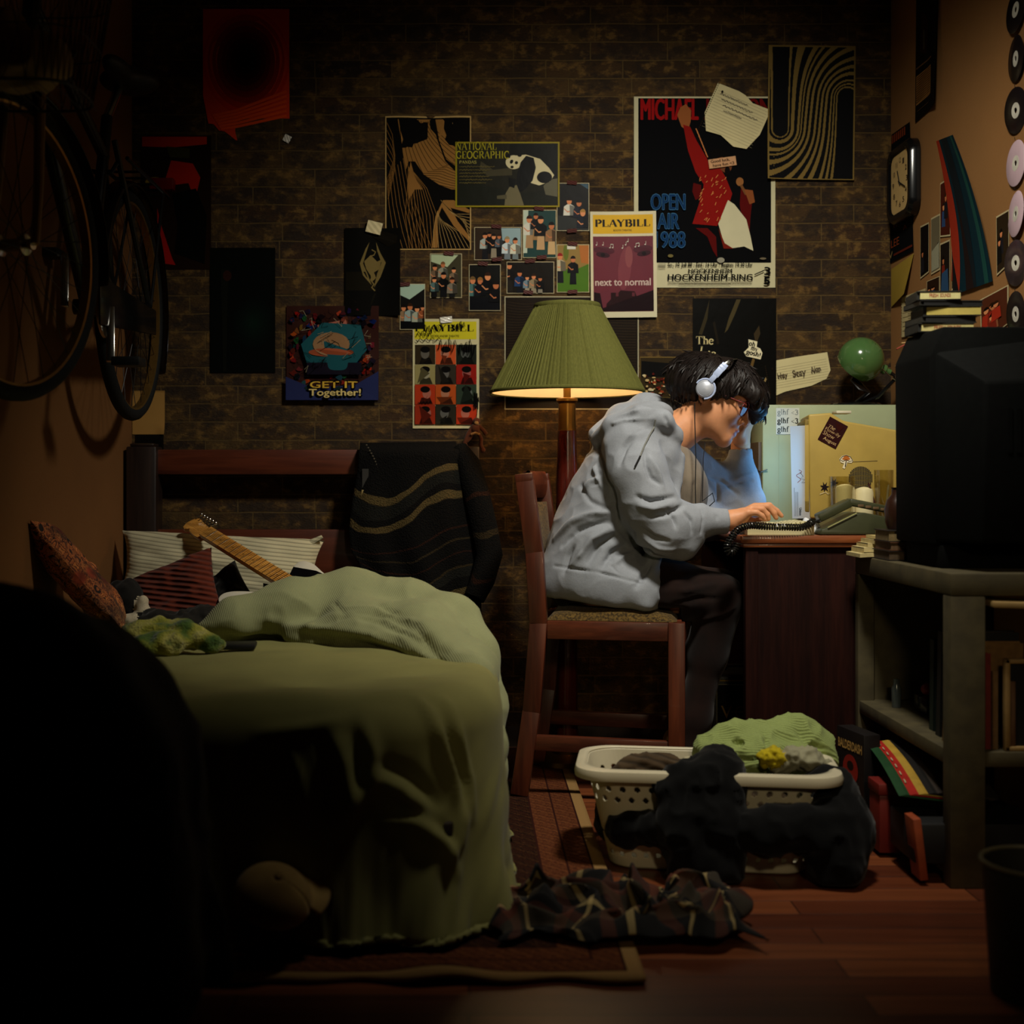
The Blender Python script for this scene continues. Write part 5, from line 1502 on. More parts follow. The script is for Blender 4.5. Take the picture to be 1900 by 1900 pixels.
def body():
    fd = Field((0.20, -0.86, 0.0), (0.985, -0.20, 1.34), 0.0032)
    # torso, hips, legs (mostly under the clothes)
    R = tilt_axes(math.radians(24), math.radians(12))
    for px, py, sr, lr, ar in ((1112, 1075, .10, .15, .10), (1135, 1000, .095, .14, .12), (1165, 920, .10, .15, .12), (1192, 856, .08, .10, .09)):
        fd.ell(P(px, py, 0.55), (sr, lr, ar), R, 0.05)
    for d, kx, kz, fx, fz in ((0.66, 1336, 1108, 1268, 1436), (0.45, 1330, 1100, 1256, 1410)):
        fd.cap(P(1120, 1100, d), P(kx, kz, d), .062, .048, 0.03)
        fd.cap(P(kx, kz, d), P(fx, fz, d - (.02 if d > .6 else -.02)), .044, .030, 0.02)
        fd.cap(P(fx, fz, d - (.02 if d > .6 else -.02)), P(fx + 40, fz + 8, d - (.02 if d > .6 else -.02)), .030, .024, 0.02)
    # arms under the sleeves
    fd.chain([(P(1185, 845, .69), .040), (P(1240, 975, .74), .040), (P(1310, 968, .74), .032), (P(1356, 966, .735), .0265)], 0.02)
    fd.chain([(P(1265, 850, .40), .045), (P(1386, 930, .37), .034), (P(1374, 850, .385), .0255), (P(1374, 828, .39), .0250)], 0.02)
    # right hand on the keys
    fd.cap(P(1356, 966, .735), P(1376, 957, .735), .025, .022, 0.02)
    for d, y in ((.695, 942), (.715, 943), (.737, 946), (.757, 952)):
        fd.cap(P(1372, 960, .735 + (d - .73) * .5), P(1399 - (d - .695) * 160, y, d), .0165, .0120, 0.010)
    def finger(js, k=0.004):
        fd.chain(js, k)
    finger([(P(1400, 940, .690), .0110), (P(1427, 938, .686), .0092), (P(1441, 948, .684), .0082), (P(1450, 957, .683), .0068)])
    finger([(P(1400, 941, .714), .0112), (P(1424, 940, .712), .0094), (P(1436, 952, .711), .0084), (P(1440, 961, .710), .0070)])
    finger([(P(1395, 944, .738), .0108), (P(1414, 945, .738), .0092), (P(1424, 955, .737), .0082), (P(1426, 963, .736), .0068)])
    finger([(P(1388, 951, .759), .0098), (P(1404, 951, .761), .0084), (P(1414, 957, .761), .0074), (P(1419, 964, .760), .0062)])
    finger([(P(1366, 966, .705), .0150), (P(1392, 966, .678), .0112), (P(1408, 966, .668), .0095), (P(1420, 966, .664), .0078)], 0.008)
    # left hand, heel of the palm under the cheekbone, fingers up into the hair
    fd.cap(P(1374, 828, .39), P(1377, 812, .405), .0245, .023, 0.02)
    for i, (x, d) in enumerate(((1388, .395), (1384, .415), (1378, .432), (1370, .446))):
        fd.cap(P(1376, 818, .40 + .012 * i), P(x + 4, 782, d + .01), .017, .0130, 0.012)
        fd.chain([(P(x + 4, 782, d + .01), .0115), (P(x + 9, 756, d + .018), .0098), (P(x + 2, 736, d + .03), .0088), (P(x - 10, 722, d + .04), .0074)], 0.004)
    fd.chain([(P(1368, 818, .43), .0155), (P(1374, 800, .462), .0125), (P(1384, 786, .468), .0105), (P(1393, 775, .466), .0085)], 0.008)
    # neck and head
    fd.cap(P(1222, 830, .56), P(1298, 772, .56), .062, .057, 0.03)
    fd.ell(hd(-.012, 0, .026), np.array((.100, .078, .070)) * HS, HM, 0.02)            # skull
    fd.ell(hd(.045, 0, .022), np.array((.055, .066, .056)) * HS, HM, 0.03)             # forehead
    fd.ell(hd(.046, 0, -.038), np.array((.054, .060, .064)) * HS, HM, 0.03)            # middle of the face
    for s in (-1, 1):
        fd.ell(hd(.060, .036 * s, -.022), np.array((.032, .026, .026)) * HS, HM, 0.03)  # cheekbones
        fd.cap(hd(.012, .050 * s, -.050), hd(.082, .016 * s, -.092), .024 * HS, .019 * HS, 0.03)  # jaw
        fd.ell(hd(.090, .031 * s, .010), np.array((.017, .020, .013)) * HS, HM, 0.014, True)       # eye sockets
        fd.ell(hd(.087, .031 * s, .024), np.array((.014, .022, .007)) * HS, HM, 0.010)             # brow ridge
        fd.ell(hd(.078, .031 * s, .0085), np.array((.013, .016, .012)) * HS, HM, 0.006)            # lids
        fd.ell(hd(-.003, .074 * s, -.005), np.array((.018, .008, .029)) * HS, HM, 0.006)  # ear
        fd.ell(hd(.002, .081 * s, -.004), np.array((.010, .005, .017)) * HS, HM, 0.004, True)
    fd.cap(hd(.082, 0, -.088), hd(.086, 0, -.100), .019 * HS, .015 * HS, 0.02)           # chin
    fd.chain([(hd(.090, 0, .012), .0085 * HS), (hd(.103, 0, -.012), .0095 * HS), (hd(.116, 0, -.032), .0105 * HS)], 0.010)   # nose
    for s in (-1, 1):
        fd.ell(hd(.103, .0125 * s, -.035), np.array((.012, .0085, .009)) * HS, HM, 0.005)
        fd.ell(hd(.107, .0075 * s, -.0455), np.array((.0055, .0035, .005)) * HS, HM, 0.003, True)
    fd.ell(hd(.090, 0, -.060), np.array((.018, .026, .022)) * HS, HM, 0.014)             # mouth mound
    fd.cap(hd(.098, -.016, -.0655), hd(.098, .016, -.0655), .0065 * HS, None, 0.004)
    fd.ell(hd(.104, 0, -.0615), np.array((.009, .017, .0062)) * HS, HM, 0.004)           # upper lip
    fd.ell(hd(.101, 0, -.0745), np.array((.009, .016, .0068)) * HS, HM, 0.004)           # lower lip
    fd.cap(hd(.112, -.018, -.0678), hd(.112, .018, -.0678), .0022 * HS, None, 0.003, True)
    fd.ell(hd(.097, 0, -.0855), np.array((.007, .014, .004)) * HS, HM, 0.006, True)
    V, Q = fd.mesh(1)
    L = (V - HE) @ HM.T / HS
    lipq = ((L[:, 0] > .088) & (np.abs(L[:, 1]) < .021) & (L[:, 2] < -.0565 - .15 * np.abs(L[:, 1])) & (L[:, 2] > -.0815 + .25 * np.abs(L[:, 1])))
    mi = lipq[Q].all(1).astype(int)
    o = raw('body', V, Q, [M['skin'], M['lip']], person, mi=mi)
    return o
body()

eye_w = plain('eye_white', (216, 208, 196), 0.2, 0, 0.02, 20)
iris = plain('dark_iris', (24, 15, 11), 0.15, 0, 0.05, 20)
for s in (-1, 1):
    mb = MB()
    c = Vector(hd(.0845, .031 * s, .0095)); g = Vector(HF) * 0.9 + Vector(HU) * -0.15
    mb.ball(c, .0105 * HS, 0, 18, 12)
    mb.ball(c + g.normalized() * .0062 * HS, .0062 * HS, 1, 14, 8)
    mb.build('eye', [eye_w, iris], person)

# --- clothes
def hoodie():
    fd = Field((0.18, -0.92, 0.48), (0.98, -0.16, 1.24), 0.0048)
    yw = math.radians(14)
    for px, py, sr, lr, ar, pt in ((1105, 1070, .145, .205, .080, 12), (1106, 1030, .148, .205, .10, 16), (1122, 985, .150, .205, .11, 22), (1142, 930, .142, .195, .11, 28), (1165, 880, .130, .19, .10, 32), (1190, 840, .105, .18, .085, 36)):
        fd.ell(P(px, py, 0.55), (sr, lr, ar), tilt_axes(math.radians(pt), yw), 0.05)
    fd.chain([(P(1060, 1080, .62), .10), (P(1120, 1090, .67), .105), (P(1172, 1095, .70), .085), (P(1192, 1100, .735), .045)], .04)
    # the front is open: hollow it for the t-shirt
    fd.cap(P(1300, 850, .66), P(1262, 990, .68), .042, .050, 0.02, True)
    # near sleeve
    fd.chain([(P(1172, 830, .71), .082), (P(1182, 880, .745), .080), (P(1206, 940, .765), .076), (P(1226, 980, .765), .073)], 0.035)
    fd.chain([(P(1228, 978, .765), .072), (P(1262, 972, .755), .058), (P(1298, 969, .745), .044)], 0.03)
    fd.chain([(P(1236, 1000, .765), .048), (P(1268, 1012, .76), .036), (P(1282, 1000, .755), .028)], 0.03)
    fd.chain([(P(1296, 962, .745), .044), (P(1302, 968, .745), .045)], 0.006)
    fd.chain([(P(1304, 968, .745), .040), (P(1351, 967, .737), .0365)], 0.010)
    # far sleeve, elbow on the desk
    fd.chain([(P(1255, 850, .40), .080), (P(1320, 905, .375), .070), (P(1372, 935, .36), .058), (P(1386, 932, .36), .052)], 0.03)
    fd.chain([(P(1384, 932, .36), .050), (P(1372, 890, .375), .052), (P(1372, 862, .382), .041)], 0.03)
    fd.chain([(P(1372, 858, .383), .037), (P(1374, 834, .388), .0355)], 0.008)
    fd.chain([(P(1290, 905, .44), .05), (P(1300, 970, .44), .05), (P(1340, 975, .40), .045)], 0.04)
    # hood lying on the shoulders
    fd.chain([(P(1108, 814, .62), .022), (P(1140, 790, .69), .024), (P(1190, 772, .735), .026), (P(1232, 780, .720), .024), (P(1254, 806, .685), .018), (P(1254, 846, .68), .013)], 0.025)
    fd.chain([(P(1106, 806, .55), .026), (P(1150, 776, .50), .036), (P(1200, 757, .47), .042), (P(1246, 768, .455), .034), (P(1272, 800, .45), .025)], 0.03)
    fd.ell(P(1166, 786, .59), (.095, .155, .036), tilt_axes(math.radians(-30), yw), 0.02)
    fd.ell(P(1205, 772, .60), (.070, .130, .040), tilt_axes(math.radians(-10), yw), 0.02)
    fd.cap(P(1262, 790, .56), P(1316, 742, .56), .062, .085, 0.012, True)
    # near front edge
    fd.chain([(P(1262, 850, .67), .016), (P(1250, 930, .70), .018), (P(1215, 1020, .70), .020), (P(1204, 1070, .74), .026), (P(1196, 1120, .765), .024)], 0.02)
    fd.chain([(P(1206, 806, .69), .040), (P(1232, 838, .685), .036), (P(1240, 880, .68), .030)], .02)
    # trim the hem
    fd.box((0.35, -0.5, 0.385), (0.5, 0.6, 0.168), np.array([[math.cos(.12), 0, -math.sin(.12)], [0, 1, 0], [math.sin(.12), 0, math.cos(.12)]]), 0.01, 0.02, True)
    fd.box(P(1352, 967, .737) + Vector((.04, 0, 0)), (.04, .07, .07), None, .002, .003, True)
    fd.cap(P(1346, 967, .737), P(1372, 966, .735), .0285, None, 0.003, True)
    fd.box(P(1374, 833, .388) + Vector((0, 0, .04)), (.07, .07, .04), None, .002, .003, True)
    fd.cap(P(1374, 838, .388), P(1375, 815, .39), .0285, None, 0.003, True)
    V, Q = fd.mesh(2)
    V = rumple(V, Q, 0.0025, 10.0, 2.0)
    V = rumple(V, Q, 0.0022, 22.0, 7.0, True)
    for _ in range(3):      # the hood lies smoother than the body
        W_ = relax(V, Q, .6); hz = V[:, 2] > P(0, 818, .6).z
        V[hz] = W_[hz]
    s = ray_on(V, Q)
    def cr(w, dep, *pp): return ([s(x, y) for x, y in pp], w * .78, dep * 1.25)
    V = creases(V, Q, [
        cr(.013, .016, (1108, 826), (1120, 866), (1134, 905), (1142, 940), (1146, 978)),
        cr(.010, -.008, (1096, 832), (1104, 870), (1118, 905)),
        cr(.010, .006, (1066, 876), (1078, 902), (1094, 930), (1118, 942), (1140, 936)),
        cr(.011, -.010, (1082, 908), (1098, 894), (1116, 888)),
        cr(.014, -.012, (1030, 1000), (1062, 968), (1104, 952), (1138, 950)),
        cr(.011, .013, (1044, 1012), (1072, 984), (1106, 972), (1134, 968)),
        cr(.012, .016, (1092, 1042), (1112, 1012), (1142, 994), (1176, 990)),
        cr(.012, -.012, (1076, 1030), (1098, 1000), (1130, 982)),
        cr(.009, .010, (1046, 1062), (1054, 1032), (1064, 1014)),
        cr(.008, -.008, (1060, 1052), (1080, 1026)),
        cr(.010, .012, (1118, 1052), (1136, 1026), (1160, 1012)),
        cr(.009, -.009, (1140, 1046), (1160, 1030), (1186, 1022)),
        cr(.0045, .008, (1028, 1050), (1070, 1056), (1120, 1064), (1190, 1082)),
        cr(.010, .014, (1182, 1088), (1198, 1060), (1212, 1034)),
        cr(.003, .003, (1204, 795), (1186, 800), (1168, 812), (1152, 832), (1142, 852)),
        cr(.010, .012, (1150, 860), (1160, 830), (1176, 812)),
        cr(.008, .010, (1196, 836), (1200, 866), (1208, 886), (1226, 900)),
        cr(.010, -.009, (1206, 850), (1222, 880), (1230, 905)),
        cr(.009, .013, (1182, 922), (1206, 930), (1232, 926), (1252, 922)),
        cr(.010, -.010, (1186, 938), (1212, 944), (1242, 936)),
        cr(.008, .011, (1208, 958), (1232, 956), (1256, 946), (1268, 936)),
        cr(.007, .009, (1240, 946), (1250, 962), (1254, 978)),
        cr(.008, .009, (1190, 980), (1214, 998), (1240, 1004)),
        cr(.008, -.008, (1196, 1000), (1222, 1016), (1250, 1020)),
        cr(.007, .008, (1272, 952), (1282, 966), (1284, 990)),
        cr(.004, .007, (1301, 946), (1304, 968), (1300, 990)),
        cr(.011, .016, (1152, 986), (1176, 1006), (1204, 1024), (1230, 1034)),
        cr(.006, -.006, (1100, 800), (1140, 786), (1180, 778), (1214, 776)),
        cr(.007, -.006, (1150, 772), (1180, 762), (1214, 760)),
        cr(.006, .007, (1226, 762), (1236, 778), (1240, 792)),
        cr(.006, .008, (1352, 905), (1372, 898), (1396, 892)),
        cr(.006, -.006, (1356, 890), (1378, 884), (1398, 880)),
        cr(.006, .007, (1316, 886), (1340, 892), (1368, 916)),
        cr(.007, .008, (1330, 896), (1334, 930), (1330, 960)),
        cr(.005, .005, (1120, 1040), (1150, 1026), (1170, 1024)),
        cr(.003, .004, (1138, 1026), (1134, 1050), (1150, 1066)),
    ])
    V = relax(V, Q, 0.2)
    raw('hoodie', V, Q, M['hoodie'], person)
    return ray_on(V, Q)
hs = hoodie()
MB().tube([hs(1216, 779, .004), hs(1214, 792, .005), hs(1206, 806, .006), hs(1196, 826, .006), hs(1188, 846, .006)], .0022, 6).build('drawstring', cloth('grey_cord', (130, 130, 122)), person)
MB().tube([hs(1188, 846, .006), hs(1178, 866, .006)], .0026, 6).build('drawstring_tip', M['black'], person)

def tee():
    fd = Field((0.42, -0.80, 0.66), (0.82, -0.30, 1.08), 0.006)
    fd.chain([(P(1232, 835, .56), .070), (P(1244, 900, .57), .098), (P(1244, 985, .57), .10)], 0.05)
    fd.cap(P(1240, 812, .56), P(1318, 752, .56), .064, .070, 0.006, True)
    V, Q = fd.mesh(2)
    V = rumple(V, Q, 0.004, 14.0, 3.0)
    s = ray_on(V, Q)
    V = creases(V, Q, [([s(1275, 846), s(1272, 900), s(1270, 960)], .008, .008), ([s(1292, 850), s(1288, 900), s(1286, 950)], .006, .006)])
    raw('t_shirt', V, Q, M['tee'], person)
tee()

def trousers():
    fd = Field((0.20, -0.86, 0.04), (0.90, -0.22, 0.74), 0.006)
    fd.ell(P(1110, 1098, .55), (.15, .185, .072), None, 0.04)
    fd.chain([(P(1125, 1098, .67), .082), (P(1240, 1096, .675), .084), (P(1336, 1106, .66), .064)], 0.04)
    fd.chain([(P(1120, 1098, .43), .080), (P(1230, 1090, .43), .082), (P(1335, 1098, .43), .066)], 0.04)
    fd.chain([(P(1336, 1108, .66), .064), (P(1312, 1220, .653), .052), (P(1289, 1330, .645), .050), (P(1278, 1388, .64), .049)], 0.03)
    fd.chain([(P(1334, 1104, .43), .066), (P(1301, 1220, .458), .052), (P(1275, 1330, .465), .049), (P(1262, 1386, .47), .049)], 0.03)
    fd.box((0.45, -0.5, 0.47), (0.155, 0.4, 0.078), None, 0.01, 0.02, True)     # flat where he sits on the pad
    V, Q = fd.mesh(2)
    V = rumple(V, Q, 0.006, 9.0, 3.0)
    s = ray_on(V, Q)
    V = creases(V, Q, [([s(1216, 1082), s(1260, 1070), s(1310, 1062)], .008, .009), ([s(1206, 1096), s(1270, 1096), s(1330, 1084)], .009, -.008), ([s(1250, 1120), s(1300, 1110), s(1350, 1112)], .008, .008), ([s(1300, 1150), s(1340, 1138), s(1362, 1126)], .007, -.007)])
    raw('trousers', V, Q, M['trousers'], person)
trousers()
for (px, py, d) in ((1256, 1424, .475), (1270, 1452, .64)):
    a = P(px, py, d)
    fd = Field((a.x - .10, a.y - .08, -0.01), (a.x + .24, a.y + .08, 0.20), 0.005)
    fd.cap((a.x, a.y, .055), (a.x, a.y, .115), .046, .043, 0.02)
    fd.cap((a.x, a.y, .045), (a.x + .14, a.y - .01, .040), .044, .040, 0.03)
    fd.box((a.x + .05, a.y, -0.03), (.3, .2, .032), None, 0.002, 0.002, True)
    V, Q = fd.mesh(1)
    raw('shoe', V, Q, M['boot'], person)

# --- hair: a shaped mass with locks over it
M['hair'] = plain('near_black_hair', (25, 18, 15), 0.5, 0, 0.3, 200, 0.0, 0.32)
def hair():
    fd = Field(HE - 0.24, HE + 0.26, 0.0042)
    fd.ell(hd(-.014, 0, .026), np.array((.116, .094, .071)) * HS, HM, 0.02)
    fd.ell(hd(.040, 0, .042), np.array((.075, .082, .050)) * HS, HM, 0.03)
    fd.ell(hd(-.070, 0, .000), np.array((.056, .074, .050)) * HS, HM, 0.03)
    for r in (-.055, -.03, 0, .03, .05):
        fd.chain([(hd(.060, r, .066), .028), (hd(.108, r * .95, .042), .022), (hd(.124, r * .9, .018), .012)], 0.02)
    fd.chain([(P(1368, 700, .58), .045), (P(1398, 730, .53), .032), (P(1405, 762, .50), .022), (P(1398, 784, .49), .010)], 0.03)
    fd.chain([(P(1340, 712, .635), .03), (P(1352, 730, .635), .016), (P(1358, 742, .63), .006)], 0.02)
    fd.ell(hd(.058, 0, -.040), np.array((.062, .098, .062)) * HS, HM, 0.01, True)   # clear of the face
    fd.ell(hd(.088, .045, -.004), np.array((.040, .040, .034)) * HS, HM, 0.01, True)
    fd.cap(P(1222, 830, .56), P(1300, 768, .56), .060, .052, 0.01, True)
    V, Q = fd.mesh(1)
    L = (V - HE) @ HM.T / HS
    ang = np.arctan2(L[:, 0] - .0, L[:, 1])
    N = normals(V, Q)
    st = vnoise(np.stack([ang * 13, L[:, 2] * 5, L[:, 0] * 4], 1)) + 0.6 * vnoise(np.stack([ang * 34, L[:, 2] * 8 + 3, L[:, 0] * 8], 1))
    V = V + N * (0.0052 * st)[:, None]
    rnd = random.Random(8)
    hb = raw('hair', V, Q, M['hair'], person)
    bv = BVHTree.FromPolygons([Vector(v) for v in V], [list(map(int, q)) for q in Q])
    mb = MB()
    crown = Vector(hd(-.045, .0, .118))
    for k in range(620):
        th = rnd.uniform(0, 2 * PI)
        L0 = rnd.uniform(.55, 1.0)
        sweep = rnd.uniform(-.25, .25)
        pts = []
        n = 7
        for i in range(n):
            t = (i / (n - 1)) * L0
            phi = 0.15 + t * 1.75
            f = -.03 + .13 * math.sin(phi) * math.cos(th + sweep * t)
            r = .105 * math.sin(phi) * math.sin(th + sweep * t)
            u = .035 + .10 * math.cos(phi)
            q = Vector(hd(f, r, u))
            c = Vector(hd(-.01, 0, .03))
            h, nn, idx, dd = bv.ray_cast(q + (q - c).normalized() * .2, (c - q).normalized())
            if h is None: break
            if (h - c).length < .05: break
            pts.append(h + (q - c).normalized() * (0.0015 + 0.003 * rnd.random()))
        if len(pts) < 3: continue
        # keep locks off the cheek and eyes
        Lp = [(np.array(p) - HE) @ HM.T / HS for p in pts]
        cut = len(pts)
        for i, l in enumerate(Lp):
            if l[0] > .055 and l[2] < .012 and l[1] > 0: cut = i; break
            if l[2] < -.045: cut = i; break
        pts = pts[:cut]
        if len(pts) < 3: continue
        m_ = len(pts)
        mb.tube(pts, [0.0026 * (1 - 0.85 * (i / (m_ - 1)) ** 2) * rnd.uniform(.7, 1.2) for i in range(m_)], 5, flat=0.6)
    for k in range(46):       # fringe hanging past the brow, and loose curls on the far side
        x, y, d = rnd.uniform(1366, 1414), rnd.uniform(716, 742), rnd.uniform(.44, .60)
        L1 = rnd.uniform(16, 46)
        if x < 1394 and d > .55: L1 *= 0.4
        mb.tube([P(x - 10, y - 18, d), P(x + rnd.uniform(-2, 3), y, d - .004), P(x + rnd.uniform(0, 8), y + L1 * .5, d - .006), P(x + rnd.uniform(-6, 8), y + L1, d)], [.003, .003, .0022, .0006], 5)
    for k in range(12):
        x, y, d = rnd.uniform(1408, 1416), rnd.uniform(740, 770), rnd.uniform(.46, .54)
        a = rnd.uniform(4, 10)
        mb.tube([P(x + a * math.sin(i * .9) * (.3 + i * .12), y + i * 3.2, d) for i in range(7)], [.0012] * 6 + [.0005], 4)
    sides = ray_on(V, Q)
    for k in range(260):      # untidy tips lifting off the mass
        th, ph = rnd.uniform(0, 2 * PI), rnd.uniform(.3, 1.75)
        dirn = (Vector(HF) * math.cos(th) + Vector(HR) * math.sin(th)) * math.sin(ph) + Vector(HU) * math.cos(ph)
        c = Vector(hd(-.005, 0, .03))
        h, nn, idx, dd = bv.ray_cast(c + dirn * .3, -dirn)
        if h is None or (h - c).length < .05: continue
        l = (np.array(h) - HE) @ HM.T / HS
        if l[0] > .05 and l[2] < .03 and l[1] > -.02: continue
        tan = (Vector(HU) * -1.0 + Vector(HF) * rnd.uniform(-.5, .9) * (.4 if l[0] < 0 else 1.0) + Vector(HR) * rnd.uniform(-.5, .5))
        tan = (tan - nn * tan.dot(nn)).normalized()
        Lk = rnd.uniform(.015, .038)
        mb.tube([h - nn * .002, h + tan * Lk * .4 + nn * .002, h + tan * Lk * .8 + nn * rnd.uniform(.002, .007), h + tan * Lk * 1.1 + nn * rnd.uniform(.001, .010)], [.0030, .0028, .0018, .0004], 4)
    for k in range(60):       # nape
        x, d = rnd.uniform(1246, 1306), rnd.uniform(.48, .645)
        y = rnd.uniform(728, 742)
        mb.tube([P(x, y - 10, d), P(x - 1, y, d), P(x - 2 + rnd.uniform(-3, 3), y + rnd.uniform(6, 16), d - .003)], [.0026, .0022, .0005], 4)
    mb.build('hair_locks', M['hair'], hb)
hair()

# --- eyeglasses
def clear(name, tint, gloss, edge=.5):
    m, nt, b = new_mat(name)
    nt.nodes.remove(b)
    tr = node(nt, 'ShaderNodeBsdfTransparent'); tr.inputs[0].default_value = (*lin(tint), 1)
    gl = node(nt, 'ShaderNodeBsdfGlossy', Roughness=.03)
    lw = node(nt, 'ShaderNodeLayerWeight', Blend=.25)
    mr = node(nt, 'ShaderNodeMapRange'); mr.inputs['To Min'].default_value = gloss; mr.inputs['To Max'].default_value = edge
    nt.links.new(lw.outputs['Facing'], mr.inputs['Value'])
    mx = node(nt, 'ShaderNodeMixShader')
    nt.links.new(mr.outputs['Result'], mx.inputs['Fac']); nt.links.new(tr.outputs[0], mx.inputs[1]); nt.links.new(gl.outputs[0], mx.inputs[2])
    nt.links.new(mx.outputs[0], nt.nodes['Material Output'].inputs['Surface'])
    return m
def glasses():
    t = thing('eyeglasses', 'thin reddish eyeglasses on the young man\'s nose', 'glasses', Vector(hd(.11, 0, .0)))
    fm = plain('translucent_red_frame', (120, 50, 44), 0.25, 0, 0.1, 50, 0.0, 0.5)
    lens = clear('lens_glass', (236, 206, 200), .02, .14)
    fr = MB()
    for s in (-1, 1):
        pts = []
        for i in range(28):
            a = 2 * PI * i / 28
            ex = 0.5
            cx, cz = math.cos(a), math.sin(a)
            x = .0245 * math.copysign(abs(cx) ** 0.8, cx); z = .0200 * math.copysign(abs(cz) ** 0.8, cz)
            pts.append(Vector(hd(.110 - .012 * abs(x + .033) / .05 - .10 * (z - .002) * .1, .033 * s + x * s, .000 + z)))
        fr.tube(pts, .0020, 6, closed=True)
        MB().add(pts, [list(range(28))]).build('lens', lens, t, auto=0)
        fr.tube([Vector(hd(.104, .056 * s, .010)), Vector(hd(.090, .073 * s, .011)), Vector(hd(.05, .079 * s, .010)), Vector(hd(.0, .081 * s, .012)), Vector(hd(-.02, .079 * s, -.004))], .0020, 6)
        fr.tube([Vector(hd(.108, .011 * s, -.004)), Vector(hd(.104, .010 * s, -.012))], .0016, 5)
    fr.tube([Vector(hd(.110, -.010, .006)), Vector(hd(.113, 0, .009)), Vector(hd(.110, .010, .006))], .0020, 6)
    fr.build('frame', fm, t)
glasses()

# --- headphones
def phones():
    t = thing('headphones', 'silver on-ear headphones over the dark hair', 'headphones', Vector(hd(0, .1, 0)))
    silver = plain('silver_plastic', (186, 190, 200), 0.35, 0.3, 0.05, 40)
    pale = plain('pale_blue_plastic', (170, 184, 216), 0.35, 0, 0.05, 40)
    for s in (1, -1):
        c = Vector(hd(-.008, .098 * s, .004))
        ax = Vector(HR) * s
        MB().lathe([(0, 0), (.022, .0), (.0265, .003), (.0265, .008), (.0255, .010), (.022, .0125), (.0215, .0118), (.018, .0145), (.0, .0155)], c, ax, 36).build('ear_cup', silver, t)
        MB().lathe([(0, -.012), (.021, -.012), (.026, -.008), (.0265, -.002), (.024, .001)], c, ax, 30).build('cushion', M['black'], t)
        # yoke, widening to the band
        mb = MB()
        a = [(-.004, .108, .026, .0055), (.002, .110, .045, .0085), (.008, .108, .066, .0095), (.011, .105, .076, .0095), (.013, .102, .084, .0085)]
        ps = [Vector(hd(f, r * s, u)) for f, r, u, w in a]
        for p0, p1, q0, q1 in zip(ps[:-1], ps[1:], a[:-1], a[1:]):
            mb.beam(p0, p1 + (p1 - p0) * 0.08, (q0[3] + q1[3]) * HS, .0055, 0, .0015, up=ax)
        mb.tube([c + ax * .008 + (Vector(HF) * math.cos(th) + Vector(HU) * math.sin(th)) * .029 for th in [math.radians(v) for v in range(-70, 190, 20)]], .0028, 6)
        mb.build('yoke', pale, t)
        MB().beam(Vector(hd(.013, .102 * s, .082)), Vector(hd(.020, .094 * s, .096)), .012, .005, 0, .001, up=ax).build('slider', M['chrome'], t)
    band = [Vector(hd(.020 + .006 * math.cos(th), .098 * math.sin(th), .088 + .022 * math.cos(th))) for th in [math.radians(v) for v in range(-90, 91, 10)]]
    MB().tube(band, .0055, 8, flat=0.45).build('headband', M['gloss_black'], t)
    MB().tube([P(1289, 748, .655), P(1289, 780, .662), P(1290, 810, .675), P(1291, 850, .70), P(1290, 900, .71), P(1291, 950, .715), P(1296, 985, .705), P(1306, 1005, .70), P(1308, 1020, .70)], .0016, 6)\
        .tube([P(1308, 822, .60), P(1305, 850, .64), P(1304, 900, .67), P(1303, 930, .68), P(1322, 915, .64), P(1326, 930, .64), P(1310, 945, .66), P(1300, 952, .69), P(1296, 985, .705)], .0014, 6).build('cable', M['black'], t)
phones()
# ------------------------------------------------------------------ things on the desk
DZ = 0.752
M['beige'] = plain('aged_beige_plastic', (168, 142, 66), 0.55, 0, 0.06, 18, 0.06)
M['cab'] = plain('pale_green_metal', (150, 160, 124), 0.5, 0, 0.06, 12, 0.05)

def cabinet():
    t = thing('cabinet', 'pale green metal cabinet on the desk against the brick wall', 'cabinet', (1.18, -0.17, DZ))
    x0 = P(1415, 0, .225).x; z1 = P(0, 751, .225).z
    MB().box((x0, -.225, DZ), (XR - .01, -.05, z1), bevel=.004).box((x0 + .052, -.2265, DZ + .004), (x0 + .0535, -.2245, z1 - .004)).build('body', M['cab'], t)
    MB().box((x0 - .012, -.215, DZ), (x0 - .001, -.06, z1 - .12), bevel=.002).build('side_strip', plain('brown_strip', (74, 58, 40), 0.6), t)
    MB().tube([P(1404, 872, .21), P(1412, 876, .225), P(1424, 871, .232)], .0022, 6).build('hook', M['chrome'], t)
cabinet()
fr = lambda d0: (lambda x, y, h: tuple(P(x, y, d0) + Vector((0, -h, 0))))
s = Sheet(1440, 757, 1483, 806, fr(.2262)).base((206, 210, 200))
for i, c in enumerate(((150, 158, 156), (14, 16, 18), (84, 92, 92))):
    s.serif('glhf', 1442, 759 + 16 * i, 1464, 773 + 16 * i, c, 1.1).serif('<3', 1468, 760 + 16 * i, 1481, 770 + 16 * i, c, 1.1)
s.build('sticker_sheet', 'white sticker sheet repeating glhf <3 on the green cabinet', 'sticker')

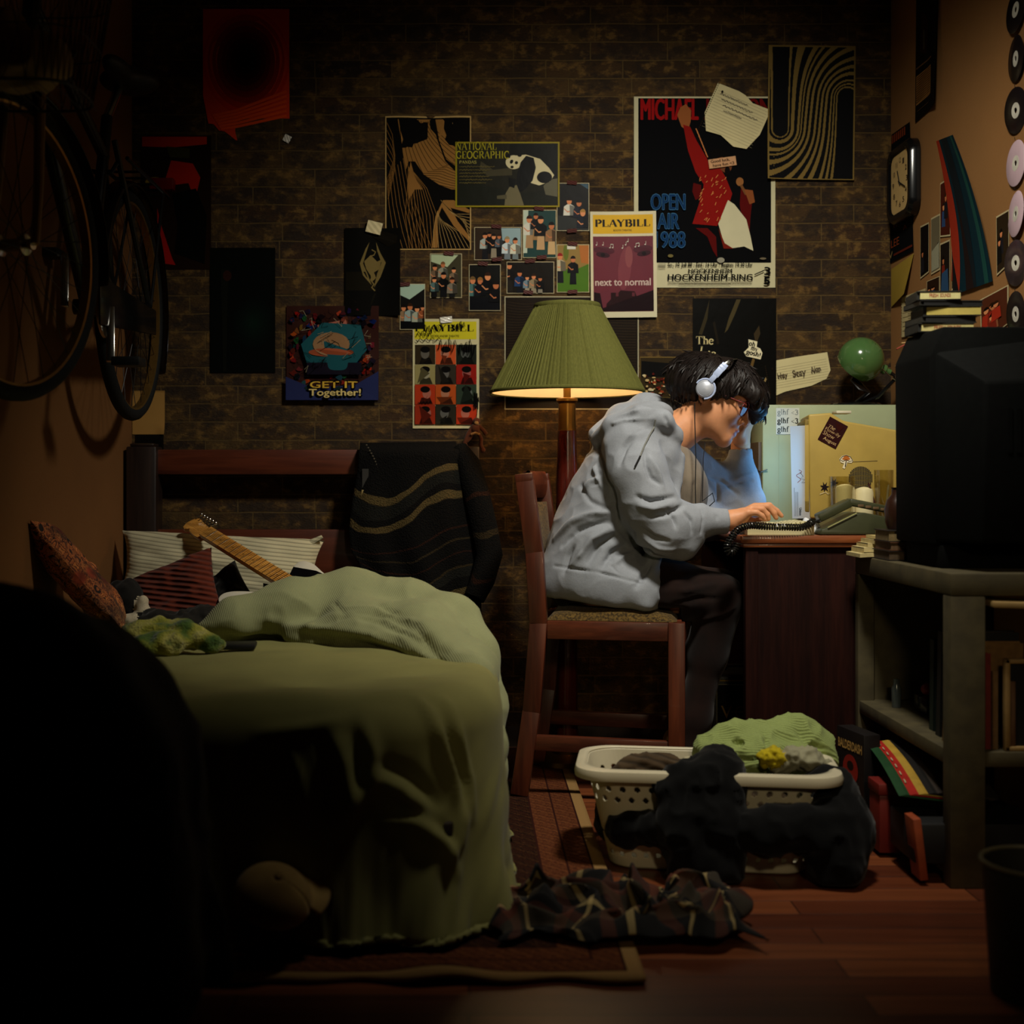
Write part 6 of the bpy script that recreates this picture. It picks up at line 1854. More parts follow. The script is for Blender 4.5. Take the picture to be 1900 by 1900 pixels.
def monitor():
    t = thing('crt_monitor', 'old beige computer monitor turned towards the young man', 'monitor', (1.22, -.48, DZ))
    yn, yf = -.545, -.275
    X = lambda px: P(px, 0, .545).x
    Z = lambda py: P(0, py, .545).z
    prof = [(X(1503), Z(962)), (X(1500), Z(769)), (X(1541), Z(766)), (X(1566), Z(781)), (X(1664), Z(798)), (X(1700), Z(812)), (X(1700), Z(962))]
    mb = MB()
    bm = bmesh.new()
    a = [bm.verts.new((x, yn, z)) for x, z in prof]; b_ = [bm.verts.new((x + (.045 if i < 3 else 0), yf, z)) for i, (x, z) in enumerate(prof)]
    bm.faces.new(a); bm.faces.new(b_[::-1])
    for i in range(len(prof)):
        j = (i + 1) % len(prof)
        bm.faces.new((a[j], a[i], b_[i], b_[j]))
    bmesh.ops.recalc_face_normals(bm, faces=bm.faces[:])
    bmesh.ops.bevel(bm, geom=bm.edges[:], offset=.006, segments=3, profile=.5, affect='EDGES')
    mb.bm(bm, 0, True)
    mb.build('housing', M['beige'], t)
    sx = X(1500)
    # screen bezel and glowing tube
    f = MB()
    z0, z1 = Z(950), Z(778)
    f.box((sx - .010, yn + .004, z0), (sx + .004, yn + .030, z1), bevel=.003).box((sx - .010, yf - .030, z0), (sx + .004, yf - .004, z1), bevel=.003)
    f.box((sx - .010, yn + .004, z1 - .02), (sx + .004, yf - .004, z1), bevel=.003).box((sx - .010, yn + .004, z0), (sx + .004, yf - .004, z0 + .035), bevel=.003)
    bz = f.build('bezel', M['beige'], t)
    def scr(u, v):
        y = yn + .030 + (yf - yn - .06) * u; z = z0 + .035 + (z1 - z0 - .055) * v
        return (sx + .003 - .012 * (1 - (2 * u - 1) ** 2) * (1 - (2 * v - 1) ** 2) ** .5, y, z)
    sc_ = MB().grid(scr, 12, 12).build('screen', glow('screen_glow', (112, 190, 255), 5.2), t)
    turn([bz, sc_], (sx + .001, yn + .004, 0), Matrix.Rotation(math.radians(-9.5), 3, 'Z'))
    # speaker grille
    g = MB()
    c = P(1597, 887, .5465)
    R = .0355
    for i in range(17):
        x = -R + 2 * R * (i + .5) / 17
        hgt = math.sqrt(max(0, R * R - x * x))
        n = 5
        for k in range(n):
            za = -hgt + 2 * hgt * k / n + .0008; zb = -hgt + 2 * hgt * (k + 1) / n - .0008
            g.box((c.x + x - .0013, c.y - .0006, c.z + za), (c.x + x + .0013, c.y + .004, c.z + zb))
    g.build('speaker_grille', plain('grille_slots', (26, 22, 18), 0.9), t)
    MB().tube([P(1580, 857, .5458), P(1628, 855, .5458)], .0006, 4).build('seam', plain('seam_line', (104, 92, 58), 0.8), t)
    MB().box((X(1552), yn - .0, Z(766) - .002), (X(1580), yn + .05, Z(762)), bevel=.002).build('rear_latch', plain('pale_tab', (196, 188, 160), .6), t)
    return X, Z, yn, sx
MX, MZ, MYN, MSX = monitor()
# white card standing at the near edge of the screen
def card():
    m, nt, b = new_mat('white_card')
    a = node(nt, 'ShaderNodeAttribute', attribute_name='ink')
    nt.links.new(a.outputs['Color'], b.inputs['Base Color'])
    b.inputs['Roughness'].default_value = .7
    tr = node(nt, 'ShaderNodeBsdfTranslucent'); nt.links.new(a.outputs['Color'], tr.inputs['Color'])
    mx = node(nt, 'ShaderNodeMixShader'); mx.inputs['Fac'].default_value = .55
    out = nt.nodes['Material Output']
    nt.links.new(b.outputs[0], mx.inputs[1]); nt.links.new(tr.outputs[0], mx.inputs[2]); nt.links.new(mx.outputs[0], out.inputs['Surface'])
    M['card'] = m
    s = Sheet(1466, 790, 1505, 962, fr(.538))
    s.base((226, 228, 226), outline=[(1466, 791), (1470, 962), (1509, 962), (1502, 789)])
    s.mb.col[0] = lin((226, 228, 226))
    r = random.Random(3)
    s.line([(1482 + 6 * math.sin(i * .55) * (1 - i * .03), 872 + 1.25 * i) for i in range(20)], 1.0, (170, 70, 50)).line([(1484, 876), (1490, 884), (1484, 888), (1493, 890), (1487, 896), (1496, 895)], .9, (60, 40, 44))
    for k in range(4):
        x = 1473.5 + 2.2 * k
        s.line([(x, 905 + 8 * (k > 0)), (x + .6, 958)], .7, (120, 126, 130))
    s.text('Union', 1478, 947, 1492, 951.5, (40, 44, 50), .04, PI / 2)
    s.build('printed_card', 'tall white card with a red signature lit blue by the monitor', 'card', 'card')
card()
# stickers on the monitor
q = Sheet(1515, 774, 1571, 833, tilt(fr(.5462), 1543, 803, .50))
q.base((46, 18, 18), outline=[(1526, 778), (1526, 826), (1564, 826), (1564, 778)]); q.mb.col[0] = lin((46, 18, 18))
q.serif('The', 1532, 791, 1546, 798, (190, 160, 120), 1.0, 0, .2).text('Flow-ily', 1529, 798, 1560, 806, (190, 160, 120), 0.0).text('Show', 1529, 805, 1552, 813, (190, 160, 120), .0).text('August', 1534, 815, 1561, 823, (206, 176, 130), .0)
q.poly([(1540, 782), (1558, 784), (1554, 796), (1546, 790)], (70, 30, 26))
q.build('photo_card', 'dark maroon card with cursive gold writing stuck on the monitor', 'sticker')
q = Sheet(1556, 842, 1584, 872, fr(.5462))
q.base((226, 214, 180), outline=[(1557, 852), (1562, 846), (1570, 844), (1578, 847), (1583, 855), (1580, 859), (1572, 858), (1570, 864), (1567, 870), (1563, 868), (1566, 860), (1560, 858)]); q.mb.col[0] = lin((226, 214, 180))
q.poly([(1562, 852), (1567, 846), (1573, 846), (1578, 852), (1570, 855)], (190, 120, 60)).line([(1558, 853), (1563, 847), (1570, 845), (1578, 848), (1582, 855), (1576, 856), (1570, 853), (1564, 856), (1558, 853)], 1.2, (60, 50, 40)).line([(1570, 855), (1568, 866)], 1.6, (60, 50, 40))
q.build('umbrella_sticker', 'small umbrella-shaped sticker above the speaker grille', 'sticker')
for i, (x, y, nm) in enumerate(((1530, 904, 'spiky black burst sticker left of the drinking glass'), (1547, 897, 'spiky black burst sticker seen through the drinking glass'))):
    q = Sheet(x - 10, y - 12, x + 10, y + 12, fr(.5462))
    pts = [(x + (9 if k % 2 else 3.6) * math.cos(-k * PI / 7 + .3), y + (11 if k % 2 else 4.4) * math.sin(-k * PI / 7 + .3)) for k in range(14)]
    q.base((30, 22, 26), outline=pts); q.mb.col[0] = lin((30, 22, 26))
    q.line([(x - 9, y + 13), (x + 2, y + 9), (x + 6, y + 13), (x + 10, y + 11)], 1.2, (220, 206, 170))
    q.build('burst_sticker', nm, 'sticker')

# keyboard: low beige wedge with raised key caps
def keyboard():
    t = thing('keyboard', 'beige keyboard under the young man\'s right hand', 'keyboard', (.87, -.70, DZ))
    x0, x1 = P(1387, 0, .775).x, P(1511, 0, .775).x
    mb = MB()
    def top(u, v):
        x = x0 + (x1 - x0) * u; y = -.775 + .20 * v
        z = DZ + .016 + .010 * max(0.0, math.sin(PI * min(1, u * 1.6))) ** 1.2 + .012 * max(0.0, math.sin(PI * (u - .5))) ** .8
        return (x, y, z)
    mb.grid(top, 36, 6)
    for (v, sgn) in ((0, 1), (1, -1)):
        vs = []
        for i in range(37):
            p = top(i / 36, v); vs += [p, (p[0], p[1], DZ + .001)]
        mb.add(vs, [[2 * i, 2 * i + 1, 2 * i + 3, 2 * i + 2][::sgn] for i in range(36)], 0)
    for u in (0, 1):
        a, b2 = top(u, 0), top(u, 1)
        mb.add([a, b2, (b2[0], b2[1], DZ + .001), (a[0], a[1], DZ + .001)], [[0, 1, 2, 3]])
    mb.build('base', plain('keyboard_beige', (206, 194, 146), .5, 0, .05, 20), t)
    k = MB()
    for i in range(12):
        for j in range(5):
            x = x0 + .035 + i * .0125; y = -.755 + j * .033
            z = top((x - x0) / (x1 - x0), .5)[2]
            k.box((x - .0052, y, z - .003), (x + .0052, y + .026, z + .0105), bevel=.002, seg=1)
    k.build('keys', plain('key_caps', (196, 186, 140), .5, 0, .08, 60), t)['kind'] = 'stuff'
keyboard()

# desk telephone with a coiled cord
def phone():
    t = thing('telephone', 'dark olive push-button desk telephone on the near desk corner', 'telephone', (1.07, -.72, DZ))
    ol = plain('dark_olive_plastic', (58, 60, 38), .38, 0, .08, 40)
    def Pz(px, py): return P(px, py, .775)
    prof = [(1520, 992), (1524, 982), (1534, 979), (1588, 953), (1602, 951), (1672, 964), (1690, 992)]
    pr = [(Pz(x, y).x, max(DZ + .001, Pz(x, y).z)) for x, y in prof]
    bm = bmesh.new()
    a = [bm.verts.new((x, -.78, z)) for x, z in pr]; b_ = [bm.verts.new((x, -.632, z)) for x, z in pr]
    bm.faces.new(a); bm.faces.new(b_[::-1])
    for i in range(len(pr)):
        j = (i + 1) % len(pr); bm.faces.new((a[j], a[i], b_[i], b_[j]))
    bmesh.ops.recalc_face_normals(bm, faces=bm.faces[:])
    bmesh.ops.bevel(bm, geom=bm.edges[:], offset=.004, segments=2, profile=.5, affect='EDGES')
    MB().bm(bm, 0, True).build('base', ol, t)
    MB().tube([P(1536, 979, .783), P(1590, 952, .783)], .0016, 6).tube([P(1524, 957, .755), P(1575, 932, .755)], .0014, 6).build('edge_trim', plain('pale_olive_edge', (150, 148, 96), .4), t)
    h = MB()
    ax0, ax1 = P(1516, 962, .74), P(1576, 932, .74)
    ax2 = P(1660, 948, .74)
    h.beam(ax0, ax1, .05, .024, 0, .006).beam(ax1 + Vector((-.006, 0, .002)), ax2, .05, .020, 0, .006)
    h.build('handset', ol, t)
    h = MB()
    for i in range(5): h.box(P(1592 + 14 * i, 941 + 2.2 * i, .766), P(1602 + 14 * i, 936 + 2.2 * i, .762), bevel=.001)
    h.build('button', plain('brown_buttons', (96, 74, 48), .5), t)
    # coil
    pts = []
    path = [P(1508, 968, .79), P(1490, 978, .80), P(1460, 978, .805), P(1420, 977, .81), P(1396, 975, .815), P(1376, 979, .82), P(1362, 990, .825), P(1352, 1006, .825), P(1349, 1018, .825), P(1354, 1026, .822), P(1362, 1022, .815), P(1368, 1008, .81)]
    from mathutils import geometry
    dense = []
    for i in range(len(path) - 1):
        p0, p1, p2, p3 = path[max(i - 1, 0)], path[i], path[i + 1], path[min(i + 2, len(path) - 1)]
        for k in range(60):
            u = k / 60
            dense.append(.5 * (2 * p1 + (p2 - p0) * u + (2 * p0 - 5 * p1 + 4 * p2 - p3) * u * u + (3 * p1 - p0 - 3 * p2 + p3) * u ** 3))
    acc = 0; ref = Vector((0, 1, 0))
    for i in range(len(dense) - 1):
        tt = (dense[i + 1] - dense[i]); acc += tt.length; tt.normalize()
        ref = (ref - tt * ref.dot(tt)).normalized(); b2 = tt.cross(ref)
        th = acc / .0072 * 2 * PI
        pts.append(dense[i] + (ref * math.cos(th) + b2 * math.sin(th)) * .0082)
    # resample so that each turn is round
    MB().tube(pts, .0026, 6).build('coiled_cord', plain('black_cord', (22, 21, 17), .3), t)
    MB().tube([P(1520, 965, .76), P(1512, 968, .765), P(1508, 968, .79)], .003, 6).build('cord_plug', M['black'], t)
phone()

# drinking glass, cream bowls, pen tumbler, crumpled wrapper
M['glass'] = clear('clear_glass', (246, 244, 232), .05, .75)
def tumbler(name, label, px, d, r, py_top, py_bot, cat):
    c = P(px, py_bot, d); zt = P(px, py_top, d).z; zb = DZ + .001 if c.z < DZ + .02 else c.z
    t = MB().lathe([(0, 0), (r * .92, 0), (r, zt - zb), (r - .0022, zt - zb), (r * .92 - .0022, .006), (0, .006)], (c.x, c.y, zb), n=36).build(name, M['glass'])
    return tag(t, label, cat)
tumbler('drinking_glass', 'empty clear drinking glass in front of the monitor', 1562, .592, .0375, 884, 975, 'glass')
cm = plain('cream_ceramic', (216, 204, 158), .4, 0, .04, 20)
cj = P(1568, 930, .592)
tag(MB().lathe([(0, 0), (.024, 0), (.0285, .006), (.0285, .118), (.025, .128), (.012, .134), (0, .1355)], (cj.x, cj.y, DZ + .008), n=36).build('cream_candle', cm), 'cream candle standing inside the drinking glass', 'candle')
cj = P(1598, 930, .585)
tag(MB().lathe([(0, 0), (.024, 0), (.027, .006), (.027, .118), (.024, .128), (.012, .133), (0, .135)], (cj.x + .008, cj.y + .0, DZ), n=36).build('cream_candle', cm), 'cream candle standing right beside the drinking glass', 'candle')
tumbler('pen_glass', 'clear tumbler of pens at the right end of the monitor', 1640, .595, .028, 872, 975, 'glass')
for i, (dx, lean, c) in enumerate(((-.012, -.03, (60, 30, 24)), (.002, .012, (150, 140, 110)), (.010, .03, (24, 24, 24)))):
    a = P(1640, 972, .595); a.z = DZ + .010
    tag(MB().tube([a + Vector((dx * .5, 0, 0)), a + Vector((dx + lean, .004 * i, .125 - .006 * i))], .0036, 8).tube([a + Vector((dx + lean, .004 * i, .125 - .006 * i)), a + Vector((dx + lean * 1.1, .004 * i, .137 - .006 * i))], [.0036, .002], 8).build('pen', plain('pen_plastic', c, .35)), ('dark red pen leaning left in the clear tumbler', 'pale pen upright in the clear tumbler', 'black pen leaning right in the clear tumbler')[i], 'pen', 'pens in the tumbler')
fd = Field(P(1505, 956, .70) - Vector((.05, .05, .05)), P(1505, 956, .70) + Vector((.05, .05, .06)), .003)
c = P(1506, 962, .70); c.z = DZ + .016
fd.ell(c, (.022, .018, .016), None, .01).ell(c + Vector((-.012, 0, .016)), (.009, .010, .014), None, .01)
V, Q = fd.mesh(0); V = rumple(V, Q, .006, 70, 1, True)
tag(raw('plastic_wrapper', V, Q, plain('clear_wrapper', (220, 225, 230), .12, 0, .1, 90, .3, .6), smooth=False), 'crumpled clear plastic wrapper beside the white card', 'wrapper')

# green desk lamp on the cabinet, turned off
def green_lamp():
    zt = P(0, 751, .225).z
    t = thing('desk_lamp', 'glossy green desk lamp, switched off, on top of the cabinet', 'lamp', (P(1585, 742, .2).x, -.18, zt))
    gm = plain('green_enamel', (66, 98, 52), .16, 0, .05, 20, 0, .6, coat=.5)
    bx = P(1587, 742, .138)
    MB().lathe([(0, 0), (.083, 0), (.084, .004), (.078, .009), (.03, .013), (.012, .016), (0, .016)], (bx.x, bx.y, zt), n=48).build('base', M['gloss_black'], t)
    c = P(1597, 668, .16)
    ax = Vector((-.42, .62, -.60)).normalized()
    ang = [math.radians(a) for a in range(0, 118, 6)]
    prof = [(.0745 * math.sin(a), -.0745 * math.cos(a)) for a in ang]
    MB().lathe(prof + [(r - .002, h) for r, h in prof[::-1]], c, ax, 48).build('shade', gm, t)
    e = P(1624, 678, .16)
    sd = (P(1655, 692, .16) - e).normalized()
    MB().lathe([(.012, -.012), (.017, 0), (.017, .012), (.0145, .014), (.0145, .026), (.016, .028), (.016, .036), (.009, .040), (.009, .055)], e, sd, 24).build('socket', gm, t)
    el = P(1664, 700, .16)
    MB().tube([e + sd * .05, el], .006, 10).tube([el, P(1640, 742, .145) + Vector((-.02, 0, .01)), Vector((bx.x + .02, bx.y, zt + .012))], .006, 10).tube([Vector((bx.x - .0, bx.y, zt + .012)), P(1612, 728, .15), P(1596, 716, .155), P(1580, 702, .165)], [.012, .016, .015, .010], 12, flat=.5).build('arm', M['gloss_black'], t)
    MB().tube([e + sd * .02 + Vector((0, -.015, -.004)), e + sd * .045 + Vector((.004, -.012, -.018)), el + Vector((0, -.006, -.014))], .0016, 6).tube([el + Vector((0, -.01, 0)), el + Vector((0, .01, 0))], .009, 12).build('wire_clip', M['chrome'], t)
green_lamp()
# ------------------------------------------------------------------ right wall
def rw(px, py, h=0.0):
    """photo position -> point on the right wall, h out from it"""
    s = (px - 870.0) / XR
    d = CAM_D - F / s
    return Vector((XR - h, -d, CAM_Z - (py - 890.0) / s))
def rwall(corners):
    """map unit square (u right, v down) to the wall through the four photo corners tl tr br bl"""
    q = [rw(*c) for c in corners]
    def f(x, y, h):
        a = q[0].lerp(q[1], x); b = q[3].lerp(q[2], x)
        p = a.lerp(b, y); return (XR - h, p.y, p.z)
    return f
def wsheet(corners, d0=.002, curl=None):
    f = rwall(corners)
    return Sheet(0, 0, 1, 1, lambda x, y, h: f(x, y, h + d0), curl=curl)
s = wsheet([(1702, -20), (1744, -48), (1746, 188), (1700, 228)], .003, curl=lambda u, v: .018 * max(0, u - .55) / .45 * v).base((30, 22, 16))
s.rect(.04, .66, .70, .88, (150, 112, 66))
for k in range(12): s.line([(.06, .675 + .017 * k), (.68, .675 + .017 * k)], .005, (70, 48, 30))
s.rect(.05, .60, .75, .612, (110, 84, 54)).rect(.1, .93, .6, .935, (84, 66, 44)).poly([(.3, .2), (.2, .5), (.5, .55), (.6, .3)], (52, 26, 18)).rect(.35, .35, .42, .5, (80, 70, 50))
s.build('film_poster', 'tall dark poster with a tan text block high on the right wall', 'poster')
s = wsheet([(1656, 250), (1690, 226), (1697, 466), (1650, 490)], .003).base((22, 24, 26))
for k in range(7): s.rect(.04 + .11 * k, .012, .11 + .11 * k, .075, (140, 72, 36))
s.text('THE', .16, .70, .62, .745, (150, 80, 42), .03).text('A', .62, .765, .78, .80, (150, 80, 42), .03).text('LEE', .12, .83, .46, .89, (150, 80, 42), .03)
s.rect(.24, .945, .98, .962, (112, 52, 34)).line([(.05, .93), (.12, .96), (.18, .92)], .02, (150, 130, 90))
s.build('movie_poster', 'black poster with orange lettering behind the wall clock', 'poster')

def clock():
    c = rw(1687, 338)
    t = thing('wall_clock', 'black rounded wall clock with a cream dial', 'clock', c)
    def rr(w, h, r, n=8):
        out = []
        for (sx, sy, a0) in ((1, 1, 0), (-1, 1, 90), (-1, -1, 180), (1, -1, 270)):
            for i in range(n + 1):
                a = math.radians(a0 + 90 * i / n)
                out.append((sx * (w - r) + r * math.cos(a), sy * (h - r) + r * math.sin(a)))
        return out
    W, H = .118, .125
    mb = MB()
    rings = [(W, H, .05, 0.0), (W, H, .05, .022), (W - .008, H - .008, .046, .034), (W - .024, H - .024, .036, .034), (W - .030, H - .030, .032, .026)]
    vs, fs = [], []
    for (w, h, r, o) in rings:
        vs += [(XR - .004 - o, c.y + a, c.z + b) for a, b in rr(w, h, r)]
    n = len(rr(W, H, .05))
    for i in range(len(rings) - 1):
        for k in range(n):
            l = (k + 1) % n
            fs.append([i * n + k, (i + 1) * n + k, (i + 1) * n + l, i * n + l])
    mb.add(vs, fs, 0, True)
    mb.build('case', M['gloss_black'], t)
    f = MB()
    f.add([(XR - .030, c.y + a, c.z + b) for a, b in rr(W - .029, H - .029, .032)], [list(range(n))[::-1]])
    f.build('dial', plain('cream_dial', (196, 164, 106), .5, 0, .05, 20), t)
    hnd = MB()
    for k in range(12):
        a = PI / 6 * k
        v, ff = text_polys(str(k or 12), .02)
        cy, cz = .066 * math.sin(a), .072 * math.cos(a)
        hnd.add([(XR - .0306, c.y - (cy + (p[0] - .5) * .016), c.z + cz + (p[1] - .5) * .018) for p in v], ff)
    hnd.build('numeral', plain('numeral_ink', (60, 40, 22), .7), t)
    h = MB()
    for a, L, w in ((math.radians(-25), .045, .005), (math.radians(115), .062, .0035)):
        h.beam((XR - .033, c.y + .012 * math.sin(a), c.z - .012 * math.cos(a)), (XR - .033, c.y - L * math.sin(a), c.z + L * math.cos(a)), .002, w, up=(0, math.cos(a), math.sin(a)))
    h.build('clock_hand', M['black'], t)
clock()

def curled():
    # tall glossy print whose top edge has come away from the wall
    f = rwall([(1776, 262), (1822, 250), (1846, 522), (1772, 548)])
    def pos(x, y, h): return f(x, y, h)
    s = Sheet(0, 0, 1, 1, lambda x, y, h: pos(x, y, h), curl=lambda u, v: .006 + .055 * (1 - v) ** 2 + .02 * u * (1 - v)).base((22, 56, 66), 16)
    def strip(a, b, col): 
        h = s._lay(); n = 16
        vs = []
        for j in range(n + 1):
            v = j / n
            vs += [s.w(a(v), v, h), s.w(b(v), v, h)]
        s.mb.add(vs, [[2 * j, 2 * j + 2, 2 * j + 3, 2 * j + 1] for j in range(n)], 0, True, lin(col))
    strip(lambda v: .0, lambda v: .16 + .1 * math.sin(v * 3), (150, 44, 26))
    strip(lambda v: .0, lambda v: max(.0, .6 * (v - .72)), (20, 20, 22))
    strip(lambda v: .30 + .1 * v, lambda v: .62, (16, 26, 32))
    strip(lambda v: .36, lambda v: .36 + .3 * max(0, v - .35), (30, 20, 20))
    strip(lambda v: .82, lambda v: .92, (24, 66, 60))
    s.build('art_print', 'teal and red print curling off the right wall at its top', 'poster', 'gloss_print')
curled()

def wphoto(label, corners, bg, patches, d0=.002):
    s = wsheet(corners, d0).base((190, 176, 140))
    s.rect(.04, .03, .96, .97, bg)
    for pts, c in patches: s.poly(pts, c)
    o = s.build('snapshot', label, 'photo', 'gloss_print', 'snapshots on the right wall')
def ppl(n, seed, pal):
    r = random.Random(seed); out = []
    for i in range(n):
        x, y = r.uniform(.2, .8), r.uniform(.3, .6)
        c = r.choice(pal)
        out.append(([(x - .14, y + .08), (x - .18, y + .36), (x + .18, y + .36), (x + .14, y + .08)], c))
        out.append(([(x + .09 * math.cos(-a), y + .07 * math.sin(-a)) for a in [k * PI / 5 for k in range(10)]], r.choice(sk)))
        out.append(([(x + .10 * math.cos(-a), y - .02 + .07 * math.sin(-a)) for a in [PI * k / 6 for k in range(7)]], r.choice(hr)))
    return out
pal = [(40, 40, 46), (150, 140, 120), (60, 84, 120), (130, 50, 36), (24, 24, 24)]
wphoto('dark snapshot of one standing person, just below the black orange-lettered poster', [(1709, 420), (1725, 412), (1725, 505), (1709, 518)], (24, 22, 20), ppl(1, 1, pal))
wphoto('pale snapshot with a bluish lower half, above the spiral calendar page', [(1729, 405), (1746, 396), (1746, 500), (1729, 510)], (120, 112, 90), ppl(1, 2, pal) + [([(.1, .6), (.1, .95), (.9, .95), (.9, .5)], (160, 158, 136))])
wphoto('narrow red and dark snapshot with a yellow stripe along its top', [(1746, 340), (1765, 328), (1765, 438), (1746, 440)], (86, 40, 28), ppl(2, 3, pal) + [([(.62, .03), (.62, .3), (.8, .3), (.8, .03)], (190, 180, 110))])
wphoto('snapshot of a person in blue jeans above the stacked disc cases', [(1746, 452), (1764, 444), (1764, 548), (1746, 556)], (40, 34, 30), ppl(1, 4, pal) + [([(.2, .55), (.1, .9), (.9, .95), (.8, .5)], (60, 90, 120))])
wphoto('dark snapshot with a bright white spot, left of the curling print', [(1768, 340), (1787, 326), (1787, 398), (1768, 408)], (20, 18, 18), [([(.2, .2), (.15, .4), (.7, .35), (.75, .12)], (190, 180, 140))])
wphoto('olive snapshot beside the lower red edge of the curling print', [(1767, 412), (1786, 404), (1784, 530), (1767, 540)], (70, 62, 44), ppl(2, 6, pal))
wphoto('snapshot pair of people right of the curling print', [(1850, 402), (1874, 388), (1874, 490), (1851, 512)], (56, 44, 30), ppl(2, 7, pal))
wphoto('crowded warm collage snapshot next to the stacked disc cases', [(1820, 556), (1873, 528), (1873, 600), (1822, 640)], (96, 54, 36), ppl(7, 8, pal + [(150, 100, 70), (170, 60, 40)]))
wphoto('small dim snapshot tucked behind the television top', [(1838, 628), (1862, 618), (1862, 650), (1840, 664)], (60, 40, 32), ppl(2, 9, pal))
wphoto('small brown group snapshot over the disc cases', [(1721, 522), (1745, 512), (1745, 556), (1720, 562)], (54, 36, 24), ppl(3, 10, pal))
s = wsheet([(1655, 500), (1697, 470), (1690, 545), (1655, 570)], .002, curl=lambda u, v: .02 * u * v).base((170, 146, 70))
s.build('yellow_page', 'yellowish loose page curling under the black poster', 'paper')
s = wsheet([(1675, 552), (1720, 535), (1722, 618), (1675, 626)], .004).base((196, 182, 140))
for k in range(6): s.line([(.06, .3 + .11 * k), (.95, .3 + .11 * k)], .01, (130, 116, 84))
for k in range(14): s.ell(.03, .04 + .07 * k, .012, .014, (70, 56, 36), 6)
s.ell(.2, .16, .03, .03, (40, 30, 20), 8)
for k in range(5): s.line([(.3 + .01 * k, .34 + .12 * k), (.7, .35 + .12 * k)], .018, (120, 106, 80))
s.build('calendar_page', 'spiral-holed cream page beside the disc cases', 'paper')

# string of compact discs hanging on the right wall
cdm, nt, b = new_mat('disc_silver')
b.inputs['Metallic'].default_value = .9; b.inputs['Roughness'].default_value = .22; b.inputs['Base Color'].default_value = (*lin((120, 104, 112)), 1)
b.inputs['Anisotropic'].default_value = .8
M['disc'] = cdm
cdd = plain('disc_dark_label', (30, 24, 26), .25, .4, .1, 30)
cdl = plain('disc_pale_label', (196, 168, 176), .35, .1, .06, 20)
def disc(k, py, label, m):
    c = rw(1889, py, .006)
    t = thing('compact_disc', label, 'disc', c, 'string of discs on the right wall')
    tiltv = Vector((-1, .10 * math.sin(k * 2.1), .06 * math.cos(k * 1.7))).normalized()
    MB().lathe([(.0205, .0008), (.0585, .0008), (.060, 0), (.0585, -.0008), (.0205, -.0008)], c, tiltv, 48).build('label_face', m, t)
    MB().lathe([(.0075, .0010), (.0205, .0010), (.0205, -.0006), (.0075, -.0006)], c, tiltv, 32, close=True).build('hub_ring', plain('clear_hub', (200, 196, 180), .2, .1), t)
    MB().tube([c + Vector((-.002, 0, .060)), c + Vector((-.003, 0, .068))], .0008, 5).build('thread', M['black'], t)
disc(0, 18, 'dark disc at the very top of the string of discs', cdd)
disc(1, 109, 'dark disc second from the top of the string of discs', cdd)
disc(2, 205, 'dark disc just above the pale lilac disc with a brown rim', cdd)
disc(3, 303, 'pale lilac disc level with the top of the curling print', cdl)
disc(4, 397, 'pale lilac disc level with the middle of the curling print', cdl)
disc(5, 488, 'silver disc level with the bottom of the curling print', M['disc'])
disc(6, 583, 'dark reddish disc beside the warm collage snapshot', cdd)
disc(7, 680, 'black disc lowest on the string, by the television', cdd)

# ------------------------------------------------------------------ television and what lies on and under it
def tv():
    t = thing('television', 'big black television set on the shelf seen from behind', 'television', (1.25, -1.28, SZ))
    x0 = 1.085
    mb = MB()
    y0, y1, z0, z1 = -1.115, -1.36, SZ + .055, 1.268
    bm = bmesh.new()
    pr = [(x0, z0), (x0 - .003, z1 - .07), (x0 + .028, z1), (XR - .012, z1), (XR - .012, z0)]
    a = [bm.verts.new((x, y0, z)) for x, z in pr]; b_ = [bm.verts.new((x, y1, z)) for x, z in pr]
    bm.faces.new(a[::-1]); bm.faces.new(b_)
    for i in range(len(pr)):
        j = (i + 1) % len(pr); bm.faces.new((a[i], a[j], b_[j], b_[i]))
    bmesh.ops.recalc_face_normals(bm, faces=bm.faces[:])
    bmesh.ops.bevel(bm, geom=bm.edges[:], offset=.006, segments=2, profile=.5, affect='EDGES')
    mb.bm(bm, 0, True).build('cabinet', M['tvblack'], t)
    bm = bmesh.new()
    f = [(x0 + .012, z0 + .005), (x0 + .012, z1 - .06), (XR - .02, z1 - .02), (XR - .02, z0 + .005)]
    g = [(x0 + .06, z0 + .01), (x0 + .07, z1 - .14), (XR - .03, z1 - .13), (XR - .03, z0 + .01)]
    a = [bm.verts.new((x, y1 + .002, z)) for x, z in f]; b_ = [bm.verts.new((x, y1 - .15, z)) for x, z in g]
    bm.faces.new(b_)
    for i in range(4):
        j = (i + 1) % 4; bm.faces.new((a[i], a[j], b_[j], b_[i]))
    bmesh.ops.recalc_face_normals(bm, faces=bm.faces[:])
    bmesh.ops.bevel(bm, geom=[e for e in bm.edges if not e.is_boundary], offset=.01, segments=2, profile=.5, affect='EDGES')
    mb = MB().bm(bm, 0, True)
    for k in range(10): mb.box((x0 + .12 + .02 * k, y1 - .152, z1 - .30), (x0 + .13 + .02 * k, y1 - .149, z1 - .2))
    mb.build('rear_shell', M['tvblack'], t)
    MB().box((x0 + .03, y0 + .003, z0 + .06), (XR - .05, y0 + .006, z1 - .06)).build('screen', M['gloss_black'], t)
    MB().box((x0 + .02, y1 - .02, SZ), (XR - .03, y0 - .02, z0), bevel=.004).build('stand', M['tvblack'], t)
tv()
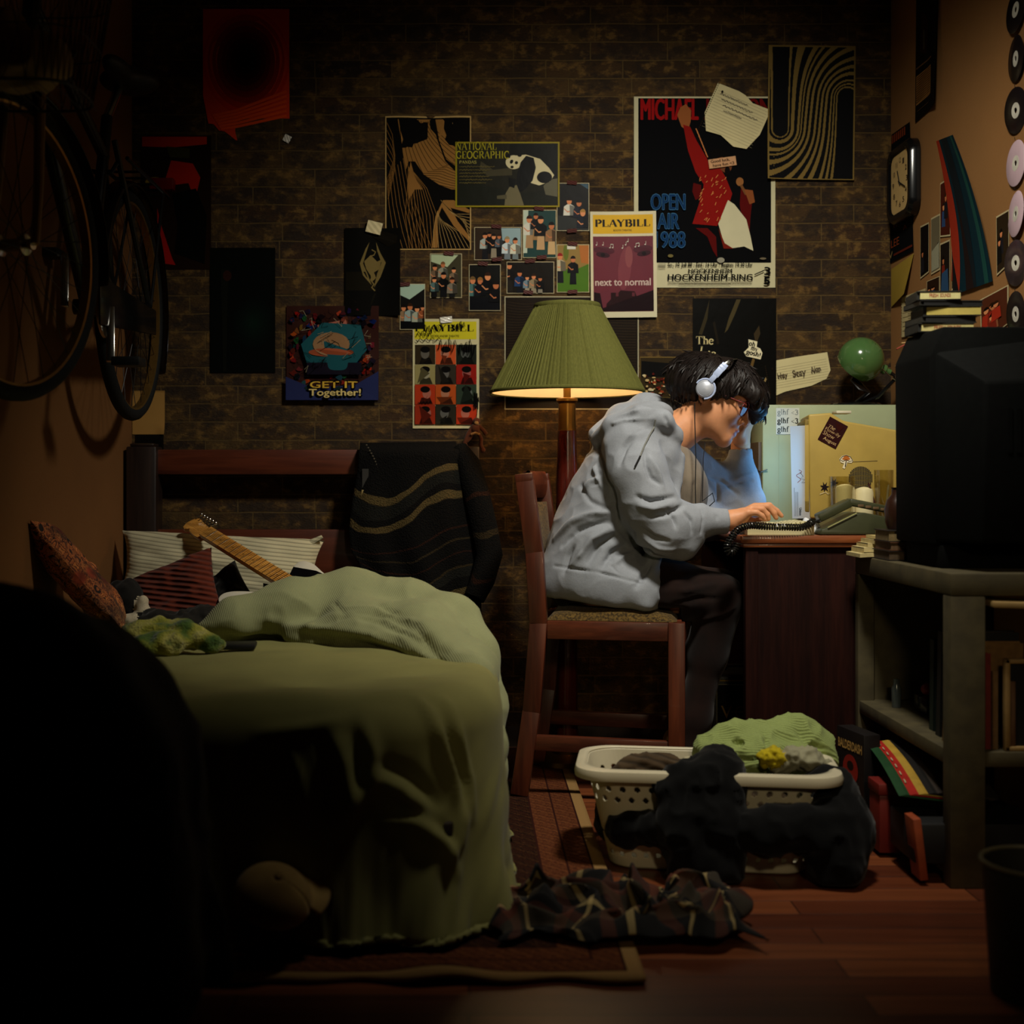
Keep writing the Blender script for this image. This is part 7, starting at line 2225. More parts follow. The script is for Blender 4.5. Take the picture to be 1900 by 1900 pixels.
# books under and beside the television
def book(name, label, lo, hi, cover, R=0.0, pages=(206, 190, 146), spine='x', group=None, cat='book'):
    lo, hi = Vector(lo), Vector(hi); c = (lo + hi) / 2
    Rm = Matrix.Rotation(R, 3, 'Z')
    t = thing(name, label, cat, (c.x, c.y, lo.z), group)
    cm_ = cover if not isinstance(cover, tuple) else plain('cover_' + name, cover, .55, 0, .15, 40, .05)
    th = .0022
    MB().box(lo, (hi.x, hi.y, lo.z + th), R=Rm, at=c).box((lo.x, lo.y, hi.z - th), hi, R=Rm, at=c).box((hi.x - th, lo.y, lo.z), hi, R=Rm, at=c).build('cover', cm_, t)
    MB().box((lo.x + .003, lo.y + .003, lo.z + th), (hi.x - th, hi.y - .003, hi.z - th), R=Rm, at=c).build('pages', plain('page_block', pages, .85, 0, .2, 120, .2), t)
    return t
def flatbook(label, x0, x1, y0, y1, z0, z1, c, R, g, pg):
    return book('book', label, (x0, y0, z0), (x1, y1, z1), c, R, pages=pg, group=g)
g = 'flat pile beside the television'
xa = 1.072
flatbook('thick near-black book at the bottom of the pile by the television', xa, 1.092 + .10, -1.098, -.965, SZ + .001, SZ + .026, (26, 20, 16), .0, g, (70, 54, 34))
flatbook('worn brown book in the middle of the pile by the television', xa + .004, 1.19, -1.096, -.968, SZ + .0265, SZ + .048, (84, 50, 26), .02, g, (90, 66, 40))
flatbook('black book with a pale edge on top of the pile by the television', xa + .002, 1.188, -1.094, -.97, SZ + .0485, SZ + .078, (24, 18, 14), -.02, g, (110, 92, 56))
# loose papers and notebooks on the shelf end
pg = plain('loose_sheets', (186, 170, 118), .8, 0, .15, 60, .1)
r = random.Random(6)
z = SZ + .001
labs = ['lowest and widest cream notebook of the paper pile on the shelf', 'second notebook up in the paper pile on the shelf', 'third notebook up in the paper pile, slid back', 'fourth notebook up in the paper pile', 'fifth notebook up, thin and curled', 'topmost cream notebook of the paper pile on the shelf']
for i, (xa_, w, hh) in enumerate(((1.038, .22, .010), (1.052, .20, .012), (1.066, .20, .010), (1.078, .19, .011), (1.092, .18, .008), (1.118, .16, .010))):
    a = (i - 2) * .02
    mb = MB()
    y0, y1 = -1.0 + .012 * (i % 3) + .03, -.845
    Rm = Matrix.Rotation(a, 3, 'Z')
    n = 10
    for zz, flip in ((z, True), (z + hh, False)):
        vs = []
        for jj in range(5):
            for ii in range(n + 1):
                u = ii / n
                p = Vector((xa_ + w * u, y0 + (y1 - y0) * jj / 4, zz + (.003 * math.sin(u * 5 + i) * (u < .5))))
                vs.append(p)
        fs = [[jj * (n + 1) + ii, jj * (n + 1) + ii + 1, (jj + 1) * (n + 1) + ii + 1, (jj + 1) * (n + 1) + ii] for jj in range(4) for ii in range(n)]
        mb.add(vs, [f[::-1] if flip else f for f in fs])
    lo_ = [(xa_ + w * ii / n, y0, z + .003 * math.sin(ii / n * 5 + i) * (ii / n < .5)) for ii in range(n + 1)]
    mb.add([p for q in lo_ for p in (q, (q[0], q[1], q[2] + hh))], [[2 * k, 2 * k + 2, 2 * k + 3, 2 * k + 1] for k in range(n)])
    mb.add([(xa_, y0, z), (xa_, y1, z), (xa_, y1, z + hh), (xa_, y0, z + hh)], [[0, 3, 2, 1]])
    mb.add([(xa_ + w, y0, z), (xa_ + w, y1, z), (xa_ + w, y1, z + hh), (xa_ + w, y0, z + hh)], [[0, 1, 2, 3]])
    mb.add([(xa_, y1, z), (xa_ + w, y1, z), (xa_ + w, y1, z + hh), (xa_, y1, z + hh)], [[0, 1, 2, 3]])
    o = mb.build('notebook', pg)
    tag(o, labs[i], 'notebook', 'paper pile on the shelf end')
    z += hh + .0012
# disc cases on the television
jc = plain('disc_case_clear', (44, 44, 42), .25, 0, .2, 60, 0, .6)
z = 1.2695
for i, (px0, px1, hh, c, lab) in enumerate(((1697, 1798, .022, (196, 184, 120), 'pale yellow disc case at the bottom of the stack on the television'), (1700, 1800, .016, (26, 26, 25), 'dark disc case second from the bottom on the television'), (1708, 1812, .024, (186, 168, 84), 'yellow disc case second from the top on the television'), (1697, 1812, .013, (20, 20, 20), 'thin black disc case under the top one on the television'), (1697, 1776, .022, (200, 190, 130), 'cream disc case with red print, topmost on the television'))):
    xa_ = P(px0, 0, 1.2).x; xb_ = min(P(px1, 0, 1.2).x, XR - .03)
    t = thing('disc_case', lab, 'disc case', ((xa_ + xb_) / 2, -1.17, z), 'disc cases on the television')
    Rm = Matrix.Rotation((-.05, .03, -.08, .02, -.10)[i], 3, 'Z'); at = Vector(((xa_ + xb_) / 2, -1.18, z))
    MB().box((xa_, -1.24, z), (xb_, -1.12, z + .0022), R=Rm, at=at).box((xa_, -1.24, z + hh - .0022), (xb_, -1.12, z + hh), R=Rm, at=at).box((xa_, -1.236, z), (xa_ + .006, -1.12, z + hh), R=Rm, at=at).build('shell', jc, t)
    ins = MB().box((xa_ + .008, -1.2385, z + .0025), (xb_ - .002, -1.122, z + hh - .0025), R=Rm, at=at)
    if i in (0, 4):
        for (wrd, u0, u1) in (('FRESH', .28, .48), ('SOUNDS', .52, .76)):
            v, ff = text_polys(wrd, .02)
            ins.add([Rm @ (Vector((xa_ + (xb_ - xa_) * (u0 + (u1 - u0) * p[0]), -1.2389, z + hh * (.3 + .42 * p[1]))) - at) + at for p in v], ff, 1)
    ins.build('paper_insert', [plain('insert', c, .6, 0, .1, 50), plain('red_print', (150, 60, 36), .6)], t)
    z += hh + .0008
# sheets caught on the sloping television edge
for i, (p, q_, c, lab) in enumerate((((1664, 680), (1728, 638), (176, 142, 84), 'pale ruler propped on the upper left edge of the television'), ((1675, 637), (1774, 629), (150, 116, 66), 'tan ruler lying along the top edge of the television'), ((1666, 648), (1716, 621), (130, 44, 24), 'red pencil lying across the top corner of the television'))):
    a, b2 = P(*p, 1.112), P(*q_, 1.125)
    tag(MB().beam(a + Vector((-.004, .0, .0)), b2, .012, .0035, 0, .001).build(('leaflet', 'leaflet', 'pamphlet')[i], plain('edge_paper', c, .6)), lab, ('leaflet', 'leaflet', 'pamphlet')[i])
# dark jug left of the television
c = P(1672, 985, 1.02)
tag(MB().lathe([(0, 0), (.026, 0), (.032, .02), (.034, .05), (.028, .075), (.016, .09), (.015, .105), (.018, .108)], (1.118, -1.03, SZ + .0795), n=28).build('jug', plain('dark_brown_glaze', (44, 24, 15), .3)), 'small dark brown jug on the flat books by the television', 'jug')

# ------------------------------------------------------------------ books in the shelf
def upright(label, x0, y0, z0, w, h, dp, col, lean=0.0, group='books in the lower shelf bay'):
    """book standing on edge: w thick along y, dp deep along x, h tall"""
    t = thing('book', label, 'book', (x0 + dp / 2, y0, z0), group)
    R = Matrix.Rotation(lean, 3, 'X'); at = Vector((x0, y0, z0))
    cm_ = plain('book_cover', col, .6, 0, .2, 50, .05)
    MB().box((x0, y0 - w, z0), (x0 + dp, y0 - w + .002, z0 + h), R=R, at=at).box((x0, y0 - .002, z0), (x0 + dp, y0, z0 + h), R=R, at=at).box((x0, y0 - w, z0), (x0 + .002, y0, z0 + h), R=R, at=at).build('cover', cm_, t)
    MB().box((x0 + .003, y0 - w + .002, z0 + .003), (x0 + dp - .003, y0 - .002, z0 + h - .004), R=R, at=at).build('pages', plain('page_block', (150, 128, 82), .85, 0, .2, 120, .2), t)
B0 = .3025
upright('tan-spined book leaning near the front post of the shelf', SX + .03, -1.40, B0, .022, .235, .17, (120, 88, 46), .10)
upright('black book beside the tan-spined one in the shelf', SX + .04, -1.33, B0, .030, .25, .18, (22, 20, 18), .06)
upright('dark green book in the middle of the shelf bay', SX + .05, -1.26, B0, .030, .22, .18, (26, 40, 32), .02)
tag(MB().box((SX + .10, -1.10, B0), (SX + .24, -1.00, B0 + .045), bevel=.006).build('cassette_player', M['gloss_black']), 'glossy black cassette player in the dark shelf bay', 'player')
tag(MB().lathe([(0, 0), (.012, 0), (.013, .05), (.008, .06), (.008, .075), (0, .076)], (SX + .07, -.96, B0), n=20).build('bottle', plain('clear_bottle', (60, 66, 64), .1, 0, 0, 10, 0, .7)), 'tiny bottle glinting in the dark shelf bay', 'bottle')
tag(MB().ball((SX + .12, -1.05, B0 + .062), (.016, .016, .016)).build('red_ball', plain('dark_red_rubber', (130, 24, 34), .35)), 'small dark red ball in the shelf bay', 'ball')
# picture frame and books at the open near end
def frame():
    t = thing('picture_frame', 'tan empty-looking picture frame standing in the near end of the shelf', 'frame', (1.25, -1.50, B0))
    x0, x1, y, z0, z1 = 1.196, 1.43, -1.512, B0, B0 + .205
    m = plain('tan_frame_wood', (150, 120, 70), .6, 0, .12, 40)
    MB().box((x0, y - .008, z0), (x0 + .011, y + .010, z1), bevel=.002).box((x1 - .011, y - .008, z0), (x1, y + .010, z1), bevel=.002).box((x0, y - .008, z1 - .010), (x1, y + .010, z1), bevel=.002).box((x0, y - .008, z0), (x1, y + .010, z0 + .010), bevel=.002).build('frame', m, t)
    MB().box((x0 + .008, y + .002, z0 + .008), (x1 - .008, y + .006, z1 - .008)).build('picture', M['black'], t)
    MB().box((x0 + .012, y - .004, z0 + .01), (x0 + .024, y + .000, z1 - .05), bevel=.001).build('mat', plain('brown_mat', (96, 66, 40), .7), t)
frame()
upright('thin dark red book behind the picture frame in the shelf', 1.160, -1.478, B0, .02, .215, .012, (110, 30, 22))
upright('thin tan book behind the picture frame in the shelf', 1.176, -1.478, B0, .02, .175, .012, (120, 90, 54))
tag(MB().beam((1.160, -1.50, .632), (1.43, -1.515, .624), .10, .014, 0, .003).build('board', plain('pale_board', (150, 122, 72), .7, 0, .1, 30)), 'pale board wedged under the shelf top at its near end', 'board')
# ------------------------------------------------------------------ things on the bed
def pillow(name, label, cat, c, hw, hh, th, axes, mat, corner=1.0, sag=0.0, seed=0, parts=None):
    """soft cushion: axes = (across, up, out)"""
    A, U, O = [Vector(a).normalized() for a in axes]
    c = Vector(c)
    n = 40
    def side(sg):
        def f(u, v):
            x, y = 2 * u - 1, 2 * v - 1
            e = (1 - abs(x) ** 3.2) * (1 - abs(y) ** 3.2)
            b = max(0, e) ** .42
            pin = 1 - .07 * (1 - x * x) * abs(y) ** 2; pin2 = 1 - .09 * (1 - y * y) * abs(x) ** 2
            nz = float(vnoise(np.array([[x * 2.2 + seed, y * 2.2, sg * 1.0]]))[0])
            nz2 = float(vnoise(np.array([[x * 6 + seed, y * 6, 3 + sg * 1.0]]))[0])
            return c + A * (hw * x * pin2) + U * (hh * y * pin - sag * (1 - x * x) * (y + 1) * .5) + O * (sg * (th * b * (1 + .18 * nz) + .006 * nz2 * b))
        return f
    mb = MB()
    mb.grid(side(1), n, n)
    g = side(-1)
    mb.grid(lambda u, v: g(1 - u, v), n, n)
    o = mb.build(name, mat, auto=0)
    return tag(o, label, cat)
M['ticking'] = cloth('striped_cream_cotton', (190, 182, 148), rib=86, rib_dir=(0.12, 0, 1), var=.03, ribdepth=.12, ribcol=.65)
pl = pillow('pillow', 'large cream pillow with thin dark stripes against the headboard', 'pillow', P(408, 1062, .30) + Vector((0, 0, .0)), .325, .128, .075, ((1, 0, -.05), (0.0, .45, .9), (0, -.9, .45)), M['ticking'], seed=1)
pp = MB()
e = P(588, 1000, .28)
pp.tube([P(572, 1010, .27), P(585, 1003, .275), P(598, 996, .275)], [.012, .009, .006], 8)
o = pp.build('corner_tie', M['ticking']); attach(o, pl)
M['rust_rib'] = cloth('ribbed_rust_velour', (108, 44, 26), rib=62, rib_dir=(0.15, 0.2, 1), var=.08, ribdepth=.9, ribcol=.7)
pillow('cushion', 'ribbed rust-red cushion lying in front of the striped pillow', 'cushion', P(325, 1112, .52), .145, .135, .055, ((.86, -.1, .35), (-.28, .62, .72), (.1, -.75, .6)), M['rust_rib'], seed=5)
pillow('cushion', 'black cushion between the rust cushion and the guitar', 'cushion', P(418, 1112, .47), .085, .09, .045, ((.75, 0, .6), (-.5, .5, .7), (0, -.8, .5)), cloth('black_velour', (20, 19, 17)), seed=8)

# tapestry cushion leaning on the left wall
def tapestry():
    m, nt, b = new_mat('flower_tapestry')
    tc = node(nt, 'ShaderNodeTexCoord')
    vo = node(nt, 'ShaderNodeTexVoronoi', Scale=13.0); nt.links.new(tc.outputs['Object'], vo.inputs['Vector'])
    no = node(nt, 'ShaderNodeTexNoise', Scale=9.0, Detail=5.0); nt.links.new(tc.outputs['Object'], no.inputs['Vector'])
    ma = node(nt, 'ShaderNodeTexMagic', Scale=15.0, Distortion=2.5, turbulence_depth=4); nt.links.new(tc.outputs['Object'], ma.inputs['Vector'])
    sp = node(nt, 'ShaderNodeSeparateXYZ'); nt.links.new(tc.outputs['Object'], sp.inputs[0])
    c = ramp(nt, ma.outputs['Fac'], [(.3, lin((30, 20, 14))), (.45, lin((170, 84, 36))), (.55, lin((190, 116, 56))), (.7, lin((70, 28, 16)))])
    c = mix(nt, ramp(nt, vo.outputs['Distance'], [(.16, (1,) * 3), (.3, (0,) * 3)]), c, lin((146, 56, 24)))
    low = ramp(nt, sp.outputs['Z'], [(.52, (.8,) * 3), (.60, (0,) * 3)])
    c = mix(nt, low, c, ramp(nt, ma.outputs['Fac'], [(.4, lin((84, 40, 20))), (.5, lin((206, 166, 96))), (.62, lin((110, 54, 26)))]))
    c = mix(nt, ramp(nt, no.outputs['Fac'], [(.5, (0,) * 3), (.6, (.7,) * 3)]), c, lin((22, 16, 12)))
    nt.links.new(c, b.inputs['Base Color']); b.inputs['Roughness'].default_value = .95
    bump(nt, b, vo.outputs['Distance'], .8, .02)
    A = Vector((.62, .10, -.78)).normalized(); U = Vector((.25, -.95, .10)); U = (U - A * U.dot(A)).normalized(); O = A.cross(U)
    if O.x < 0: O = -O
    c0 = P(150, 1078, .90) + Vector((-.005, 0, .01))
    o = pillow('tapestry_cushion', 'orange flowered tapestry cushion leaning on the left wall', 'cushion', c0, .190, .13, .045, (A, U, O), m, seed=12)
tapestry()

# black-and-white plush by the tapestry cushion
def plush(name, label, cells, mats, lo, hi, h=.005, amp=.004, freq=60.0):
    fd = Field(lo, hi, h)
    for c, r, k in cells: fd.ell(c, r, None, k)
    V, Q = fd.mesh(1)
    V = rumple(V, Q, amp, freq, 2.0)
    mi = None
    if len(mats) > 1:
        own = np.full(len(V), 0); best = np.full(len(V), 1e9)
        for c, r, k, m in [(c, r, k, mm) for (c, r, k), mm in zip(cells, parts_of)]:
            d = np.linalg.norm((V - np.array(c)) / np.array(r), axis=1)
            z = d < best; best[z] = d[z]; own[z] = m
        mi = own[Q[:, 0]]
    return tag(raw(name, V, Q, mats, mi=mi), label, 'plush toy')
c = P(250, 1128, .66); parts_of = [0, 1, 0, 1, 0]
cells = [(tuple(c + Vector((-.02, 0, .03))), (.042, .05, .055), .01), (tuple(c + Vector((.03, -.03, .0))), (.022, .02, .04), .005), (tuple(c + Vector((-.05, .0, .06))), (.02, .02, .02), .005), (tuple(c + Vector((.0, -.05, -.03))), (.03, .02, .018), .005), (tuple(c + Vector((.05, -.02, -.03))), (.06, .04, .025), .02)]
plush('plush_toy', 'black and white plush toy between the tapestry and rust cushions', cells, [cloth('black_plush', (24, 22, 20), weave=300), cloth('white_plush', (186, 174, 146), weave=300)], np.array(c) - .16, np.array(c) + .16)
c = P(320, 1150, .72); parts_of = [0] * 4
cells = [(tuple(c + Vector((-.05, 0, -.01))), (.05, .05, .04), .02), (tuple(c + Vector((.03, 0, -.01))), (.07, .05, .036), .02), (tuple(c + Vector((.09, .02, .01))), (.05, .04, .03), .02)]
plush('plush_toy', 'dark furry plush lying just in front of the rust cushion', cells, [cloth('dark_fur', (30, 28, 24), weave=240)], np.array(c) - .2, np.array(c) + .2, amp=.007)

# electric guitar: headstock on the pillow, body under the comforter
def guitar():
    t = thing('electric_guitar', 'white electric guitar with a maple neck lying across the pillow', 'guitar', P(450, 1080, .5))
    h = P(386, 992, .36) + Vector((0, -.045, .012)); e = P(520, 1108, .62) + Vector((0, -.02, .06))
    ax = (e - h).normalized()
    out = Vector((-.10, -.55, .83)); out = (out - ax * out.dot(ax)).normalized()
    sd = ax.cross(out)
    def G(a, b_, c_): return h + ax * a + sd * b_ + out * c_
    L = (e - h).length
    maple = wood('maple_neck', (186, 126, 52), (214, 156, 74), 1.0, 'X', .3, .4)
    maple_body = plain('cream_white_lacquer', (206, 200, 180), .2, 0, .03, 10, 0, .5, coat=.4)
    MB().beam(G(0, 0, -.008), G(L + .05, 0, -.008), .046, .018, 0, .006, up=out).beam(G(0, 0, .003), G(L + .05, 0, .003), .048, .006, 0, .002, up=out).build('neck', maple, t)
    mb = MB()
    for k in range(1, 17):
        a = .648 * (1 - 2 ** (-k / 12))
        if a < L + .04: mb.beam(G(a, -.023, .0065), G(a, .023, .0065), .002, .0016, 0, 0, up=out)
    mb.build('frets', M['chrome'], t)['kind'] = 'stuff'
    mb = MB()
    for k in (3, 5, 7, 9, 15):
        a = .648 * (1 - 2 ** (-(k - .5) / 12))
        if a < L: mb.ball(G(a, 0, .0062), (.003, .003, .0008))
    mb.build('fret_dots', M['black'], t)['kind'] = 'stuff'
    # headstock outline
    poly = [(0, -.022), (-.02, -.026), (-.05, -.030), (-.10, -.034), (-.15, -.040), (-.172, -.030), (-.175, .0), (-.16, .018), (-.14, .022), (-.12, .012), (-.10, .020), (-.05, .024), (0, .022)]
    MB().prism([(a * .62, b_ * 1.05) for a, b_ in poly], h + out * -.014, ax, sd, .014, 0, .002).build('headstock', maple, t)
    for k in range(6):
        a = -.018 - .0155 * k
        MB().tube([G(a, -.034, -.006), G(a, -.048, -.006)], .0022, 6).ball(G(a, -.051, -.006), (.006, .005, .006)).build('tuner', M['chrome'], t)
    mb = MB()
    for k in range(6):
        y = -.016 + .0064 * k
        mb.tube([G(-.018 - .0155 * k, y * .9, .004), G(0, y * .8, .009), G(L + .14, y, .012)], .0005, 4)
    mb.build('string', M['chrome'], t)
    # body with two horns
    bl = [(L - .05, -.05), (L - .115, -.095), (L - .13, -.13), (L - .10, -.155), (L - .02, -.15), (L + .06, -.135), (L + .14, -.15), (L + .24, -.16), (L + .30, -.11), (L + .31, .0), (L + .29, .12), (L + .22, .16), (L + .12, .145), (L + .05, .13), (L - .03, .14), (L - .07, .12), (L - .05, .07), (L + .0, .04), (L + .0, -.04)]
    pts = []
    for i in range(len(bl)):
        p0, p1, p2, p3 = bl[i - 1], bl[i], bl[(i + 1) % len(bl)], bl[(i + 2) % len(bl)]
        for q_ in range(4):
            u = q_ / 4
            pts.append(tuple(.5 * (2 * p1[k] + (p2[k] - p0[k]) * u + (2 * p0[k] - 5 * p1[k] + 4 * p2[k] - p3[k]) * u * u + (3 * p1[k] - p0[k] - 3 * p2[k] + p3[k]) * u ** 3) for k in (0, 1)))
    pts = [(a, -b_) for a, b_ in pts][::-1]
    MB().prism(pts, h + out * -.046, ax, sd, .042, 0, .006).build('body', maple_body, t)
    pg_ = [(L - .02, -.045), (L + .02, -.075), (L + .10, -.09), (L + .16, -.07), (L + .18, .03), (L + .16, .10), (L + .06, .09), (L - .01, .06), (L + .01, .03), (L + .01, -.03)]
    pg_ = [(a, -b_) for a, b_ in pg_][::-1]
    MB().prism(pg_, h + out * -.0035, ax, sd, .003, 0, 0).build('pickguard', M['gloss_black'], t)
guitar()

# yellow-green plush and black notebook on the duvet
def tiedye():
    m, nt, b = new_mat('yellow_green_plush')
    tc = node(nt, 'ShaderNodeTexCoord')
    n = node(nt, 'ShaderNodeTexNoise', Scale=13.0, Detail=3.0); nt.links.new(tc.outputs['Object'], n.inputs['Vector'])
    f = node(nt, 'ShaderNodeTexNoise', Scale=170.0, Detail=2.0); nt.links.new(tc.outputs['Object'], f.inputs['Vector'])
    c = ramp(nt, n.outputs['Fac'], [(.30, lin((38, 74, 24))), (.42, lin((74, 98, 26))), (.52, lin((142, 140, 40))), (.62, lin((176, 168, 84))), (.72, lin((60, 88, 26)))])
    nt.links.new(mix(nt, .4, c, ramp(nt, f.outputs['Fac'], [(.3, (.5,) * 3), (.6, (1,) * 3)]), 'MULTIPLY'), b.inputs['Base Color'])
    b.inputs['Roughness'].default_value = 1.0; b.inputs['Sheen Weight'].default_value = .2
    bump(nt, b, f.outputs['Fac'], .8, .006)
    return m
c = P(318, 1222, 1.28); c.z = .522
cells = [(tuple(c + Vector(v)), r, k) for v, r, k in (((-.08, .02, .01), (.05, .045, .034), .02), ((-.03, .03, .014), (.045, .04, .034), .02), ((.0, -.04, -.005), (.05, .035, .030), .02), ((.03, .02, .012), (.04, .04, .036), .02), ((.07, .0, .0), (.045, .04, .026), .02), ((-.05, -.05, -.008), (.05, .03, .024), .02), ((.10, -.02, -.01), (.03, .03, .02), .02))]
plush('plush_toy', 'tie-dyed yellow and green plush lying on the duvet', cells, [tiedye()], np.array(c) - .2, np.array(c) + .2, amp=.009, freq=45)
nbk = P(440, 1238, 1.26); nbk.z = .498
tag(MB().box(nbk + Vector((-.055, -.03, 0)), nbk + Vector((.045, .05, .012)), bevel=.003, R=Matrix.Rotation(.1, 3, 'Z'), at=nbk).build('black_notebook', M['black']), 'thin black notebook on the duvet beside the tie-dyed plush', 'notebook')

# patterned sweater over the headboard corner
def knit():
    m, nt, b = new_mat('dark_striped_knit')
    a = node(nt, 'ShaderNodeAttribute', attribute_name='sleeve')
    sp = node(nt, 'ShaderNodeSeparateXYZ'); nt.links.new(a.outputs['Vector'], sp.inputs[0])
    tc = node(nt, 'ShaderNodeTexCoord')
    no = node(nt, 'ShaderNodeTexNoise', Scale=6.0, Detail=2.0); nt.links.new(tc.outputs['Object'], no.inputs['Vector'])
    w = node(nt, 'ShaderNodeMath', operation='MULTIPLY_ADD'); w.inputs[1].default_value = .10
    nt.links.new(no.outputs['Fac'], w.inputs[0]); nt.links.new(sp.outputs['Y'], w.inputs[2])
    d_, t_, o_, g_, r_ = lin((13, 12, 11)), lin((78, 65, 38)), lin((44, 36, 22)), lin((24, 24, 21)), lin((38, 21, 14))
    c = ramp(nt, w.outputs[0], [(0, d_), (.27, d_), (.275, t_), (.305, o_), (.31, g_), (.37, d_), (.40, t_), (.43, o_), (.435, d_), (.58, r_), (.59, d_), (.66, o_), (.67, d_), (.74, r_), (.75, d_), (.82, o_), (.83, g_), (.88, d_), (.93, t_), (.96, d_)], 'CONSTANT')
    fz = node(nt, 'ShaderNodeTexVoronoi', Scale=210.0); nt.links.new(tc.outputs['Object'], fz.inputs['Vector'])
    nt.links.new(mix(nt, .5, c, ramp(nt, fz.outputs['Distance'], [(.0, (1,) * 3), (.7, (.4,) * 3)]), 'MULTIPLY'), b.inputs['Base Color'])
    b.inputs['Roughness'].default_value = 1.0; b.inputs['Specular IOR Level'].default_value = .1
    bump(nt, b, fz.outputs['Distance'], .8, .004)
    return m
def sweater():
    t = thing('sweater', 'dark knitted sweater with tan wavy stripes hung over the headboard corner', 'sweater', P(770, 830, .14))
    m = knit()
    left = [(668, 824), (664, 880), (655, 930), (648, 990), (652, 1030), (668, 1055), (664, 1090), (690, 1130)]
    right = [(846, 822), (862, 870), (872, 920), (878, 970), (884, 1010), (890, 1060), (892, 1120), (880, 1190)]
    def edge(L, v):
        f = v * (len(L) - 1); i = min(int(f), len(L) - 2); u = f - i
        return L[i][0] * (1 - u) + L[i + 1][0] * u, L[i][1] * (1 - u) + L[i + 1][1] * u
    n = 44
    vs, uv = [], []
    for j in range(n + 1):
        v = j / n
        a, b_ = edge(left, v), edge(right, v)
        for i in range(n + 1):
            u = i / n
            x, y = a[0] * (1 - u) + b_[0] * u, a[1] * (1 - u) + b_[1] * u
            y += 22 * v * math.sin(u * 3.0 - .5)
            d = .155 + .055 * v + .016 * math.sin(u * 9 + v * 3) * v + .012 * math.sin(u * 19 - v * 4) * v + .03 * math.sin(PI * u)
            if v < .04: d = .155 - .07 * (1 - v / .04)
            vs.append(P(x, y, d)); uv.append((u, v + .10 * u * u - .05 * math.sin(u * 6), 0))
    fs = [[j * (n + 1) + i, (j + 1) * (n + 1) + i, (j + 1) * (n + 1) + i + 1, j * (n + 1) + i + 1] for j in range(n) for i in range(n)]
    def put(name, vs, fs, uv, mat, parent):
        mb = MB().add(vs, fs, 0, True)
        o = mb.build(name, mat, parent, solid=.010, auto=0)
        at = o.data.attributes.new('sleeve', 'FLOAT_VECTOR', 'POINT')
        at.data.foreach_set('vector', [q for p in uv for q in p])
        return o
    put('front', vs, fs, uv, m, t)
    # sleeve hanging down on the right
    mb = MB()
    pts = [P(852, 832, .12), P(868, 860, .15), P(884, 920, .17), P(898, 980, .18), P(908, 1030, .20), P(896, 1075, .23), P(880, 1110, .25)]
    mb.tube(pts, [.028, .040, .045, .045, .044, .040, .034], 18)
    o = mb.build('sleeve', m, t)
    at = o.data.attributes.new('sleeve', 'FLOAT_VECTOR', 'POINT')
    at.data.foreach_set('vector', [q for p in o.data.vertices for q in (.5, .45 + (p.co.z - 1.0) * -.6, 0)])
    pts = [P(700, 1106, .30), P(760, 1118, .33), P(820, 1140, .36), P(868, 1190, .36)]
    mb = MB(); mb.tube(pts, [.034, .040, .042, .034], 16)
    o = mb.build('sleeve', m, t)
    at = o.data.attributes.new('sleeve', 'FLOAT_VECTOR', 'POINT')
    at.data.foreach_set('vector', [q for p in o.data.vertices for q in (.5, .86 + (p.co.z - .55) * -1.4, 0)])
    # beaded collar seam
    mb = MB()
    for k in range(26):
        v = k / 25
        x, y = 680 + 26 * math.sin(PI * v * .92), 826 + 128 * v
        mb.ball(P(x, y, .175 + .02 * v), .0034, 0, 8, 6)
    mb.build('collar_seam', plain('seam_thread', (58, 52, 38), .8), t)['kind'] = 'stuff'
    MB().box(P(672, 905, .183), P(684, 870, .178)).build('label_tab', plain('black_label', (30, 28, 24), .7), t)
    MB().box(P(671, 919, .186), P(683, 909, .182)).build('size_tab', plain('cream_label', (130, 112, 66), .7), t)
sweater()
c0 = [P(874, 840, .06), P(884, 872, .07), P(892, 910, .07), P(896, 945, .07)]
tag(MB().tube(c0, [.018, .026, .026, .016], 14, flat=.6).build('scarf', cloth('ochre_marl', (120, 96, 48), weave=200, rgb2=(56, 42, 22), varscale=120)), 'ochre knitted scarf end behind the sweater on the headboard corner', 'scarf')
# folded woven throw behind the comforter
def throw():
    mb = MB()
    def f(u, v):
        x = -.36 + .36 * u; y = -.36 - .28 * v
        z = .500 + .035 * math.sin(PI * min(1, v * 1.2)) + .010 * math.sin(u * 11 + v * 5) + .008 * math.sin(v * 21)
        return (x, y, z)
    mb.grid(f, 30, 30)
    return tag(mb.build('woven_throw', cloth('striped_throw', (108, 84, 44), rib=18, rib_dir=(.1, 1, .3), rgb2=(60, 34, 20), ribcol=.8, ribdepth=.2), solid=.012), 'tan and brown striped throw tucked behind the comforter', 'throw')
throw()

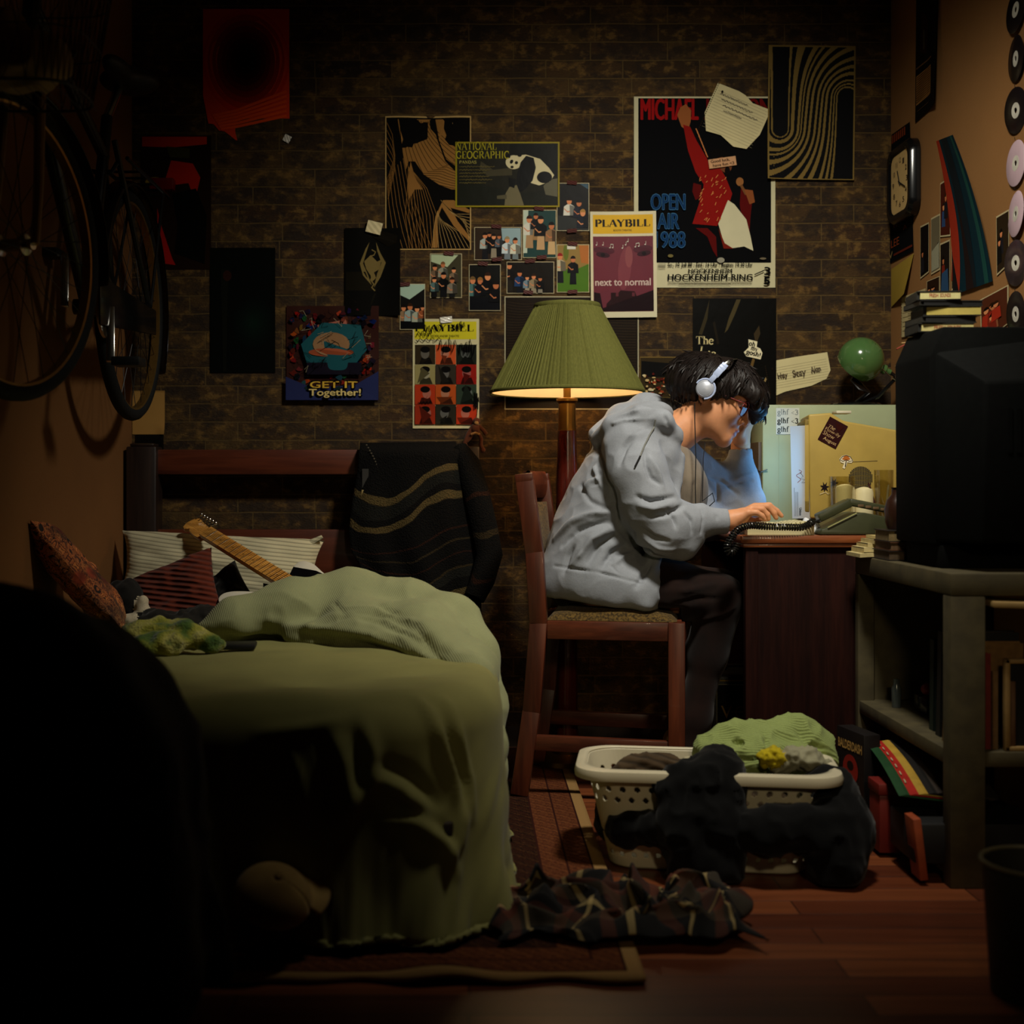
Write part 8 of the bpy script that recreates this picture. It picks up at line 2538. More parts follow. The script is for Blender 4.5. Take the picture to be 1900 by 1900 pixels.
# monkey toy hanging on the bricks
def monkey():
    t = thing('plush_monkey', 'small reddish brown long-limbed toy hanging on the brick wall', 'plush toy', P(882, 810, .04))
    m = cloth('brown_plush', (84, 44, 26), weave=300); m2 = cloth('tan_plush', (150, 112, 66), weave=300)
    d = .035
    mb = MB()
    mb.ball(P(882, 795, d), (.016, .014, .018)).ball(P(884, 782, d), (.013, .012, .013)).tube([P(878, 790, d), P(868, 806, d), P(862, 822, d), P(868, 834, d)], .007, 10).tube([P(888, 790, d), P(898, 800, d), P(902, 806, d)], .007, 10)
    mb.tube([P(877, 802, d), P(872, 812, d), P(864, 820, d)], .0065, 10).tube([P(887, 802, d), P(893, 814, d), P(892, 826, d), P(896, 834, d)], .0065, 10).ball(P(896, 835, d), .009).ball(P(868, 834, d), .008)
    mb.build('limbs', m, t)
    MB().ball(P(884, 785, d + .010), (.008, .006, .007)).tube([P(874, 806, d + .012), P(882, 803, d + .014), P(890, 806, d + .012)], .004, 8).build('face', m2, t)
    MB().tube([P(884, 777, d), P(885, 768, .014), P(886, 760, .0055)], .0012, 5).build('loop', M['black'], t)
monkey()

# ------------------------------------------------------------------ bicycle hung on the left wall
def bicycle():
    t = thing('bicycle', 'black city bicycle with a wire basket hung on the left wall', 'bicycle', (-1.02, -1.0, 1.42))
    k = plain('black_bicycle_enamel', (13, 14, 15), .28, 0, .1, 30, 0, .5)
    rim_m = plain('dull_alloy_rim', (110, 104, 90), .35, .9, .1, 60)
    gold = plain('golden_alloy', (150, 116, 60), .3, .8, .1, 60)
    X = -1.02
    Rr = .335
    def wheel(c, yaw, rad=Rr):
        c = Vector(c)
        e1 = Vector((math.sin(yaw), math.cos(yaw), 0)); e2 = Vector((0, 0, 1)); ax = e1.cross(e2)
        def W(a, r, o=0): return c + (e1 * math.cos(a) + e2 * math.sin(a)) * r + ax * o
        N = 72
        w = MB()
        w.lathe([(rad - .030, -.011), (rad - .024, -.013), (rad - .022, -.010), (rad - .022, .010), (rad - .024, .013), (rad - .030, .011)], c, ax, N, close=True)
        o = w.build('wheel', gold, t)
        MB().tube([W(2 * PI * i / N, rad - .010) for i in range(N)], .0195, 12, closed=True).build('tyre', M['rubber'], o)
        MB().lathe([(0, -.05), (.012, -.05), (.012, -.034), (.024, -.032), (.024, -.028), (.014, -.024), (.014, .024), (.024, .028), (.024, .032), (.012, .034), (.012, .05), (0, .05)], c, ax, 24).build('hub', M['chrome'], o)
        sp = MB()
        for i in range(32):
            a = 2 * PI * i / 32; b_ = a + (.45 if i % 4 < 2 else -.45)
            sp.tube([W(b_, .024, .03 * (-1) ** i), W(a, rad - .024, 0)], .0011, 4)
        sp.build('spokes', M['black'], o)['kind'] = 'stuff'
        return W
    rc = Vector((X, -.50, 1.43)); fc = Vector((-1.005, -1.55, 1.425))
    Wr = wheel(rc, 0.0); Wf = wheel(fc, math.radians(14))
    # mudguards
    for Wn, a0, a1, nm in ((Wr, -0.5, 3.35, 'mudguard'), (Wf, -.1, 2.2, 'mudguard')):
        vs = []
        n, m_ = 40, 6
        for i in range(n + 1):
            a = a0 + (a1 - a0) * i / n
            for j in range(m_ + 1):
                th = PI * j / m_
                vs.append(Wn(a, Rr + .022 + .016 * math.sin(th), .031 * math.cos(th)))
        MB().add(vs, [[i * (m_ + 1) + j, i * (m_ + 1) + j + 1, (i + 1) * (m_ + 1) + j + 1, (i + 1) * (m_ + 1) + j] for i in range(n) for j in range(m_)], 0, True).build(nm, M['gloss_black'], t, solid=.0016)
    bb = Vector((X, -.945, 1.37)); ht = Vector((X + .005, -1.385, 2.06)); hb = Vector((X + .005, -1.44, 1.86)); st = Vector((X, -.755, 1.93))
    fr_ = MB()
    fr_.tube([hb + Vector((0, .012, .03)), bb], .018, 12).tube([ht + Vector((0, .0, -.05)), st + Vector((0, -.03, -.12))], .016, 12).tube([bb, st], .0165, 12).tube([hb, ht], .021, 12)
    for s in (-1, 1):
        fr_.tube([bb + Vector((.02 * s, .03, 0)), rc + Vector((.055 * s, 0, 0))], .010, 8).tube([st + Vector((.015 * s, .02, -.06)), rc + Vector((.055 * s, 0, 0))], .009, 8)
    fr_.lathe([(0, -.035), (.021, -.035), (.021, .035), (0, .035)], bb, (1, 0, 0), 20)
    fr_.build('frame', k, t)
    e1 = Vector((math.sin(math.radians(14)), math.cos(math.radians(14)), 0)); ax = e1.cross(Vector((0, 0, 1)))
    fk = MB()
    for s in (-1, 1):
        fk.tube([fc + ax * .055 * s, fc + ax * .052 * s + Vector((.0, .03, .14)), hb + ax * .045 * s + Vector((0, -.02, -.04)), hb + Vector((0, 0, .0))], [.009, .011, .014, .016], 10)
    fk.build('fork', plain('light_fork', (150, 128, 84), .35, .6, .1, 40), t)
    sd_ = MB()
    sad = Vector((X + .03, -.69, 2.07))
    fd = Field(sad - Vector((.14, .2, .08)), sad + Vector((.14, .2, .08)), .005)
    fd.ell(sad + Vector((0, .06, 0)), (.085, .085, .035), None, .03).ell(sad + Vector((0, -.06, -.004)), (.035, .11, .026), None, .03)
    V, Q = fd.mesh(1)
    raw('saddle', V, Q, M['black'], t)
    MB().tube([st, sad + Vector((-.02, .02, -.03))], .013, 12).build('seat_post', M['chrome'], t)
    # handlebar: two risers that sweep back
    stem = Vector((-.965, -1.40, 2.0))
    hbm = MB()
    hbm.tube([ht, ht + Vector((.0, .01, .03)), ht + Vector((.02, -.03, .05))], .014, 10)
    c_ = ht + Vector((.02, -.03, .05))
    for s, tip in ((1, Vector((.26, .22, .10))), (-1, Vector((-.10, .24, .10)))):
        hbm.tube([c_, c_ + Vector((.05 * s, -.02, .03)), c_ + Vector((.10 * s, 0, .10)), c_ + Vector((.11 * s, .08, .13)), c_ + tip], .011, 10)
    hbm.build('handlebar', M['chrome'], t)
    for s in (1,):
        MB().tube([c_ + Vector((.24, .18, .10)), c_ + Vector((.28, .29, .10))], .016, 12).build('grip', M['rubber'], t)
    MB().tube([c_ + Vector((.20, .10, .12)), c_ + Vector((.26, .02, .09)), c_ + Vector((.30, .10, .07))], .005, 8).build('brake_lever', M['chrome'], t)
    cb = MB()
    for i in range(3):
        cb.tube([c_ + Vector((.08 - .03 * i, 0, .06)), c_ + Vector((.06, -.12 - .02 * i, .02)), hb + Vector((.03, -.07, .02)), hb + Vector((.03, -.03, -.12))], .0024, 6)
    cb.build('brake_cable', M['black'], t)
    # crank, chainwheel, guard, pedals
    MB().lathe([(.03, -.004), (.085, -.004), (.085, .004), (.03, .004)], bb + Vector((.05, 0, 0)), (1, 0, 0), 40, close=True).build('chainwheel', M['chrome'], t)
    MB().prism([(.10, -.06), (.10, .07), (-.50, .055), (-.50, -.02)], bb + Vector((.064, 0, 0)), (0, -1, 0), (0, 0, 1), .006, 0, .004).build('chain_guard', M['gloss_black'], t)
    for s, a in ((1, -1.25), (-1, 1.9)):
        p0 = bb + Vector((.062 * s, 0, 0)); p1 = p0 + Vector((.014 * s, -.16 * math.cos(a), .16 * math.sin(a)))
        MB().beam(p0, p1, .022, .012, 0, .003).build('crank', M['chrome'], t)
        MB().box(p1 + Vector((min(.0, .075 * s) + .01 * s, -.035, -.012)), p1 + Vector((max(.0, .075 * s) + .01 * s, .035, .012)), bevel=.004).build('pedal', M['black'], t)
    MB().box((X - .03, -.16, 1.86), (X + .05, -.02 - .1, 1.90), bevel=.006).build('rear_lamp', plain('red_lens', (90, 16, 12), .2), t)
    rk = MB()
    for s in (-1, 1):
        rk.tube([st + Vector((.04 * s, .06, -.10)), Vector((X + .05 * s, -.62, 1.82)), Vector((X + .05 * s, -.22, 1.82))], .006, 8).tube([Vector((X + .05 * s, -.30, 1.82)), rc + Vector((.06 * s, 0, 0))], .005, 8)
    for i in range(5): rk.tube([Vector((X - .05, -.25 - .08 * i, 1.82)), Vector((X + .05, -.25 - .08 * i, 1.82))], .004, 6)
    rk.build('luggage_rack', k, t)
    # basket of wire mesh
    bk_ = MB()
    B0_, B1_ = 1.70, 2.02
    def bp(u, v):      # u round the basket, v up
        a = 2 * PI * u
        sx, sy = .13 + .05 * v, .115 + .045 * v
        ca, sa = math.cos(a), math.sin(a)
        return Vector((-.92 + sx * math.copysign(abs(ca) ** .55, ca), -1.735 + sy * math.copysign(abs(sa) ** .55, sa), B0_ + (B1_ - B0_) * v))
    nu = 44
    for i in range(nu):
        for sgn in (1, -1):
            bk_.tube([bp((i + sgn * 1.6 * v) / nu, v) for v in (0, .25, .5, .75, 1)], .0011, 4, caps=False)
    for v, r_ in ((0, .003), (.33, .0016), (.66, .0016), (1, .0045)):
        bk_.tube([bp(i / 60, v) for i in range(60)], r_, 6, closed=True)
    for i in range(-4, 5):
        bk_.tube([(-.92 + .03 * i, -1.735 - .11, B0_), (-.92 + .03 * i, -1.735 + .11, B0_)], .0012, 4)
    bk_.build('basket', M['black'], t)
    # wall hooks that carry the frame
    for y, z in ((-1.18, 1.985), (-.80, 1.80)):
        MB().box((XL + .0005, y - .02, z - .05), (XL + .008, y + .02, z + .06), bevel=.002).tube([(XL + .006, y, z - .02), (X - .02, y, z - .035), (X + .025, y, z - .035), (X + .04, y, z - .01)], .007, 8).build('wall_hook', M['black'], t)
bicycle()
# pale cloth in the basket
c = Vector((-.93, -1.72, 1.765))
fd = Field(c - Vector((.16, .14, .09)), c + Vector((.16, .14, .18)), .006)
fd.ell(c, (.10, .08, .05), None, .03).ell(c + Vector((-.03, -.02, .06)), (.05, .05, .05), None, .03).ell(c + Vector((.04, 0, .03)), (.05, .05, .035), None, .03).cap(c + Vector((-.05, -.03, .06)), c + Vector((-.06, -.03, .12)), .02, .008, .02)
V, Q = fd.mesh(1); V = rumple(V, Q, .008, 22, 4, True)
tag(raw('cloth', V, Q, cloth('pale_towel', (176, 150, 100))), 'pale crumpled cloth inside the bicycle basket', 'cloth')

# ------------------------------------------------------------------ on the floor
# guitar amplifier behind the laundry
def amp():
    a = P(1319, 1252, .42)
    x0, x1, y0, y1, z1 = a.x, a.x + .20, -.42, -.22, a.z
    t = thing('guitar_amplifier', 'black guitar amplifier with a gold VOX badge between chair and desk', 'amplifier', ((x0 + x1) / 2, -.32, 0))
    MB().box((x0, y0, 0), (x1, y1, z1), bevel=.012, seg=4).build('cabinet', plain('black_vinyl', (14, 13, 12), .5, 0, .2, 160, .2), t)
    Y = y0 - .001
    MB().box((x0 + .020, Y - .001, .02), (x1 - .02, Y + .002, z1 - .032)).build('speaker_cloth', cloth('black_grille_cloth', (12, 12, 12), weave=500), t)
    wp = plain('white_piping', (120, 116, 96), .5)
    xa, xb, za, zb = x0 + .018, x1 - .018, .02, z1 - .030
    MB().tube([(xa, Y - .002, za), (xa, Y - .002, zb - .004), (xa + .004, Y - .002, zb), (xb - .004, Y - .002, zb), (xb, Y - .002, zb - .004), (xb, Y - .002, za)], .0014, 6).build('piping', wp, t)
    go = plain('gold_strip', (160, 132, 44), .35, .6)
    z_ = P(0, 1347, .42).z
    MB().box((xa + .002, Y - .003, z_ - .0018), (xb - .002, Y - .0005, z_ + .0018)).build('gold_bar', go, t)
    bd = plain('gold_badge', (176, 140, 70), .3, .8)
    mb = MB()
    zb_, zt_ = P(0, 1332, .42).z, P(0, 1309, .42).z
    for w, px0, px1 in (('V', 1337, 1358), ('O', 1363, 1385), ('X', 1389, 1411)):
        v, ff = text_polys(w, .0)
        xa_, xb_ = P(px0, 0, .42).x, P(px1, 0, .42).x
        mb.add([(xa_ + (xb_ - xa_) * p[0], Y - .004, zb_ + (zt_ - zb_) * p[1]) for p in v], ff)
    mb.box((P(1356, 0, .42).x, Y - .004, (zb_ + zt_) / 2 - .0016), (P(1380, 0, .42).x, Y - .002, (zb_ + zt_) / 2 + .0016))
    mb.build('badge', bd, t)
    MB().box((x0 + .012, y0 - .002, z1 - .020), (x1 - .012, y0 + .002, z1 - .016)).build('corner_trim', go, t)
    MB().tube([(x0 + .06, -.32, z1 + .0), (x0 + .07, -.32, z1 + .014), (x1 - .07, -.32, z1 + .014), (x1 - .06, -.32, z1)], .006, 8).build('handle', M['black'], t)
amp()

# laundry basket
BA = math.radians(-8)
BC = Vector((.565, -1.315, 0))
def Lb(x, y, z):
    return Vector((BC.x + x * math.cos(BA) - y * math.sin(BA), BC.y + x * math.sin(BA) + y * math.cos(BA), z))
def basket():
    t = thing('laundry_basket', 'white plastic laundry basket with round holes, piled with clothes', 'basket', BC)
    wm = plain('white_plastic', (206, 196, 166), .38, 0, .03, 15, 0, .45)
    HX, HY, H = .225, .095, .235
    def sect(v):
        return HX + .055 * v, HY + .030 * v, .06 + .015 * v
    def ring(v, z, off=0.0, n=14):
        hx, hy, r = sect(v); hx += off; hy += off
        out = []
        for (sx, sy, a0) in ((1, 1, 0), (-1, 1, 90), (-1, -1, 180), (1, -1, 270)):
            for i in range(n + 1):
                a = math.radians(a0 + 90 * i / n)
                out.append(Lb(sx * (hx - r) + r * math.cos(a), sy * (hy - r) + r * math.sin(a), z))
        return out
    # wall with holes cut out on a fine grid
    def loop_pts(v, n=240):
        hx, hy, r = sect(v)
        segs = []
        q = []
        for (sx, sy, a0) in ((1, 1, 0), (-1, 1, 90), (-1, -1, 180), (1, -1, 270)):
            for i in range(11):
                a = math.radians(a0 + 9 * i)
                q.append((sx * (hx - r) + r * math.cos(a), sy * (hy - r) + r * math.sin(a)))
        q.append(q[0])
        ds = [0]
        for a, b_ in zip(q[:-1], q[1:]): ds.append(ds[-1] + math.hypot(b_[0] - a[0], b_[1] - a[1]))
        out = []
        j = 0
        for i in range(n):
            s_ = ds[-1] * i / n
            while ds[j + 1] < s_: j += 1
            u = (s_ - ds[j]) / max(ds[j + 1] - ds[j], 1e-9)
            out.append((q[j][0] * (1 - u) + q[j + 1][0] * u, q[j][1] * (1 - u) + q[j + 1][1] * u))
        return out, ds[-1]
    NZ_, NA_ = 84, 640
    vs = []
    base, per = loop_pts(.5, NA_)
    for j in range(NZ_ + 1):
        v = j / NZ_
        lp, _ = loop_pts(v, NA_)
        for (x, y) in lp: vs.append(Lb(x, y, .004 + (H - .004) * v))
    pitch = .031
    cnt = round(per / pitch)
    rows = [(.034, 0), (.165, .5), (.190, 0)]
    def hole(a, z):
        for rz, off in rows:
            s_ = a * cnt - off
            ds_ = (s_ - round(s_)) * per / cnt
            if (ds_ ** 2 + (z - rz) ** 2) < .0066 ** 2: return True
        return False
    fs = []
    for j in range(NZ_):
        z = .004 + (H - .004) * (j + .5) / NZ_
        for i in range(NA_):
            if hole((i + .5) / NA_, z): continue
            l = (i + 1) % NA_
            fs.append([j * NA_ + i, j * NA_ + l, (j + 1) * NA_ + l, (j + 1) * NA_ + i])
    mb = MB().add(vs, fs, 0, True)
    mb.build('side_wall', wm, t, solid=.003, auto=0)
    b0 = ring(0, .004)
    MB().add(b0, [list(range(len(b0)))]).build('bottom', wm, t, solid=.003)
    n = len(b0)
    rr_ = [(.0, H - .012), (.012, H - .016), (.026, H - .020), (.027, H - .010), (.024, H), (.012, H + .004), (.0, H + .002)]
    vs = []
    for off, z in rr_: vs += ring(1, z, off)
    MB().add(vs, [[i * n + k_, (i + 1) * n + k_, (i + 1) * n + (k_ + 1) % n, i * n + (k_ + 1) % n] for i in range(len(rr_) - 1) for k_ in range(n)], 0, True).build('rim', wm, t, solid=.0025)
basket()

def garment(name, label, lo, hi, prims, mat, h=.006, amp=.008, freq=14.0, folds=(), cat='clothing', seed=1.0, ridge=.006, cut=None):
    fd = Field(lo, hi, h)
    for p in prims:
        if p[0] == 'c': fd.chain(p[1], p[2])
        else: fd.ell(p[1], p[2], p[4] if len(p) > 4 else None, p[3])
    if cut:
        for p in cut: fd.ell(p[0], p[1], None, .01, True)
    V, Q = fd.mesh(1)
    V = rumple(V, Q, amp, freq, seed)
    V = rumple(V, Q, ridge, freq * 2.1, seed + 5, True)
    if folds:
        s_ = ray_on(V, Q)
        V = creases(V, Q, [([s_(x, y, 0, 1.2) for x, y in pts], w, d) for pts, w, d in folds])
    V[:, 2] = np.maximum(V[:, 2], .012)
    return tag(raw(name, V, Q, mat), label, cat)
M['lime_terry'] = cloth('sage_terry', (150, 164, 96), rib=150, rib_dir=(.2, .9, .4), weave=400, var=.06, ribdepth=.6, ribcol=.25)
def q(px, py, d): return tuple(P(px, py, d))
garment('sage_towel', 'sage green towelling garment heaped on the laundry basket', (.30, -1.50, .14), (.90, -.98, .42),
        [('c', [(q(1318, 1398, 1.24), .045), (q(1370, 1382, 1.22), .055), (q(1420, 1385, 1.20), .055), (q(1475, 1372, 1.18), .052), (q(1525, 1395, 1.2), .036), (q(1550, 1415, 1.22), .022)], .04),
         ('c', [(q(1330, 1412, 1.28), .04), (q(1400, 1410, 1.28), .045), (q(1480, 1410, 1.26), .04)], .03)], M['lime_terry'], amp=.006,
        folds=[([(1356, 1372), (1372, 1380), (1386, 1376)], .008, .012), ([(1418, 1362), (1426, 1385), (1424, 1402)], .006, .012), ([(1480, 1356), (1500, 1380), (1520, 1388)], .008, .012), ([(1370, 1408), (1400, 1410), (1424, 1400)], .007, .012), ([(1320, 1392), (1345, 1400), (1372, 1396)], .008, -.006)])
garment('dark_jumper', 'brown striped jumper bundled at the left end of the laundry basket', (.20, -1.48, .02), (.86, -1.14, .36),
        [('c', [(q(1142, 1452, 1.34), .030), (q(1180, 1442, 1.32), .044), (q(1225, 1440, 1.31), .048), (q(1266, 1440, 1.30), .042)], .03), ('c', [(q(1150, 1500, 1.30), .05), (q(1250, 1500, 1.30), .06), (q(1430, 1500, 1.33), .06)], .03)], cloth('brown_stripe_jersey', (84, 66, 44), rib=38, rib_dir=(.5, .6, 1), rgb2=(60, 46, 30), ribcol=.7, ribdepth=.4), amp=.005,
        folds=[([(1140, 1442), (1175, 1425), (1210, 1420)], .005, .008), ([(1160, 1446), (1200, 1430), (1240, 1424)], .005, .008), ([(1200, 1446), (1230, 1432), (1260, 1424)], .005, .008)])
garment('white_sock', 'cream sock poking out behind the black garment on the basket', (.42, -1.36, .18), (.60, -1.14, .32), [('c', [(q(1262, 1436, 1.24), .014), (q(1284, 1424, 1.24), .022), (q(1300, 1412, 1.24), .020)], .02)], cloth('cream_sock', (196, 186, 150)), h=.005, amp=.003)
garment('blue_sock', 'small pale blue sock on the basket rim', (.36, -1.44, .18), (.56, -1.24, .32), [('e', q(1236, 1437, 1.33), (.016, .014, .010), .01)], cloth('pale_blue_sock', (130, 140, 158)), h=.004, amp=.002)
garment('yellow_cloth', 'bright yellow crumpled cloth on top of the laundry', (.54, -1.46, .14), (.80, -1.20, .34), [('c', [(q(1418, 1408, 1.36), .014), (q(1436, 1408, 1.36), .020), (q(1452, 1410, 1.36), .016)], .02)], cloth('yellow_cotton', (190, 170, 24)), h=.0035, amp=.005, freq=50)
garment('grey_tee', 'pale grey printed tee shirt spilling over the basket rim', (.56, -1.50, .10), (.92, -1.16, .34),
        [('c', [(q(1440, 1426, 1.36), .016), (q(1470, 1408, 1.36), .022), (q(1500, 1408, 1.35), .024), (q(1528, 1420, 1.34), .016)], .02), ('e', q(1505, 1416, 1.37), (.028, .02, .018), .01)], cloth('pale_grey_jersey', (150, 146, 118)), h=.0045, amp=.004, freq=30)
q_ring = P(1503, 1409, 1.395)
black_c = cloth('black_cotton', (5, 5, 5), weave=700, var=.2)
garment('black_sweatshirt', 'black sweatshirt draped over the middle of the laundry basket', (.22, -1.62, .0), (.86, -1.02, .40),
        [('c', [(q(1330, 1420, 1.34), .05), (q(1310, 1450, 1.44), .05), (q(1300, 1520, 1.47), .045), (q(1300, 1590, 1.48), .04), (q(1330, 1640, 1.50), .03)], .04),
         ('c', [(q(1350, 1440, 1.42), .045), (q(1345, 1530, 1.47), .045), (q(1350, 1610, 1.49), .04)], .04),
         ('c', [(q(1225, 1452, 1.40), .028), (q(1260, 1450, 1.43), .035), (q(1320, 1450, 1.44), .04)], .03),
         ('c', [(q(1238, 1470, 1.44), .03), (q(1262, 1540, 1.47), .045), (q(1272, 1610, 1.48), .04)], .04)], black_c, h=.007, amp=.006)
garment('black_trousers', 'black trousers wrapped round the middle of the laundry basket', (.16, -1.66, .0), (1.02, -1.06, .30),
        [('c', [(q(1126, 1520, 1.26), .028), (q(1160, 1535, 1.38), .040), (q(1230, 1535, 1.44), .036), (q(1330, 1540, 1.48), .036), (q(1430, 1545, 1.50), .044), (q(1520, 1545, 1.50), .044), (q(1580, 1530, 1.44), .04)], .03),
         ('c', [(q(1400, 1530, 1.49), .036), (q(1480, 1525, 1.50), .036)], .03),
         ('c', [(q(1128, 1495, 1.24), .024), (q(1140, 1530, 1.30), .034)], .03),
         ('c', [(q(1540, 1470, 1.40), .06), (q(1560, 1540, 1.46), .06), (q(1550, 1610, 1.50), .06)], .04)], black_c, h=.007, amp=.006)

# board game box, red tin, magazines and crate under the shelf
def game():
    t = thing('game_box', 'black game box lettered BALDERDASH standing by the shelf post', 'game box', (1.0, -.97, 0))
    a, b2 = P(1553, 1345, 1.02), P(1603, 1372, 1.16)
    z0, z1 = .012, a.z
    dirv = Vector((b2.x - a.x, b2.y - a.y, 0)); L = dirv.length; dirv.normalize(); nrm = Vector((dirv.y, -dirv.x, 0))
    if nrm.x > 0: nrm = -nrm
    bk2 = plain('black_card', (18, 14, 14), .45)
    w = .045
    mb = MB()
    o = Vector((a.x, a.y, 0))
    mb.prism([(0, z0), (L, z0), (L, z1), (0, z1)], o - nrm * w, dirv, (0, 0, 1), w * (1 if dirv.cross(Vector((0, 0, 1))).dot(nrm) > 0 else -1), 0, .002)
    mb.build('box', bk2, t)
    def G(u, v, k): p = o + dirv * (L * u) + nrm * (.0008 + .0003 * k); return (p.x, p.y, z1 - v)
    tx = MB()
    v, ff = text_polys('BALDERDASH', .03)
    tx.add([G(.06 + .88 * p[0], .052 - .024 * p[1], 1) for p in v], ff, 0)
    tx.add([G(.52 + .28 * math.cos(k_ * PI / 10), .10 + .038 * math.sin(k_ * PI / 10), 1) for k_ in range(20)], [list(range(20))], 1)
    tx.add([G(.52 + .12 * math.cos(k_ * PI / 10), .09 + .012 * math.sin(k_ * PI / 10), 2) for k_ in range(20)], [list(range(20))], 2)
    tx.build('cover_print', [plain('gold_ink', (190, 150, 80), .6), plain('red_ink', (150, 34, 24), .5), bk2], t)
game()
tag(MB().box((.985, -1.30, .012), (1.035, -1.22, .150), bevel=.003).box((.982, -1.303, .150), (1.038, -1.217, .178), bevel=.003).build('red_tin', plain('dull_red_tin', (110, 26, 18), .5, 0, .1, 30)), 'dull red lidded tin behind the leaning magazines', 'tin')
tag(MB().box((1.00, -1.50, .046), (1.30, -1.33, .135), bevel=.004).build('black_crate', plain('black_crate_plastic', (12, 12, 12), .6)), 'black flat crate under the leaning magazines', 'crate')
mg = [((30, 66, 36), 'green magazine at the left edge of the leaning row'), ((160, 34, 26), 'red magazine with white dashes in the leaning row'), ((170, 136, 52), 'yellow magazine in the leaning row'), ((24, 22, 20), 'black magazine right of the yellow one in the leaning row'), ((46, 38, 32), 'dark grey magazine last in the leaning row')]
for i, (c, lab) in enumerate(mg):
    x = P(1606 + 15 * i, 0, 1.10).x
    a = P(1606 + 14 * i, 1378 - 1.5 * i, 1.10); b2 = P(1668 + 17 * i, 1477 - 1 * i, 1.44)
    w = .017
    mb = MB()
    up = Vector((.5, -.12, .86))
    dirv = (b2 - a).normalized()
    nn = 8
    vs = []
    for k_ in range(nn + 1):
        u = k_ / nn
        p = a.lerp(b2, u) + Vector((0, 0, .010 * math.sin(PI * u)))
        for dx, dz in ((0, 0), (w, .003), (w + .13, -.012), (.13, -.016)):
            vs.append(p + Vector((dx, 0, dz)))
    fs = []
    for k_ in range(nn):
        for e_ in range(4):
            f_ = (e_ + 1) % 4
            fs.append([k_ * 4 + e_, (k_ + 1) * 4 + e_, (k_ + 1) * 4 + f_, k_ * 4 + f_])
    fs += [[0, 1, 2, 3], [nn * 4 + 3, nn * 4 + 2, nn * 4 + 1, nn * 4]]
    mi0 = 0
    mb.add(vs, fs, 0)
    mm = [plain('magazine_cover', c, .45, 0, .15, 30)]
    if i == 1:
        for k_ in range(7):
            p = a.lerp(b2, .08 + .12 * k_) + Vector((.008, -.0005, .011 * math.sin(PI * (.08 + .12 * k_)) + .004)); p2 = a.lerp(b2, .13 + .12 * k_) + Vector((.008, -.0005, .011 * math.sin(PI * (.13 + .12 * k_)) + .004))
            mb.tube([p, p2], .0016, 5, 1)
        mm.append(plain('white_dash', (190, 176, 140), .6))
    o = mb.build('magazine', mm, auto=20)
    tag(o, lab, 'magazine', 'leaning magazines by the shelf')
tag(MB().box((1.008, -1.515, .012), (1.026, -1.505 + .05, .150), bevel=.002, R=Matrix.Rotation(-.12, 3, 'Y'), at=(1.01, -1.5, .012)).build('orange_book', plain('orange_cover', (150, 66, 30), .6, 0, .2, 30)), 'worn orange book standing on the floor under the crate', 'book')

# bin at the lower right
def bin_():
    c = P(1925, 1600, 2.12)
    t = thing('waste_bin', 'dim round waste bin at the lower right edge of the picture', 'bin', (c.x, c.y, 0))
    m = plain('dark_bin_plastic', (40, 38, 30), .6)
    MB().lathe([(0, .004), (.078, .004), (.092, c.z), (.089, c.z), (.075, .008), (0, .008)], (c.x, c.y, 0), n=40).build('body', m, t)
    MB().tube([(c.x + .093 * math.cos(2 * PI * i / 48), c.y + .093 * math.sin(2 * PI * i / 48), c.z) for i in range(48)], .0045, 8, closed=True).build('rim', plain('bin_rim', (86, 78, 54), .5), t)
bin_()

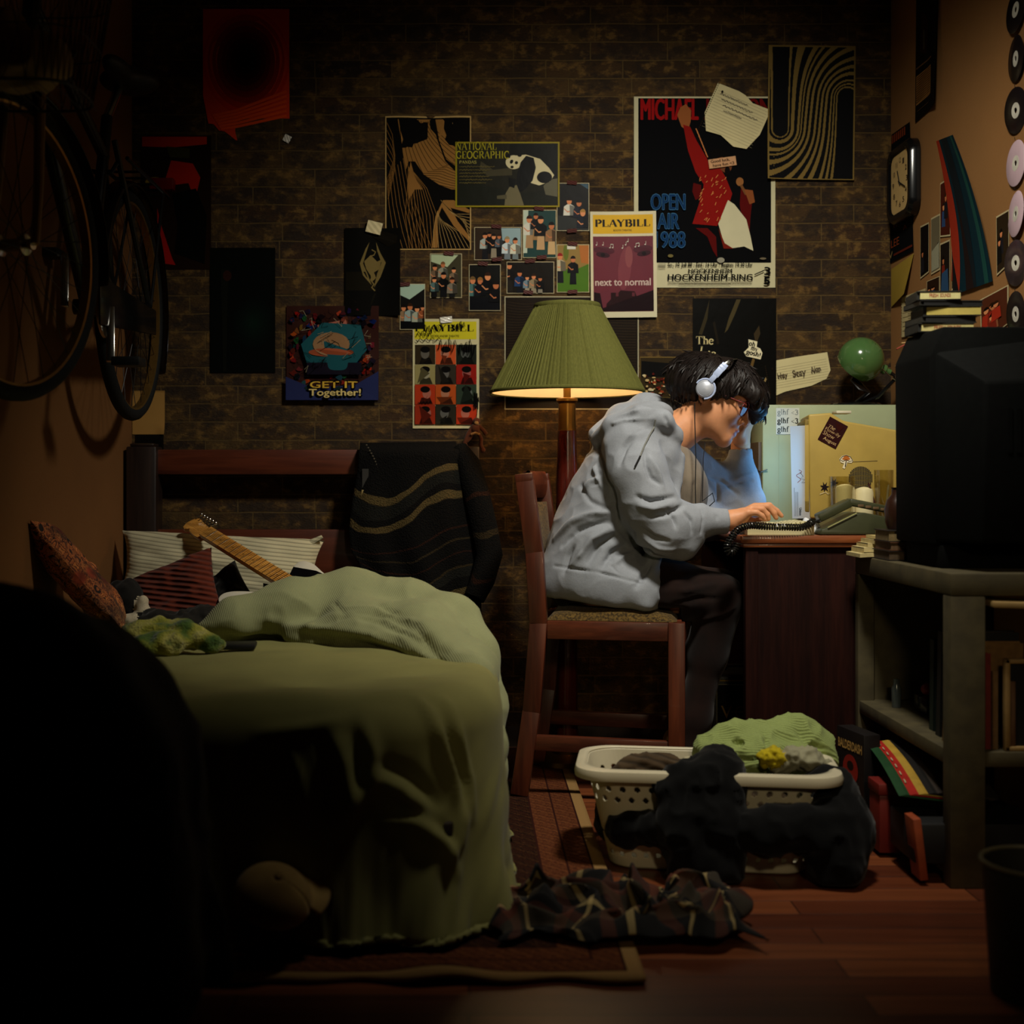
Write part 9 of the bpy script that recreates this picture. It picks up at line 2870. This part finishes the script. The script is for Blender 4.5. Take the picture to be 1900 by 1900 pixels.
# plaid shirt on the floor
def plaid():
    m, nt, b = new_mat('plaid_flannel')
    a = node(nt, 'ShaderNodeAttribute', attribute_name='weave')
    sp = node(nt, 'ShaderNodeSeparateXYZ'); nt.links.new(a.outputs['Vector'], sp.inputs[0])
    def bands(out, stops):
        fr_ = node(nt, 'ShaderNodeMath', operation='FRACT'); mu = node(nt, 'ShaderNodeMath', operation='MULTIPLY'); mu.inputs[1].default_value = 6.0
        nt.links.new(out, mu.inputs[0]); nt.links.new(mu.outputs[0], fr_.inputs[0])
        return ramp(nt, fr_.outputs[0], stops, 'CONSTANT')
    bl, br_, cr_, gr = lin((14, 13, 13)), lin((84, 42, 26)), lin((190, 166, 108)), lin((70, 60, 44))
    c1 = bands(sp.outputs['X'], [(0, bl), (.30, br_), (.55, bl), (.72, cr_), (.80, bl)])
    c2 = bands(sp.outputs['Y'], [(0, bl), (.28, gr), (.50, br_), (.66, bl), (.78, cr_), (.86, bl)])
    nt.links.new(mix(nt, .5, c1, c2), b.inputs['Base Color'])
    b.inputs['Roughness'].default_value = 1.0
    NU_, NV_ = 150, 100
    vs, wv = [], []
    for j in range(NV_ + 1):
        for i in range(NU_ + 1):
            u, v = i / NU_, j / NV_
            wv.append((u * .9, v * .55, 0))
    pts = np.array(wv)
    X = .06 + .50 * pts[:, 0] / .9 + .035 * vnoise(pts * 7 + 1) + .02 * vnoise(pts * 16)
    Y = -1.93 + .32 * pts[:, 1] / .55 + .045 * vnoise(pts * 6 + 7) + .02 * vnoise(pts * 15 + 3)
    r1 = 1 - np.abs(vnoise(pts * np.array([9, 6, 1]) + 2)) * 1.6
    r2 = 1 - np.abs(vnoise(pts * np.array([14, 20, 1]) + 9)) * 1.6
    eu = np.clip(np.minimum(pts[:, 0] / .9, 1 - pts[:, 0] / .9) * 6, 0, 1); ev = np.clip(np.minimum(pts[:, 1] / .55, 1 - pts[:, 1] / .55) * 5, 0, 1)
    Z = .026 + (.055 * np.clip(r1, 0, 1) + .035 * np.clip(r2, 0, 1)) * (eu * ev) ** .5
    V = np.stack([X, Y, Z], 1)
    i, j = np.meshgrid(np.arange(NU_), np.arange(NV_))
    k_ = (j * (NU_ + 1) + i).ravel()
    Q = np.stack([k_, k_ + 1, k_ + NU_ + 2, k_ + NU_ + 1], 1)
    for _ in range(5): V = relax(V, Q, .6)
    o = raw('plaid_shirt', V, Q, m)
    at = o.data.attributes.new('weave', 'FLOAT_VECTOR', 'POINT'); at.data.foreach_set('vector', pts.ravel())
    md = o.modifiers.new('thick', 'SOLIDIFY'); md.thickness = .004
    tag(o, 'crumpled black and cream plaid shirt on the floor in front of the rug edge', 'shirt')
plaid()
# dark clothing near the left: cap, heap, blanket
def cap():
    t = thing('cap', 'tan peaked cap lying in front of the foot of the bed', 'cap', P(500, 1690, 2.02))
    m = cloth('tan_canvas', (190, 156, 92), rgb2=(150, 120, 70))
    c = P(505, 1668, 2.02)
    A = Vector((.9, -.1, -.35)).normalized(); U = Vector((.3, -.55, .78)); U = (U - A * U.dot(A)).normalized(); O = A.cross(U)
    def dome(u, v):
        a = 2 * PI * u; ph = .1 + 1.45 * v
        r = .072 * math.sin(ph)
        return c + A * (r * math.cos(a)) + O * (r * math.sin(a) * .9) + U * (.062 * math.cos(ph))
    MB().grid(dome, 40, 14).build('crown', m, t, solid=.003)
    def peak(u, v):
        a = -.85 + 1.7 * u + PI * .15
        r = .072 + .055 * v * math.cos((u - .5) * 2.4)
        return c + O * (-r * math.cos(a) * .95) + A * (r * math.sin(a)) + U * (.008 - .018 * v - .012 * (2 * u - 1) ** 2)
    MB().grid(peak, 20, 6).build('peak', m, t, solid=.003)
    MB().ball(c + U * .063, .006).build('button', m, t)
cap()
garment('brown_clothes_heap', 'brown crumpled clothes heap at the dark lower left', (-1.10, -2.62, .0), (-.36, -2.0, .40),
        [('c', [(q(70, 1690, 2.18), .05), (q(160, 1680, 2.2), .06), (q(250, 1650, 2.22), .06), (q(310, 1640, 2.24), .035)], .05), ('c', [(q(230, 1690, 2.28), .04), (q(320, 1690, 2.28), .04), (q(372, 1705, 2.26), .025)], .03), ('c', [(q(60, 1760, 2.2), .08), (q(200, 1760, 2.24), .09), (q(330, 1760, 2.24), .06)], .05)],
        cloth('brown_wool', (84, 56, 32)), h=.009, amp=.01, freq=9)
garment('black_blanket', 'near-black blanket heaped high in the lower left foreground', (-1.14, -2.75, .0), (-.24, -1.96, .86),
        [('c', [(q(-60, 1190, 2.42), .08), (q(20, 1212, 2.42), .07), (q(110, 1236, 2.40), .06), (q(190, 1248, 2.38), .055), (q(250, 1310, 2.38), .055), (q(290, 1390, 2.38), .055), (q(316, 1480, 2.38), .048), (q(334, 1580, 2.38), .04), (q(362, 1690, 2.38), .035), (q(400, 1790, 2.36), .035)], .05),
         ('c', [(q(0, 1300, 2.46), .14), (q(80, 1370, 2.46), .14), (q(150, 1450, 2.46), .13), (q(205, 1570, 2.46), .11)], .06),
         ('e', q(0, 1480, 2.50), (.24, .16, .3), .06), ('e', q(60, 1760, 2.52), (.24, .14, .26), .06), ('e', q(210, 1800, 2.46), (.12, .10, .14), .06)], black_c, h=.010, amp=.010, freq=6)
